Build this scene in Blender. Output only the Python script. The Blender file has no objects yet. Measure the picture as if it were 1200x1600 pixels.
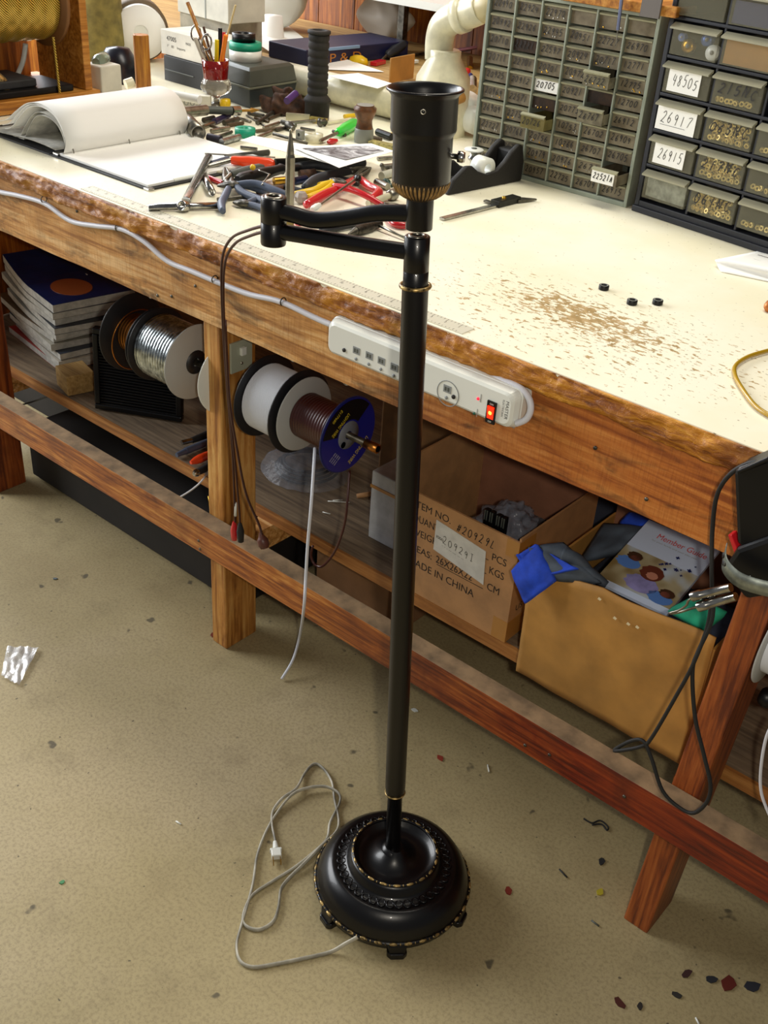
import bpy, math, random
from mathutils import Vector, Matrix, noise as mnoise
random.seed(7)
S = bpy.context.scene
COL = bpy.context.collection

# ------------------------------------------------------------------ camera
FPX = 1653.57                       # focal length in pixels of the 1200x1600 photograph
RX = Vector((0.75569886, 0.39087872, -0.52548364))      # camera right, down, forward of world X
RY = Vector((0.65186668, -0.37154699, 0.66107690))
RZ = Vector((0.06315903, -0.84212034, -0.53557845))
CAM = Vector((0.0, 0.0, 1.4774))
cd = bpy.data.cameras.new('camera')
cam = bpy.data.objects.new('camera', cd)
COL.objects.link(cam)
S.camera = cam
cd.sensor_fit = 'VERTICAL'
cd.sensor_height = 36.0
cd.sensor_width = 27.0
cd.lens = FPX * 36.0 / 1600.0
cd.clip_start = 0.02
cam.matrix_world = Matrix(((RX.x, -RX.y, -RX.z, CAM.x), (RY.x, -RY.y, -RY.z, CAM.y), (RZ.x, -RZ.y, -RZ.z, CAM.z), (0, 0, 0, 1)))

def ray(px, py):
    c = Vector((px - 600.0, py - 800.0, FPX))
    return Vector((RX.dot(c), RY.dot(c), RZ.dot(c))).normalized()
def T(px, py, z=0.9):               # a point of a level surface
    d = ray(px, py)
    return CAM + d * ((z - CAM.z) / d.z)
def V(px, py, y):                   # a point of an upright plane along the bench
    d = ray(px, py)
    return CAM + d * ((y - CAM.y) / d.y)
def U(px, py, x):
    d = ray(px, py)
    return CAM + d * ((x - CAM.x) / d.x)

# ------------------------------------------------------------------ world and light
w = bpy.data.worlds.new('world'); S.world = w; w.use_nodes = True
bg = w.node_tree.nodes['Background']
bg.inputs[0].default_value = (0.95, 0.97, 1.0, 1); bg.inputs[1].default_value = 0.13
S.view_settings.view_transform = 'Standard'
S.view_settings.look = 'None'
S.view_settings.exposure = 0.12
S.view_settings.gamma = 1.0
S.view_settings.use_curve_mapping = False

def area(name, loc, to, size, sizey, power, color):
    l = bpy.data.lights.new(name, 'AREA'); l.shape = 'RECTANGLE'; l.size = size; l.size_y = sizey
    l.energy = power; l.color = color
    o = bpy.data.objects.new(name, l); COL.objects.link(o)
    o.location = loc
    o.rotation_euler = (Vector(to) - Vector(loc)).to_track_quat('-Z', 'Y').to_euler()
    return o
area('daylight_doorway', (-4.6, 0.1, 2.0), (-1.2, 1.3, 0.8), 2.2, 1.9, 150, (0.96, 0.98, 1.0))
area('daylight_window', (-4.4, 2.35, 2.35), (-1.4, 1.5, 0.9), 1.5, 1.1, 95, (0.90, 0.95, 1.0))
area('ceiling_fixture', (-1.0, 1.9, 2.9), (-1.0, 1.7, 0.0), 1.6, 0.5, 34, (1.0, 0.94, 0.80))
fl = bpy.data.lights.new('camera_flash', 'POINT'); fl.energy = 30; fl.color = (1.0, 0.92, 0.78); fl.shadow_soft_size = 0.02
fo = bpy.data.objects.new('camera_flash', fl); COL.objects.link(fo); fo.location = CAM + RX * 0 + Vector((RX.x, RY.x, RZ.x)) * 0.075

# ------------------------------------------------------------------ materials
def lin(c):
    if isinstance(c, str):
        c = [int(c[i:i + 2], 16) / 255 for i in (0, 2, 4)]
    return tuple(x / 12.92 if x <= 0.04045 else ((x + 0.055) / 1.055) ** 2.4 for x in c[:3]) + (1.0,)
MATS = {}
def base(name):
    m = bpy.data.materials.new(name); m.use_nodes = True
    MATS[name] = m
    nt = m.node_tree
    return m, nt, nt.nodes['Principled BSDF']
def coord(nt, scale=(1, 1, 1), src='Object', rot=(0, 0, 0)):
    tc = nt.nodes.new('ShaderNodeTexCoord'); mp = nt.nodes.new('ShaderNodeMapping')
    mp.inputs['Scale'].default_value = scale; mp.inputs['Rotation'].default_value = rot
    nt.links.new(tc.outputs[src], mp.inputs[0]); return mp.outputs[0]
def noise(nt, vec, scale, detail=3, rough=0.55, dist=0.0):
    n = nt.nodes.new('ShaderNodeTexNoise')
    n.inputs['Scale'].default_value = scale; n.inputs['Detail'].default_value = detail
    n.inputs['Roughness'].default_value = rough; n.inputs['Distortion'].default_value = dist
    nt.links.new(vec, n.inputs['Vector']); return n.outputs[0]
def ramp(nt, fac, stops):
    r = nt.nodes.new('ShaderNodeValToRGB'); e = r.color_ramp.elements
    e[0].position = stops[0][0]; e[0].color = lin(stops[0][1])
    e[1].position = stops[-1][0]; e[1].color = lin(stops[-1][1])
    for p, c in stops[1:-1]:
        x = e.new(p); x.color = lin(c)
    nt.links.new(fac, r.inputs[0]); return r.outputs[0]
def mix(nt, fac, a, b, mode='MIX'):
    n = nt.nodes.new('ShaderNodeMix'); n.data_type = 'RGBA'; n.blend_type = mode
    for i, v in ((0, fac), (6, a), (7, b)):
        if hasattr(v, 'links'): nt.links.new(v, n.inputs[i])
        elif i == 0: n.inputs[0].default_value = v
        else: n.inputs[i].default_value = lin(v)
    return n.outputs[2]
def mth(nt, op, a, b=0.5, clamp=False):
    n = nt.nodes.new('ShaderNodeMath'); n.operation = op; n.use_clamp = clamp
    for i, v in ((0, a), (1, b)):
        if hasattr(v, 'links'): nt.links.new(v, n.inputs[i])
        else: n.inputs[i].default_value = v
    return n.outputs[0]
def bumpn(nt, p, h, strength, dist=0.002):
    b = nt.nodes.new('ShaderNodeBump'); b.inputs['Strength'].default_value = strength; b.inputs['Distance'].default_value = dist
    nt.links.new(h, b.inputs['Height']); nt.links.new(b.outputs[0], p.inputs['Normal'])
def mat(name, col, rough=0.5, metal=0.0, var=0.0, vscale=30, bump=0.0, bscale=200, bdist=0.001, coat=0.0, emis=None, es=1.0, trans=0.0, alpha=1.0, var_col=None, spec=None):
    if name in MATS: return MATS[name]
    m, nt, p = base(name)
    p.inputs['Base Color'].default_value = lin(col)
    p.inputs['Roughness'].default_value = rough; p.inputs['Metallic'].default_value = metal
    p.inputs['Coat Weight'].default_value = coat
    p.inputs['Transmission Weight'].default_value = trans; p.inputs['Alpha'].default_value = alpha
    if spec is not None: p.inputs['Specular IOR Level'].default_value = spec
    v = coord(nt)
    if var > 0:
        n = noise(nt, v, vscale, 4)
        n2 = ramp(nt, n, [(0.35, (0, 0, 0)), (0.65, (1, 1, 1))])
        c0 = lin(col)
        a = var_col or tuple(max(0, x * (1 - var)) for x in ([int(col[i:i + 2], 16) / 255 for i in (0, 2, 4)] if isinstance(col, str) else col))
        nt.links.new(mix(nt, n2, a, col), p.inputs['Base Color'])
    if bump > 0: bumpn(nt, p, noise(nt, v, bscale, 3), bump, bdist)
    if emis: p.inputs['Emission Color'].default_value = lin(emis); p.inputs['Emission Strength'].default_value = es
    return m
def wood(name, dark, mid, light, axis=0, rough=0.55, coat=0.0, bump=0.25, sc=1.0, blotch=None, stain=0.45, saw=False, right=None, x0=0.0, x1=0.5):
    m, nt, p = base(name)
    s = [14 * sc, 14 * sc, 14 * sc]; s[axis] = 0.9 * sc
    s[axis] = 1.6 * sc; v = coord(nt, tuple(s)); v0 = coord(nt)
    big = noise(nt, v, 1.8, 6, 0.68, 1.4)
    s2 = [90 * sc, 90 * sc, 90 * sc]; s2[axis] = 3.0 * sc
    fine = noise(nt, coord(nt, tuple(s2)), 1.5, 3, 0.6)
    f = mth(nt, 'ADD', mth(nt, 'MULTIPLY', big, 0.55), mth(nt, 'MULTIPLY', fine, 0.45))
    c = ramp(nt, f, [(0.40, dark), (0.50, mid), (0.61, light)])
    bl = noise(nt, v0, 7, 5, 0.65)
    bf = ramp(nt, bl, [(0.50, (0, 0, 0)), (0.72, (1, 1, 1))])
    c = mix(nt, mth(nt, 'MULTIPLY', bf, stain), c, blotch or dark)
    if saw:
        sw_n = noise(nt, coord(nt, (420, 10, 26)), 1.0, 3, 0.6)
        c = mix(nt, mth(nt, 'MULTIPLY', ramp(nt, sw_n, [(0.50, (0, 0, 0)), (0.66, (1, 1, 1))]), 0.30), c, dark)
        spots = noise(nt, coord(nt, (3, 6, 9)), 2.2, 4, 0.7, 0.6)
        c = mix(nt, mth(nt, 'MULTIPLY', ramp(nt, spots, [(0.54, (0, 0, 0)), (0.68, (1, 1, 1))]), 0.75), c, '38240F')
        fine = mth(nt, 'ADD', fine, sw_n)
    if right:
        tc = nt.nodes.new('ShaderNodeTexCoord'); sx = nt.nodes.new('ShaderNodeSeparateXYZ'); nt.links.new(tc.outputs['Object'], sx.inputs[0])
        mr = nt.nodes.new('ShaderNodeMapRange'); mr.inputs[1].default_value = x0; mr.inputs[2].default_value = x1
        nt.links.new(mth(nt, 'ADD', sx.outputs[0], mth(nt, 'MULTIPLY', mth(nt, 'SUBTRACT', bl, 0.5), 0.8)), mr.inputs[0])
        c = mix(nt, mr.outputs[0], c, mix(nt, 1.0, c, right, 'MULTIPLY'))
    nt.links.new(c, p.inputs['Base Color'])
    p.inputs['Roughness'].default_value = rough; p.inputs['Coat Weight'].default_value = coat; p.inputs['Coat Roughness'].default_value = 0.25
    bumpn(nt, p, fine, bump, 0.002)
    return m

def floor_mat():
    m, nt, p = base('concrete')
    v = coord(nt)
    a = noise(nt, v, 1.7, 6, 0.6); b = noise(nt, v, 170, 3, 0.75); c = noise(nt, v, 9, 5, 0.7)
    c1 = ramp(nt, a, [(0.30, '94845E'), (0.50, 'A6976F'), (0.68, 'B2A27E')])
    c1 = mix(nt, mth(nt, 'MULTIPLY', ramp(nt, b, [(0.38, (1, 1, 1)), (0.54, (0, 0, 0))]), 0.38), c1, '6E6044')
    c1 = mix(nt, mth(nt, 'MULTIPLY', ramp(nt, c, [(0.54, (0, 0, 0)), (0.80, (1, 1, 1))]), 0.40), c1, '64563C')
    sp = noise(nt, v, 22, 2, 0.5)
    c1 = mix(nt, mth(nt, 'MULTIPLY', ramp(nt, sp, [(0.715, (0, 0, 0)), (0.75, (1, 1, 1))]), 0.75), c1, '3A352B')
    sp2 = noise(nt, coord(nt, rot=(0, 0, 1)), 90, 1, 0.5)
    c1 = mix(nt, mth(nt, 'MULTIPLY', ramp(nt, sp2, [(0.76, (0, 0, 0)), (0.79, (1, 1, 1))]), 0.8), c1, '4A4334')
    nt.links.new(c1, p.inputs['Base Color'])
    p.inputs['Roughness'].default_value = 0.62
    bumpn(nt, p, b, 0.08, 0.001)
    return m
def top_mat():
    m, nt, p = base('worn_white_laminate')
    v = coord(nt)
    clean = ramp(nt, noise(nt, v, 5, 4, 0.6), [(0.35, 'F0E9CC'), (0.65, 'F6F1DC')])
    # worn band along the front of the table: distance to a line on the table
    tc = nt.nodes.new('ShaderNodeTexCoord'); sx = nt.nodes.new('ShaderNodeSeparateXYZ')
    nt.links.new(tc.outputs['Object'], sx.inputs[0])
    # line from (-0.93,1.36) to (-0.47,1.36), soft ellipse
    dx = mth(nt, 'DIVIDE', mth(nt, 'SUBTRACT', sx.outputs[0], -0.69), 0.36)
    dy = mth(nt, 'DIVIDE', mth(nt, 'SUBTRACT', sx.outputs[1], 1.31), 0.185)
    r2 = mth(nt, 'ADD', mth(nt, 'MULTIPLY', dx, dx), mth(nt, 'MULTIPLY', dy, dy))
    mask = mth(nt, 'SUBTRACT', 1.0, r2, True)
    dx2 = mth(nt, 'DIVIDE', mth(nt, 'SUBTRACT', sx.outputs[0], -0.715), 0.18)
    dy2 = mth(nt, 'DIVIDE', mth(nt, 'SUBTRACT', mth(nt, 'ADD', sx.outputs[1], mth(nt, 'MULTIPLY', sx.outputs[0], 0.12)), 1.255), 0.075)
    m2 = mth(nt, 'SUBTRACT', 1.0, mth(nt, 'ADD', mth(nt, 'MULTIPLY', dx2, dx2), mth(nt, 'MULTIPLY', dy2, dy2)), True)
    vs = coord(nt, (60, 150, 1), rot=(0, 0, 0.5))
    chip = noise(nt, vs, 1.0, 4, 0.6)
    chip2 = noise(nt, coord(nt, (1, 1, 0.1)), 45, 5, 0.65)
    thr = mth(nt, 'ADD', mth(nt, 'MULTIPLY', mask, 0.10), mth(nt, 'MULTIPLY', m2, 0.10))
    f1 = ramp(nt, mth(nt, 'ADD', chip, thr), [(0.675, (0, 0, 0)), (0.69, (1, 1, 1))])
    f2 = ramp(nt, mth(nt, 'ADD', chip2, mth(nt, 'ADD', mth(nt, 'MULTIPLY', m2, 0.125), mth(nt, 'MULTIPLY', mask, 0.05))), [(0.68, (0, 0, 0)), (0.70, (1, 1, 1))])
    brown = ramp(nt, noise(nt, v, 70, 2), [(0.4, 'A88C5E'), (0.6, 'C0A478')])
    sep = mth(nt, 'MAXIMUM', f1, f2)
    gate = ramp(nt, mth(nt, 'ADD', mask, mth(nt, 'MULTIPLY', noise(nt, v, 4, 3), 0.2)), [(0.08, (0, 0, 0)), (0.2, (1, 1, 1))])
    sep = mth(nt, 'MULTIPLY', sep, gate)
    tiny = noise(nt, coord(nt, (120, 200, 1), rot=(0, 0, 0.9)), 1.0, 1, 0.5)
    ft = mth(nt, 'MULTIPLY', ramp(nt, mth(nt, 'ADD', tiny, mth(nt, 'MULTIPLY', mask, 0.06)), [(0.74, (0, 0, 0)), (0.76, (1, 1, 1))]), 0.8)
    c = mix(nt, sep, clean, brown)
    c = mix(nt, ft, c, '8A7C5C')
    nt.links.new(c, p.inputs['Base Color'])
    p.inputs['Roughness'].default_value = 0.33
    return m
def edge_mat():
    m, nt, p = base('varnished_rough_edge')
    v = coord(nt)
    a = noise(nt, coord(nt, (4, 20, 28)), 1.4, 6, 0.7, 1.2); b = noise(nt, v, 4.5, 3); d = noise(nt, v, 90, 4, 0.7)
    c = ramp(nt, a, [(0.30, '301604'), (0.42, '8E4E0C'), (0.54, 'C07C18'), (0.70, 'E4A83C')])
    c = mix(nt, mth(nt, 'MULTIPLY', ramp(nt, b, [(0.52, (0, 0, 0)), (0.62, (1, 1, 1))]), 0.6), c, '5A2410')
    nt.links.new(c, p.inputs['Base Color'])
    p.inputs['Roughness'].default_value = 0.5; p.inputs['Coat Weight'].default_value = 0.12; p.inputs['Coat Roughness'].default_value = 0.2
    bumpn(nt, p, mth(nt, 'ADD', a, mth(nt, 'MULTIPLY', d, 0.5)), 0.9, 0.006)
    return m
def blueprint_photo():
    m, nt, p = base('printed_picture')
    v = coord(nt)
    c = ramp(nt, noise(nt, v, 22, 5, 0.7, 1.0), [(0.38, '3A3C40'), (0.5, '8E9094'), (0.62, 'D8DADC')])
    nt.links.new(c, p.inputs['Base Color']); p.inputs['Roughness'].default_value = 0.4
    return m
def cover_photo():
    m, nt, p = base('magazine_cover_photo')
    v = coord(nt)
    c = ramp(nt, noise(nt, v, 14, 2), [(0.35, '6E5A34'), (0.48, '9A8F70'), (0.6, 'A8B6C4'), (0.7, 'C6CCD4')])
    nt.links.new(c, p.inputs['Base Color']); p.inputs['Roughness'].default_value = 0.3
    return m
def rope_mat():
    m, nt, p = base('gold_rope')
    wv = nt.nodes.new('ShaderNodeTexWave'); wv.inputs['Scale'].default_value = 105; wv.inputs['Distortion'].default_value = 1.0; wv.bands_direction = 'DIAGONAL'
    nt.links.new(coord(nt), wv.inputs['Vector'])
    c = ramp(nt, wv.outputs[1], [(0.2, '4A3806'), (0.55, 'B08A1C'), (0.85, 'F0D060')])
    nt.links.new(c, p.inputs['Base Color']); p.inputs['Roughness'].default_value = 0.3; p.inputs['Metallic'].default_value = 0.5
    return m

FLOOR = floor_mat(); TOP = top_mat(); EDGE = edge_mat(); ROPE = rope_mat()
PINE = wood('rough_sawn_pine', '9A6228', 'CC9450', 'E4BA80', 0, 0.6, 0, 0.4, blotch='5A3A1C', saw=True, stain=0.6, right='DEB078', x0=-0.1, x1=0.35)
PINE_V = wood('upright_pine', '8A5218', 'BC8038', 'D8A860', 2, 0.55, 0.1, 0.3, blotch='6E421C')
RAILW = wood('oiled_rail_wood', '6E3410', 'A65E20', 'CE8E44', 0, 0.5, 0.1, 0.25, blotch='4E200A', stain=0.7, sc=1.3, right='B4683C', x0=-0.1, x1=0.5)
REDV = wood('red_brown_post', '5A220A', '8E4416', 'A85C26', 2, 0.5, 0.15, 0.25, blotch='4A1C08')
PANEL = wood('brown_wall_panelling', '5E2E08', '9A5414', 'BC7626', 2, 0.45, 0.2, 0.1, sc=0.8)
SHELFW = wood('dusty_shelf_board', '5A4C3C', '72614C', '86745C', 0, 0.8, 0, 0.1, blotch='4A4038')
SHELFE = wood('shelf_edge_wood', '7A4A20', '9A642E', 'B27C40', 0, 0.6, 0, 0.2)
RACKW = wood('orange_pine', '8A5216', 'B87828', 'D09848', 1, 0.45, 0.2, 0.2)
BLOCKW = wood('oak_block', '7A4410', 'A86C20', 'C89038', 2, 0.4, 0.3, 0.1)
PLY = wood('plywood', '8A6A3C', 'A8864E', 'BC9C64', 0, 0.6, 0, 0.1)
BLACKM = mat('satin_black_metal', '070608', 0.33, 0.0, 0.0, bump=0.12, bscale=350, bdist=0.0004, coat=0.12, spec=0.4)
BLACKS = mat('black_socket_cup', '050508', 0.36, 0.0, bump=0.15, bscale=300, bdist=0.0004, coat=0.1, spec=0.4)
BLACKP = mat('black_plastic', '08080A', 0.4, spec=0.35)
BLACKR = mat('black_rubber', '1A1A1A', 0.65)
DARKBOX = mat('charcoal_cabinet_plastic', '181A22', 0.5)
CHROME = mat('chrome', 'C8C6C0', 0.18, 1.0, 0.25, 60)
STEEL = mat('brushed_steel', 'A8A498', 0.35, 1.0, 0.3, 50)
DULL = mat('dull_steel', '6E6A60', 0.45, 0.9, 0.4, 60)
BRASS = mat('brass', 'C89A3C', 0.3, 1.0, 0.2, 80)
GOLD = mat('worn_gold', 'D0B070', 0.35, 0.6, 0.95, 120)
GOLD2 = mat('tarnished_gold', 'A8844C', 0.45, 0.3, 0.35, 150)
BRONZE = mat('antique_bronze_flutes', 'A88448', 0.45, 0.4, 0.8, 110)
WHITEP = mat('white_plastic', 'E6E8E0', 0.35, coat=0.2)
WHITEC = mat('white_cable', 'D4D4DA', 0.45)
PAPER = mat('white_paper', 'F2F1EC', 0.7)
PAPERG = mat('grey_page_edges', 'C4C2B8', 0.8, 0, 0.15, 60)
CREAM = mat('cream_pvc', 'E4DEC0', 0.35, 0, 0.12, 25, coat=0.2)
CARD = mat('brown_cardboard', 'B98A5A', 0.75, 0, 0.12, 20, 0.05)
CARD2 = mat('tan_cardboard', 'BC8840', 0.7, 0, 0.16, 12, 0.05)
CARDIN = mat('cardboard_inside', '96644A', 0.8, 0, 0.15, 15)
CARDW = mat('white_carton', 'D8D4C4', 0.7, 0, 0.12, 10)
TAPEC = mat('packing_tape', 'B07C3C', 0.3, coat=0.4)
INK = mat('black_ink', '1E1A18', 0.6)
INKB = mat('faded_ink', '3A332A', 0.6)
NAVY = mat('navy_blue', '141E5C', 0.4)
NAVYD = mat('dark_navy_board', '12163A', 0.45)
YEL = mat('yellow_print', 'D8C030', 0.5)
GREY = mat('grey_paint', '8A8C84', 0.45, 0.2)
GREYD = mat('grey_plastic', '4E524C', 0.5)
CABG = mat('green_grey_steel', 'A0A898', 0.45, 0.3, 0.12, 12)
RED = mat('red_vinyl', 'C41A24', 0.25, coat=0.5)
ORANGE = mat('orange_red_plastic', 'F0481C', 0.3, coat=0.3)
GREEN = mat('bright_green_plastic', '22D040', 0.3, coat=0.3)
TEAL = mat('green_tape', '0E9A78', 0.45)
YELP = mat('yellow_plastic', 'E0B818', 0.35)
BLUEG = mat('blue_grey_grip', '4A5468', 0.5, bump=0.2, bscale=150)
GRIPK = mat('dark_grip', '24262C', 0.55)
COPPER = mat('copper_wire', 'B87838', 0.35, 1.0)
TINW = mat('tinned_wire', 'C8D0D2', 0.25, 1.0, 0.4, 90)
WIREW = mat('white_wire', 'D6DAE2', 0.5)
WIREB = mat('burgundy_wire', '3E1410', 0.35, coat=0.3)
BROWNW = mat('brown_wire', '3C1A12', 0.4)
SPOOLG = mat('grey_spool_flange', 'A8A8A4', 0.5)
SPOOLK = mat('black_spool_flange', '141418', 0.45)
BLUEC = mat('royal_blue_cloth', '1C48C8', 0.85, 0, 0.2, 40, 0.3, 200)
GREYC = mat('grey_glove_coating', '46505C', 0.7, 0, 0.25, 30)
GREENC = mat('green_cloth', '18A078', 0.8, 0, 0.15, 40)
RUST = mat('rusty_brown', '5A3A26', 0.8, 0, 0.5, 60, 0.5, 90)
CREMEC = mat('dirty_white_cord', 'CFCAB8', 0.55, 0, 0.35, 14, var_col='6A665C')
YCORD = mat('yellow_cord', 'A88414', 0.3, coat=0.4)
CLEAR = mat('clear_plastic_film', 'E8ECEE', 0.12, trans=0.75, alpha=0.55, bump=0.6, bscale=60, bdist=0.003)
CLEARF = mat('clear_drawer_front', '9A9680', 0.35, alpha=0.20, spec=0.3)
CLIP = mat('clear_drawer_lip', '9C9880', 0.45, alpha=0.92)
SMOKE = mat('smoky_drawer_front', '7E745E', 0.4, 0, 0.45, 38, alpha=1.0, var_col='5E5442')
SMOKEL = mat('smoky_drawer_lip', '98967C', 0.4)
AMBER = mat('amber_drawer_front', '7E7444', 0.3, 0, 0.2, 40)
GLASSR = mat('ruby_glass', 'B01818', 0.08, trans=0.6, coat=0.5)
GLASSC = mat('cut_clear_glass', 'C8C0B0', 0.06, trans=0.7)
SKIN = mat('printed_faces', '6A3A2C', 0.4, 0, 0.4, 60)
LILAC = mat('printed_lilac_shirts', '8A84B4', 0.4, 0, 0.2, 40)
LED = mat('lit_red_rocker', 'C01008', 0.3, emis='FF2808', es=1.6)
LEDC = mat('rocker_lamp', 'FF8020', 0.3, emis='FFA030', es=5.0)
LEDR = mat('red_indicator', 'F02040', 0.3, emis='FF2040', es=0.8)
SLOT = mat('grey_slots', '8C9090', 0.5)
COVER = cover_photo(); PRINT = blueprint_photo()

# ------------------------------------------------------------------ mesh builder
FONTC = {}
def glyphs(s):
    if s not in FONTC:
        c = bpy.data.curves.new('t', 'FONT'); c.body = s; c.size = 1.0; c.resolution_u = 3
        o = bpy.data.objects.new('t', c); COL.objects.link(o)
        me = bpy.data.meshes.new_from_object(o)
        vs = [(v.co.x, v.co.y) for v in me.vertices]; fs = [tuple(p.vertices) for p in me.polygons]
        bpy.data.objects.remove(o); bpy.data.meshes.remove(me); bpy.data.curves.remove(c)
        FONTC[s] = (vs, fs)
    return FONTC[s]
def frame(p0, p1, up=Vector((0, 0, 1))):
    z = (Vector(p1) - Vector(p0)).normalized()
    x = up.cross(z)
    if x.length < 1e-4: x = Vector((1, 0, 0))
    x.normalize(); y = z.cross(x)
    return Matrix(((x.x, y.x, z.x, p0[0]), (x.y, y.y, z.y, p0[1]), (x.z, y.z, z.z, p0[2]), (0, 0, 0, 1)))
def smoothp(pts, n=6):
    P = [Vector(p) for p in pts]
    if len(P) < 3: return P
    out = []
    for i in range(len(P) - 1):
        a = P[max(i - 1, 0)]; b = P[i]; c = P[i + 1]; d = P[min(i + 2, len(P) - 1)]
        for k in range(n):
            t = k / n
            out.append(0.5 * ((2 * b) + (c - a) * t + (2 * a - 5 * b + 4 * c - d) * t * t + (3 * b - a - 3 * c + d) * t ** 3))
    out.append(P[-1]); return out
STROKES = {
 '0': [[(0.5, 1), (0.1, 0.75), (0.1, 0.25), (0.5, 0), (0.9, 0.25), (0.9, 0.75), (0.5, 1)]], '1': [[(0.5, 1), (0.45, 0)]],
 '2': [[(0.1, 0.8), (0.5, 1), (0.85, 0.75), (0.5, 0.35), (0.05, 0.05), (0.3, 0.08), (0.95, 0.0)]], '3': [[(0.1, 0.9), (0.6, 1), (0.8, 0.75), (0.4, 0.55), (0.85, 0.35), (0.6, 0.02), (0.1, 0.1)]],
 '4': [[(0.25, 1), (0.1, 0.5), (0.9, 0.45)], [(0.75, 0.9), (0.65, 0.0)]], '5': [[(0.2, 0.95), (0.15, 0.55), (0.6, 0.6), (0.85, 0.3), (0.5, 0.0), (0.1, 0.08)], [(0.2, 0.95), (0.9, 1.0)]],
 '6': [[(0.7, 1), (0.25, 0.6), (0.12, 0.2), (0.5, 0.0), (0.8, 0.25), (0.5, 0.48), (0.15, 0.3)]], '7': [[(0.05, 0.9), (0.9, 0.98), (0.6, 0.5), (0.4, 0.0)]],
 '8': [[(0.8, 0.85), (0.45, 1), (0.2, 0.75), (0.75, 0.3), (0.45, 0.0), (0.15, 0.25), (0.7, 0.7), (0.8, 0.85)]], '9': [[(0.8, 0.8), (0.45, 1), (0.15, 0.75), (0.45, 0.5), (0.8, 0.8), (0.7, 0.4), (0.6, 0.0)]],
 'A': [[(0.0, 0), (0.45, 1), (0.8, 0)], [(0.15, 0.4), (0.75, 0.4)]], 'N': [[(0.05, 0), (0.15, 1)], [(0.15, 1), (0.75, 0.0)], [(0.75, 0.0), (0.95, 1.05)]],
 'C': [[(0.9, 0.85), (0.5, 1), (0.1, 0.5), (0.45, 0.0), (0.9, 0.15)]], 'L': [[(0.2, 1), (0.15, 0.0)], [(0.15, 0.0), (0.9, 0.05)]], 'I': [[(0.5, 1), (0.45, 0)], [(0.2, 1), (0.8, 1)], [(0.2, 0), (0.75, 0)]],
 '#': [[(0.3, 1), (0.2, 0)], [(0.75, 1), (0.6, 0)], [(0.0, 0.65), (0.95, 0.7)], [(0.0, 0.3), (0.9, 0.35)]]}
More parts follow.
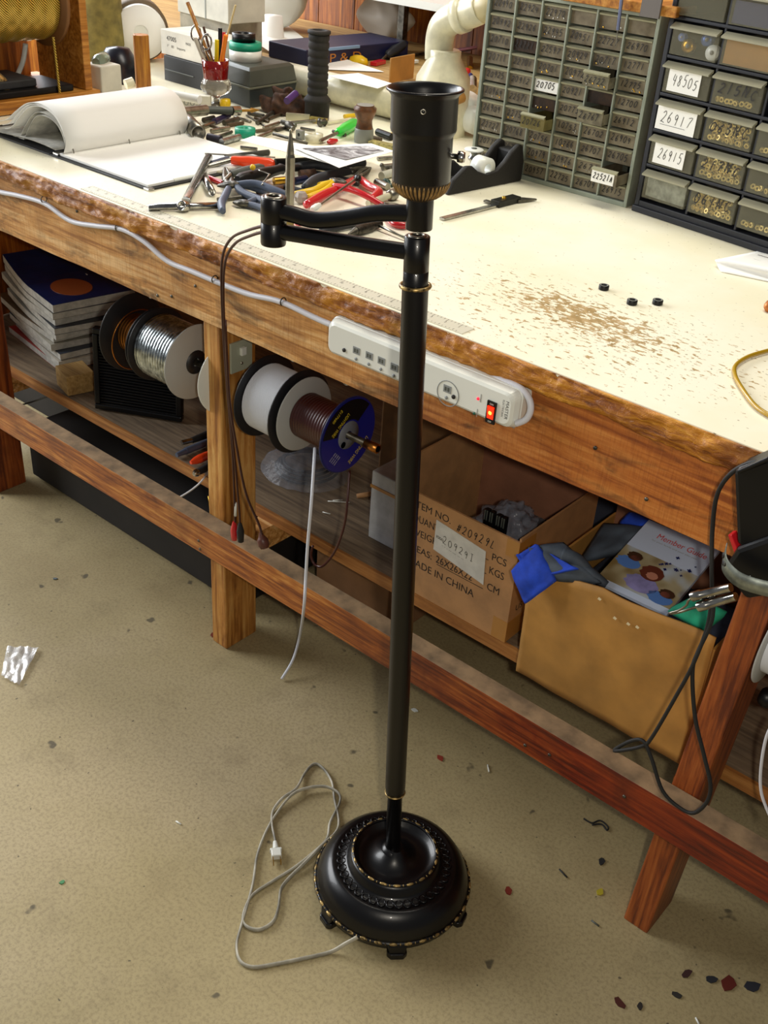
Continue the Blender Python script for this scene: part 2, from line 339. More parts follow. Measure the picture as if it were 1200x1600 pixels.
class MB:
    def __init__(s, M=None):
        s.v = []; s.f = []; s.mi = []; s.sm = []; s.mats = []; s.M = M or Matrix()
    def add(s, vs, fs, m, smooth=False, M=None):
        if m not in s.mats: s.mats.append(m)
        k = s.mats.index(m); o = len(s.v); A = s.M @ M if M is not None else s.M
        s.v += [A @ Vector(v) for v in vs]
        for f in fs: s.f.append([i + o for i in f]); s.mi.append(k); s.sm.append(smooth)
        return s
    def box(s, a, b, m, M=None):
        (x0, y0, z0), (x1, y1, z1) = a, b
        vs = [(x0, y0, z0), (x1, y0, z0), (x1, y1, z0), (x0, y1, z0), (x0, y0, z1), (x1, y0, z1), (x1, y1, z1), (x0, y1, z1)]
        return s.add(vs, [(0, 3, 2, 1), (4, 5, 6, 7), (0, 1, 5, 4), (1, 2, 6, 5), (2, 3, 7, 6), (3, 0, 4, 7)], m, False, M)
    def prism(s, poly, h, m, M=None):        # poly in XY, extruded 0..h in Z
        n = len(poly); vs = [(x, y, 0) for x, y in poly] + [(x, y, h) for x, y in poly]
        fs = [tuple(range(n - 1, -1, -1)), tuple(range(n, 2 * n))] + [(i, (i + 1) % n, n + (i + 1) % n, n + i) for i in range(n)]
        return s.add(vs, fs, m, False, M)
    def lathe(s, prof, m, M=None, n=24, smooth=True, caps=True, flute=0, fa=0.0):
        vs = []; fs = []
        for r, z in prof:
            for i in range(n):
                a = 2 * math.pi * i / n; rr = r * (1 + (fa * math.cos(flute * a) if flute else 0))
                vs.append((rr * math.cos(a), rr * math.sin(a), z))
        for j in range(len(prof) - 1):
            for i in range(n):
                fs.append((j * n + i, j * n + (i + 1) % n, (j + 1) * n + (i + 1) % n, (j + 1) * n + i))
        s.add(vs, fs, m, smooth, M)
        if caps:
            for j, rev in ((0, True), (len(prof) - 1, False)):
                if prof[j][0] > 1e-5:
                    ring = [vs[j * n + i] for i in range(n)]
                    s.add(ring, [tuple(range(n - 1, -1, -1)) if rev else tuple(range(n))], m, False, M)
        return s
    def tube(s, pts, r, m, n=8, flat=1.0, M=None, caps=True):
        P = [Vector(p) for p in pts]; vs = []; fs = []; N = len(P)
        rs = r if isinstance(r, (list, tuple)) else [r] * N
        if len(rs) != N:
            rs = [rs[min(int(i / (N - 1) * (len(rs) - 1)), len(rs) - 2)] * (1 - (i / (N - 1) * (len(rs) - 1)) % 1 if i < N - 1 else 0) + rs[min(int(i / (N - 1) * (len(rs) - 1)), len(rs) - 2) + 1] * ((i / (N - 1) * (len(rs) - 1)) % 1 if i < N - 1 else 1) for i in range(N)]
        t0 = (P[1] - P[0]).normalized(); u = t0.orthogonal().normalized()
        if abs(t0.z) < 0.95: u = Vector((0, 0, 1)) - t0 * t0.z; u.normalize()
        for i in range(N):
            t = (P[min(i + 1, N - 1)] - P[max(i - 1, 0)]).normalized()
            u = (u - t * u.dot(t)).normalized(); w_ = t.cross(u)
            for k in range(n):
                a = 2 * math.pi * k / n
                vs.append(P[i] + u * (math.cos(a) * rs[i]) + w_ * (math.sin(a) * rs[i] * flat))
        for i in range(N - 1):
            for k in range(n):
                fs.append((i * n + k, i * n + (k + 1) % n, (i + 1) * n + (k + 1) % n, (i + 1) * n + k))
        if caps: fs.append(tuple(range(n - 1, -1, -1))); fs.append(tuple(range((N - 1) * n, N * n)))
        return s.add(vs, fs, m, True, M)
    def torus(s, R_, r, m, M=None, n=32, k=8, a0=0, a1=2 * math.pi, bead=0, ba=0.0):
        vs = []; fs = []; full = abs(a1 - a0 - 2 * math.pi) < 1e-6; c = n if full else n + 1
        for i in range(c):
            a = a0 + (a1 - a0) * i / n; rr = r * (1 + (ba * math.cos(bead * a) if bead else 0))
            for j in range(k):
                b = 2 * math.pi * j / k; q = R_ + rr * math.cos(b)
                vs.append((q * math.cos(a), q * math.sin(a), rr * math.sin(b)))
        for i in range(n):
            for j in range(k):
                i2 = (i + 1) % c
                fs.append((i * k + j, i2 * k + j, i2 * k + (j + 1) % k, i * k + (j + 1) % k))
        return s.add(vs, fs, m, True, M)
    def surf(s, fn, nu, nv, m, smooth=True, M=None, thick=0.0):
        vs = [fn(i / nu, j / nv) for i in range(nu + 1) for j in range(nv + 1)]
        fs = [(i * (nv + 1) + j, (i + 1) * (nv + 1) + j, (i + 1) * (nv + 1) + j + 1, i * (nv + 1) + j + 1) for i in range(nu) for j in range(nv)]
        return s.add(vs, fs, m, smooth, M)
    def quad(s, a, b, c, d, m):
        return s.add([a, b, c, d], [(0, 1, 2, 3)], m)
    def slab(s, quad, h, m):                 # four upper corners, thickness h downward
        q = [Vector(p) for p in quad]; lo = [p - Vector((0, 0, h)) for p in q]
        return s.add(q + lo, [(0, 1, 2, 3), (7, 6, 5, 4)] + [(i, i + 4, (i + 1) % 4 + 4, (i + 1) % 4) for i in range(4)], m)
    def text(s, body, O, Ud, Vd, h, m, width=None, shear=0.0, center=False):
        vs, fs = glyphs(body)
        if not vs: return s
        x0 = min(v[0] for v in vs); x1 = max(v[0] for v in vs)
        k = h / 0.7; kx = k if width is None else width / max(1e-6, (x1 - x0))
        O = Vector(O); Ud = Vector(Ud).normalized(); Vd = Vector(Vd).normalized()
        off = -(x1 - x0) / 2 if center else 0
        return s.add([O + Ud * ((v[0] - x0 + off) * kx + shear * v[1] * k) + Vd * (v[1] * k) for v in vs], fs, m)
    def hand(s, body, O, Ud, Vd, h, width, m, r=0.0005, slant=0.25):
        O = Vector(O); Ud = Vector(Ud).normalized(); Vd = Vector(Vd).normalized(); N = Ud.cross(Vd)
        n = len(body); st = width / n
        for i, ch in enumerate(body):
            j1, j2, j3 = random.uniform(-0.07, 0.07), random.uniform(0.88, 1.12), random.uniform(-0.08, 0.08)
            for line in STROKES.get(ch, []):
                P = []
                for x, y in line:
                    yy = (y * j2 + j1); xx = (x * 0.62 + 0.1 + j3 * y) + slant * (y - 0.5)
                    P.append(O + Ud * (st * (i + xx)) + Vd * (h * yy))
                if len(P) > 2: P = smoothp(P, 3)
                # flat ribbon of ink
                vs = []
                for k, p in enumerate(P):
                    t = (P[min(k + 1, len(P) - 1)] - P[max(k - 1, 0)]).normalized(); q = N.cross(t)
                    vs += [p + q * r, p - q * r]
                s.add(vs, [(2 * k, 2 * k + 1, 2 * k + 3, 2 * k + 2) for k in range(len(P) - 1)], m)
        return s
    def build(s, name, parent=None, bevel=0, loc=None, solid=0):
        if loc is not None: L = Vector(loc)
        elif parent is not None: L = ORG[parent.name]
        else:
            xs = [v.x for v in s.v]; ys = [v.y for v in s.v]; zs = [v.z for v in s.v]
            L = Vector(((min(xs) + max(xs)) / 2, (min(ys) + max(ys)) / 2, min(zs)))
        me = bpy.data.meshes.new(name); me.from_pydata([v - L for v in s.v], [], s.f)
        for m in s.mats: me.materials.append(m)
        me.polygons.foreach_set('material_index', s.mi); me.polygons.foreach_set('use_smooth', s.sm); me.update()
        o = bpy.data.objects.new(name, me); COL.objects.link(o)
        if parent is not None: o.parent = parent
        else: o.location = L
        ORG[o.name] = L.copy()
        if solid:
            md = o.modifiers.new('solidify', 'SOLIDIFY'); md.thickness = solid
        if bevel:
            b = o.modifiers.new('bevel', 'BEVEL'); b.width = bevel; b.segments = 2; b.limit_method = 'ANGLE'; b.angle_limit = 0.7
        return o
ORG = {}
def tag(o, label=None, cat=None, group=None, kind=None):
    if label: o['label'] = label
    if cat: o['category'] = cat
    if group: o['group'] = group
    if kind: o['kind'] = kind
    return o
def thing(name, loc, label, cat, group=None):
    o = bpy.data.objects.new(name, None); COL.objects.link(o); o.location = loc; o.empty_display_size = 0.02
    ORG[o.name] = Vector(loc); return tag(o, label, cat, group)
def copy_tree(o, parent=None):
    c = o.copy(); COL.objects.link(c); c.parent = parent; ORG[c.name] = ORG[o.name]
    for ch in list(o.children): copy_tree(ch, c)
    return c
def ry(p0, p1, r):                          # lathe frame lying with its axis from p0 to p1
    return frame(p0, p1)
Z = Vector((0, 0, 1)); X = Vector((1, 0, 0)); Y = Vector((0, 1, 0))

# ================================================================== SETTING
tag(MB().box((-7, -3, -0.1), (3, 5, 0), FLOOR).build('floor'), 'worn beige concrete floor with dark specks and stains', 'floor', kind='structure')
wb = MB()
for i in range(60):
    x = -6.5 + i * 0.16
    wb.box((x, 2.80, 0), (x + 0.156, 2.83, 2.6), PANEL)
wb.box((-6.5, 2.83, 0), (3.1, 2.87, 2.6), BLACKR)
tag(wb.build('wall_back'), 'brown wood-grain panelled wall behind the bench', 'wall', kind='structure')

# ================================================================== WORKBENCH
YF = 1.134                                  # front edge of the top
bench = thing('workbench', (-1.0, 1.9, 0), 'long wooden workbench with worn white top, rough varnished edge and lower shelf', 'workbench')
MB().box((-2.62, YF + 0.0035, 0.892), (0.55, 2.14, 0.9), TOP).build('tabletop', bench, loc=(0, 0, 0))
# the tabletop mesh keeps world coordinates for its wear pattern
tt = bench.children[0]; tt.location = -Vector((-1.0, 1.9, 0))
def edge_fn(u, v):
    x = -2.62 + 3.17 * u
    lo = 0.862 + 0.006 * mnoise.noise(Vector((x * 6, 0, 0)))
    # v: 0 top back, goes to the front and down and back under
    if v < 0.1: y, z = YF + 0.006 - v * 0.06, 0.8985
    elif v < 0.9:
        t = (v - 0.1) / 0.8
        z = 0.8985 - t * (0.8985 - lo); y = YF + 0.001 - 0.004 * math.sin(t * math.pi)
        y += 0.0065 * mnoise.noise(Vector((x * 26, z * 70, 3))) + 0.0035 * mnoise.noise(Vector((x * 80, z * 160, 9)))
    else: y, z = YF + 0.004 + (v - 0.9) * 0.15, lo
    return (x, y, z)
MB().surf(edge_fn, 900, 16, EDGE).build('rough_edge', bench)
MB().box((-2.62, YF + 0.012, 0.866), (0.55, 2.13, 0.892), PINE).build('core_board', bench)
def apron_fn(u, v):
    x = -2.62 + 3.17 * u; z = 0.743 + (0.868 - 0.743) * v
    return (x, 1.149 + 0.0015 * mnoise.noise(Vector((x * 12, z * 20, 0))), z + (0.004 * mnoise.noise(Vector((x * 5, 1, 0))) if v < 0.02 else 0))
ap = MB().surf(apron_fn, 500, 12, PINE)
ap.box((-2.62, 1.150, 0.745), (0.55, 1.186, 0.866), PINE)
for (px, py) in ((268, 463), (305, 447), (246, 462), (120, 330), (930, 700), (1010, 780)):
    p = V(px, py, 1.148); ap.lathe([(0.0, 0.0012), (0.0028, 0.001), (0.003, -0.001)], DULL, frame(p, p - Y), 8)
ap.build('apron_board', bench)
def leg(x, lean=0.0, m=PINE_V):
    mb = MB(); a = []
    for (z, dx) in ((0.0, -lean), (0.866, 0.0)):
        a += [(x + dx, 1.187 - (0.023), z), (x + 0.044 + dx, 1.164, z), (x + 0.044 + dx, 1.251, z), (x + dx, 1.251, z)]
    mb.add(a, [(3, 2, 1, 0), (4, 5, 6, 7), (0, 1, 5, 4), (1, 2, 6, 5), (2, 3, 7, 6), (3, 0, 4, 7)], m)
    return mb.build('leg', bench, bevel=0.003)
leg(-1.369); leg(-2.238, 0, REDV); leg(-0.322, 0.036, REDV)
def rail_fn_box():
    mb = MB()
    n = 60
    for i in range(n):
        x0 = -2.62 + 3.17 * i / n; x1 = -2.62 + 3.17 * (i + 1) / n
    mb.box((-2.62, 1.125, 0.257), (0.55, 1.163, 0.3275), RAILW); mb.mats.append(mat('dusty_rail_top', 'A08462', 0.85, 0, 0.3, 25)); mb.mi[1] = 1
    for (px, py) in ((312, 858), (820, 1165), (975, 1245), (858, 1180), (310, 845)):
        p = V(px, py, 1.124); mb.lathe([(0.0, 0.001), (0.003, 0.0008), (0.0032, -0.001)], DULL, frame(p, p - Y), 8)
    return mb.build('lower_rail', bench, bevel=0.003)
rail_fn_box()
sh = MB().box((-2.62, 1.305, 0.262), (0.55, 2.05, 0.283), SHELFW)
sh.box((-2.62, 1.298, 0.258), (0.55, 1.305, 0.284), SHELFE)
sh.build('lower_shelf', bench)
for x in (-2.335, -1.369, -0.37):
    MB().box((x, 1.2515, 0.205), (x + 0.044, 2.05, 0.2575), PINE).build('shelf_bearer', bench)
MB().box((-2.60, 1.16, 0.29), (-2.575, 2.13, 0.865), PANEL).build('end_panel', bench)
for x in (-2.335, -1.369, -0.37):
    MB().box((x, 2.05, 0), (x + 0.05, 2.10, 0.866), PINE_V).build('leg', bench)
# hanging rod under the apron for the wire spools
ROD_Y, ROD_Z = 1.21, 0.612
rod = MB().tube([(-1.67, ROD_Y, ROD_Z), (-0.985, ROD_Y, ROD_Z)], 0.006, DULL, 12)
rod.tube([(-1.012, ROD_Y, ROD_Z), (-0.985, ROD_Y, ROD_Z)], 0.0085, COPPER, 12)
tag(rod.build('spool_rod'), 'rusty steel rod carrying the wire spools under the bench edge', 'rod')
eyes = [(246, 477, 'hanging above the silver wire spool', 1.21), (467, 571, 'hanging above the white wire spool', 1.21), (549, 625, 'hanging above the blue-labelled spool', 1.21)]
for px, py, lb, y in eyes:
    p = V(px, py, 1.19); p.z = min(p.z, 0.735)
    e = MB(); e.torus(0.0065, 0.0016, STEEL, Matrix.Translation((p.x, 1.175, 0.732)) @ Matrix.Rotation(math.pi / 2, 4, 'X'), 16, 6)
    e.tube([(p.x, 1.175, 0.738), (p.x, 1.175, 0.7455)], 0.0015, STEEL)
    tag(e.build('screw_eye'), 'small steel screw eye under the apron board, ' + lb, 'screw eye', 'screw eyes under the apron')

# ================================================================== FLOOR LAMP
LB = Vector((-0.674, 0.943, 0.0))
lamp = thing('floor_lamp', LB, 'black swing-arm floor lamp with round footed base and gold trim', 'floor lamp')
A = Matrix.Translation(LB)
AT = Matrix.Translation(LB) @ Matrix.Rotation(-0.052, 4, 'Y')      # the pole leans a little to the left
b = MB(A)
b.lathe([(0.118, 0.012), (0.124, 0.016), (0.1245, 0.026), (0.127, 0.032), (0.124, 0.040), (0.121, 0.050), (0.113, 0.064), (0.103, 0.072), (0.097, 0.074), (0.094, 0.0725), (0.078, 0.0755), (0.0765, 0.079), (0.072, 0.088), (0.069, 0.093), (0.0655, 0.092), (0.0615, 0.0855), (0.052, 0.0825), (0.040, 0.0835), (0.030, 0.0875), (0.022, 0.093), (0.0165, 0.099), (0.012, 0.105)], BLACKM, n=72)
b.build('lamp_base', lamp)
orn = MB(A)
for i in range(40):
    a = 2 * math.pi * i / 40
    Mx = A @ Matrix.Translation((0.0862 * math.cos(a), 0.0862 * math.sin(a), 0.0738)) @ Matrix.Rotation(a, 4, 'Z')
    o2 = MB(Mx); o2.torus(0.0056, 0.0016, BLACKM, Matrix.Scale(1.15, 4, (1, 0, 0)), 12, 6)
    o2.lathe([(0.0, 0.0022), (0.0012, 0.0015), (0.0016, 0.0)], BLACKM, Matrix.Translation((0.0, 0.0068, 0)), 6)
    orn.M = Matrix(); orn.add(o2.v, o2.f, BLACKM, True)
orn.build('scroll_band', lamp)
for R_, r_, z_, n_ in ((0.1266, 0.0032, 0.031, 34), (0.0672, 0.0027, 0.0945, 20)):
    tr_ = MB(A).torus(R_, r_, BLACKM, Matrix.Translation((0, 0, z_)), 120, 8)
    for k in range(n_):
        a0 = 2 * math.pi * k / n_; da = 2 * math.pi / n_
        P = [(R_ * math.cos(a0 + da * t) * 1.0, R_ * math.sin(a0 + da * t), z_) for t in (0.06, 0.15, 0.3, 0.42, 0.56, 0.68)]
        tr_.tube([((R_ + r_ * 0.35) / R_ * x, (R_ + r_ * 0.35) / R_ * y, z + r_ * 0.35) for x, y, z in P], [r_ * 0.3, r_ * 0.7, r_ * 0.85, r_ * 0.85, r_ * 0.7, r_ * 0.3], GOLD, 8)
        P = [(R_ * math.cos(a0 + da * t), R_ * math.sin(a0 + da * t), z_) for t in (0.78, 0.84, 0.90)]
        tr_.tube([((R_ + r_ * 0.35) / R_ * x, (R_ + r_ * 0.35) / R_ * y, z + r_ * 0.35) for x, y, z in P], [r_ * 0.3, r_ * 0.8, r_ * 0.3], GOLD, 8)
    tr_.build('gold_trim', lamp)
fa = math.atan2((T(620, 1500, 0) - LB).y, (T(620, 1500, 0) - LB).x)
for k in range(6):
    a = fa + k * math.pi / 3
    fM = A @ Matrix.Rotation(a, 4, 'Z')
    f = MB(fM); f.prism([(0.100, -0.014), (0.127, -0.016), (0.133, -0.010), (0.133, 0.010), (0.127, 0.016), (0.100, 0.014)], 0.012, BLACKM)
    f.add([(0.112, -0.018, 0.026), (0.127, -0.016, 0.026), (0.127, 0.016, 0.026), (0.112, 0.018, 0.026), (0.112, -0.013, 0.010), (0.130, -0.012, 0.010), (0.130, 0.012, 0.010), (0.112, 0.013, 0.010)], [(0, 1, 2, 3), (7, 6, 5, 4), (0, 4, 5, 1), (1, 5, 6, 2), (2, 6, 7, 3), (3, 7, 4, 0)], BLACKM)
    f.build('foot', lamp, bevel=0.002)
p = MB(AT)
p.lathe([(0.0118, 0.100), (0.0118, 0.222), (0.0150, 0.224), (0.0152, 0.230), (0.0158, 0.236), (0.0158, 1.035), (0.0158, 1.040)], BLACKM, n=32)
p.lathe([(0.019, 0.0985), (0.0165, 0.102), (0.0125, 0.104)], BLACKM, n=24)
p.build('pole', lamp)
MB(AT).torus(0.0150, 0.0014, GOLD, Matrix.Translation((0, 0, 0.2235)), 40, 8).build('gold_ring', lamp)
q = MB(AT); q.torus(0.0172, 0.0024, GOLD, Matrix.Translation((0, 0, 1.040)), 40, 8); q.build('gold_ring', lamp)
PT = AT @ Vector((0, 0, 1.04))
s1 = MB(AT); s1.lathe([(0.0150, 1.040), (0.0150, 1.058), (0.0146, 1.0585), (0.0150, 1.059), (0.0150, 1.098), (0.0138, 1.099), (0.0090, 1.099), (0.0085, 1.094), (0.0, 1.094)], BLACKM, n=32)
s1.build('pole_sleeve', lamp)
MB(AT).torus(0.0088, 0.0022, STEEL, Matrix.Translation((0, 0, 1.0985)), 24, 6).build('sleeve_bushing', lamp)
J = Vector((-0.901, 0.880, 0))
sock = Vector((-0.7275, 0.940, 0))
pj = AT @ Vector((0, 0, 1.078))
MB().tube(smoothp([(J.x, J.y, 1.0725), (J.x * 0.5 + pj.x * 0.5, (J.y + pj.y) / 2, 1.0745), (pj.x, pj.y, 1.0775)], 6), 0.0095, BLACKM, 16).build('lower_arm', lamp)
ua = smoothp([(J.x, J.y, 1.0975), (-0.878, 0.888, 1.0965), (-0.850, 0.898, 1.0945), (-0.815, 0.910, 1.103), (-0.780, 0.922, 1.115), (-0.750, 0.932, 1.121), (sock.x, sock.y, 1.1235)], 8)
MB().tube(ua, 0.0098, BLACKM, 16).build('upper_arm', lamp)
j = MB(Matrix.Translation(J))
j.lathe([(0.0150, 1.056), (0.0155, 1.058), (0.0155, 1.083), (0.0150, 1.0835), (0.0155, 1.084), (0.0155, 1.112), (0.0145, 1.1135), (0.0090, 1.1135), (0.0088, 1.106), (0, 1.106)], BLACKM, n=32)
j.build('arm_joint', lamp)
MB(Matrix.Translation(J)).torus(0.0092, 0.0022, STEEL, Matrix.Translation((0, 0, 1.113)), 24, 6).build('joint_bushing', lamp)
SM = Matrix.Translation(Vector((sock.x, sock.y, 1.107))) @ Matrix.Rotation(-0.045, 4, 'Y')
st = MB(SM); st.lathe([(0.0150, 0.0), (0.0155, 0.001), (0.0155, 0.0375)], BLACKM, n=32); st.build('socket_stem', lamp)
fl_ = MB(SM)
fl_.lathe([(0.0155, 0.0335), (0.0195, 0.0375), (0.0262, 0.0425), (0.0308, 0.0495), (0.0325, 0.0555)], mat('dark_bronze', '241A0E', 0.5), n=64)
for k in range(40):
    a = 2 * math.pi * k / 40
    fl_.tube([(r * math.cos(a), r * math.sin(a), z) for r, z in ((0.0190, 0.0362), (0.0238, 0.0400), (0.0280, 0.0440), (0.0312, 0.0500), (0.0322, 0.0535))], [0.0006, 0.0012, 0.0015, 0.0015, 0.0007], GOLD2, 6)
fl_.build('fluted_cap', lamp)
cu = MB(SM)
cu.lathe([(0.0305, 0.0525), (0.0325, 0.055), (0.0328, 0.1015), (0.0340, 0.1045), (0.0355, 0.1065), (0.0362, 0.109), (0.0362, 0.1425), (0.0375, 0.1450), (0.0400, 0.1475), (0.0410, 0.1495), (0.0400, 0.1512), (0.0385, 0.1500), (0.0350, 0.1440), (0.0345, 0.1080), (0.0315, 0.1040), (0.0312, 0.058), (0.0, 0.057)], BLACKS, n=64, caps=False)
cu.build('socket_cup', lamp)
MB(SM).torus(0.0403, 0.0016, BLACKM, Matrix.Translation((0, 0, 0.1495)), 64, 8).build('cup_rim', lamp)
# set screw on the front of the cup
d_ = (CAM - Vector((sock.x, sock.y, 1.24))); d_.z = 0; d_.normalize(); d_ = Matrix.Rotation(-0.02, 3, 'Z') @ d_
sp = SM @ Vector((0, 0, 0.1335)) + d_ * 0.0360
MB().torus(0.0024, 0.0008, STEEL, frame(sp, sp + d_), 16, 6).lathe([(0.0022, -0.002), (0.0022, 0.0004), (0, 0.0002)], BLACKM, frame(sp, sp + d_), 12).build('set_screw', lamp)
ks = SM @ Vector((0, 0, 0.083)); kd = (Vector((0.80, 0.52, 0))).normalized(); k0 = ks + kd * 0.032
kn = MB(frame(k0, k0 + kd)); kn.lathe([(0.003, 0.0), (0.003, 0.006), (0.006, 0.007), (0.0062, 0.012), (0.005, 0.015), (0, 0.015)], CHROME, n=16, flute=8, fa=0.06)
kn.build('switch_knob', lamp)
# the lamp's own white cord on the floor
cz = [(265, 432), (255, 370), (243, 310), (247, 250), (290, 192), (350, 150), (390, 80), (430, 40), (470, 58), (510, 120), (522, 200), (541, 290), (528, 345), (470, 400), (390, 480), (318, 550), (283, 600), (272, 680), (250, 740), (200, 775), (150, 775), (114, 745), (122, 685), (160, 620), (250, 560), (345, 500), (430, 432), (488, 372), (502, 300), (545, 212), (538, 168), (480, 140), (400, 147), (330, 178), (262, 262), (212, 350), (176, 450), (160, 560), (138, 650), (103, 770), (85, 850), (102, 920), (160, 946), (260, 932), (360, 912), (500, 880), (570, 842), (625, 812)]
cp = []
for i, (a, c) in enumerate(cz):
    z = 0.004 + (0.006 if i in (4, 5, 30, 31, 32, 33) else 0) + (0.005 if 12 <= i <= 14 else 0)
    if i == len(cz) - 1: z = 0.031
    if i == len(cz) - 2: z = 0.020
    cp.append(T(340 + a * 0.35, 1180 + c * 0.35, z))
MB().tube(smoothp(cp, 5), 0.0040, CREMEC, 8, flat=0.55).build('power_cord', lamp)
pa, pb = T(430, 1318, 0.007), T(433, 1347, 0.007)
pl = MB(frame(pa, pb)); pl.lathe([(0.0035, -0.004), (0.0045, 0.002), (0.0055, 0.012)], WHITEP, n=12)
pl.box((-0.010, -0.005, 0.012), (0.010, 0.005, 0.017), WHITEP); pl.box((-0.0085, -0.006, 0.016), (0.0085, 0.006, 0.030), WHITEP)
pg = pl.build('plug', lamp, bevel=0.0015)
pr = MB(frame(pa, pb)); pr.box((-0.0068, -0.003, 0.030), (-0.0055, 0.003, 0.044), BRASS); pr.box((0.0055, -0.003, 0.030), (0.0068, 0.003, 0.044), BRASS)
ORG[pg.name] = LB.copy(); pr.build('prong', pg)

# test lead draped from the arm joint
lead = thing('test_lead', V(366, 800, 1.10), 'thin brown test wires with clips, hanging from the lamp arm joint', 'wire')
def VV(l): return [V(a, b_, c) for a, b_, c in l]
MB().tube(smoothp(VV([(416, 352, 0.893), (390, 359, 0.93), (362, 372, 0.98), (348, 400, 1.03), (346, 450, 1.06), (350, 540, 1.075), (356, 620, 1.08), (364, 720, 1.09), (367, 800, 1.10), (367, 822, 1.10)]), 6), 0.0021, BROWNW, 6).build('wire', lead)
MB().tube(smoothp(VV([(416, 361, 0.893), (392, 368, 0.93), (368, 380, 0.98), (353, 405, 1.03), (349, 450, 1.06), (352, 540, 1.075), (357, 620, 1.08), (368, 730, 1.09), (374, 800, 1.10), (375, 824, 1.10)]), 6), 0.0021, BROWNW, 6).build('wire', lead)
MB().tube(smoothp(VV([(352, 500, 1.072), (358, 620, 1.08), (370, 700, 1.085), (384, 770, 1.09), (404, 818, 1.10), (409, 835, 1.10)]), 6), 0.0022, BROWNW, 6).build('wire', lead)
def croc(a, b_, m, lb):
    mb = MB(frame(a, b_)); mb.lathe([(0.0030, -0.004), (0.0050, 0.004), (0.0072, 0.014), (0.0064, 0.026), (0.0055, 0.036), (0.0035, 0.037)], m, n=12)
    tag(mb.build('clip', lead), lb)
croc(V(366, 818, 1.10), V(366, 856, 1.10), RED, 'red vinyl crocodile clip'); croc(V(375, 820, 1.10), V(377, 856, 1.10), BLACKR, 'black crocodile clip')
MB().tube([V(368, 786, 1.10), V(368, 806, 1.10)], 0.0026, WHITEP, 8).build('sleeve', lead)
pa, pb = V(407, 832, 1.10), V(416, 866, 1.10)
mb = MB(frame(pa, pb)); mb.lathe([(0.003, 0), (0.005, 0.006), (0.0075, 0.010), (0.0105, 0.014), (0.0105, 0.024), (0.008, 0.030), (0, 0.030)], mat('brown_plug', '5A3228', 0.4), n=8)
mb.build('plug', lead)

# ================================================================== POWER STRIP on the apron
ps = thing('power_strip', V(660, 600, 1.149), 'long white power strip with lit red switch screwed to bench apron', 'power strip')
YS0, YS1 = 1.149, 1.112
pL = V(516, 540, 1.12); pR = V(808, 668, 1.12)
x0, x1 = -1.024, -0.671; z0, z1 = 0.803, 0.862
hs = MB()
def strip_ring(inset, y):
    pts = []
    r = 0.012
    xa, xb, za, zb = x0 + inset, x1 - inset, z0 + inset, z1 - inset
    for cx_, cz_, a0 in ((xb - r, zb - r, 0), (xa + r, zb - r, 90), (xa + r, za + r, 180), (xb - r, za + r, 270)):
        for k in range(6):
            a = math.radians(a0 + k * 18); pts.append((cx_ + r * math.cos(a), y, cz_ + r * math.sin(a)))
    return pts
rings = [strip_ring(0, YS0), strip_ring(0, 1.128), strip_ring(0.001, 1.127), strip_ring(0.001, 1.124), strip_ring(0.004, 1.115), strip_ring(0.008, 1.112)]
vs = [p for r in rings for p in r]; n = 24
fs = [(j * n + i, j * n + (i + 1) % n, (j + 1) * n + (i + 1) % n, (j + 1) * n + i) for j in range(len(rings) - 1) for i in range(n)] + [tuple(range(5 * n, 6 * n))]
hs.add(vs, fs, WHITEP, False)
hs.box((x0 + 0.006, 1.1265, z0 + 0.0), (x1 - 0.006, 1.1275, z0 + 0.0008), SLOT)
hs.build('housing', ps)
def sd(px, py): return V(px, py, 1.1118)
for i, (px, py) in enumerate(((557, 548), (577, 556), (596, 564), (616, 574), (699, 608))):
    p = sd(px, py); o = MB()
    o.box((p.x - 0.0068, 1.1112, p.z - 0.0055), (p.x + 0.0068, 1.1125, p.z + 0.0055), SLOT)
    for dx in (-0.0045, 0.0005): o.box((p.x + dx, 1.1110, p.z - 0.003), (p.x + dx + 0.0035, 1.1114, p.z + 0.003), GREYD)
    q2 = Vector((p.x, 1.1118, p.z - 0.0135)); o.lathe([(0.0026, 0.0), (0.0026, 0.0008), (0, 0.0008)], SLOT, frame(q2, q2 - Y), 12)
    o.build('outlet', ps)
for px, py in ((538, 547), (709, 620)):
    p = sd(px, py); MB().lathe([(0.0032, 0), (0.0032, 0.0015), (0, 0.0015)], INK, frame(p, p - Y), 14).build('round_button', ps)
p = sd(700, 612); MB().torus(0.019, 0.0007, SLOT, Matrix.Translation((p.x, 1.1118, p.z - 0.003)) @ Matrix.Rotation(math.pi / 2, 4, 'X'), 32, 6).build('outlet_surround', ps)
p = sd(768, 644); sw = MB().box((p.x - 0.0075, 1.1095, p.z - 0.0165), (p.x + 0.0075, 1.1125, p.z + 0.0165), BLACKP)
sw.text('ON', (p.x, 1.1093, p.z + 0.0115), X, Z, 0.0028, WHITEP, center=True); sw.text('OFF', (p.x, 1.1093, p.z - 0.0150), X, Z, 0.0024, WHITEP, center=True)
swo = sw.build('switch', ps); ORG[swo.name] = ORG[ps.name]
rk = MB().add([(p.x - 0.0052, 1.1094, p.z - 0.0095), (p.x + 0.0052, 1.1094, p.z - 0.0095), (p.x + 0.0052, 1.1070, p.z + 0.0095), (p.x - 0.0052, 1.1070, p.z + 0.0095), (p.x - 0.0052, 1.1096, p.z + 0.0096), (p.x + 0.0052, 1.1096, p.z + 0.0096)], [(0, 1, 2, 3), (3, 2, 5, 4), (0, 3, 4), (1, 5, 2)], LED)
rk.lathe([(0.0028, 0), (0.002, 0.0005), (0, 0.0006)], LEDC, frame((p.x, 1.1080, p.z), (p.x, 1.1, p.z)), 12)
tag(rk.build('rocker', swo), 'glowing red rocker')
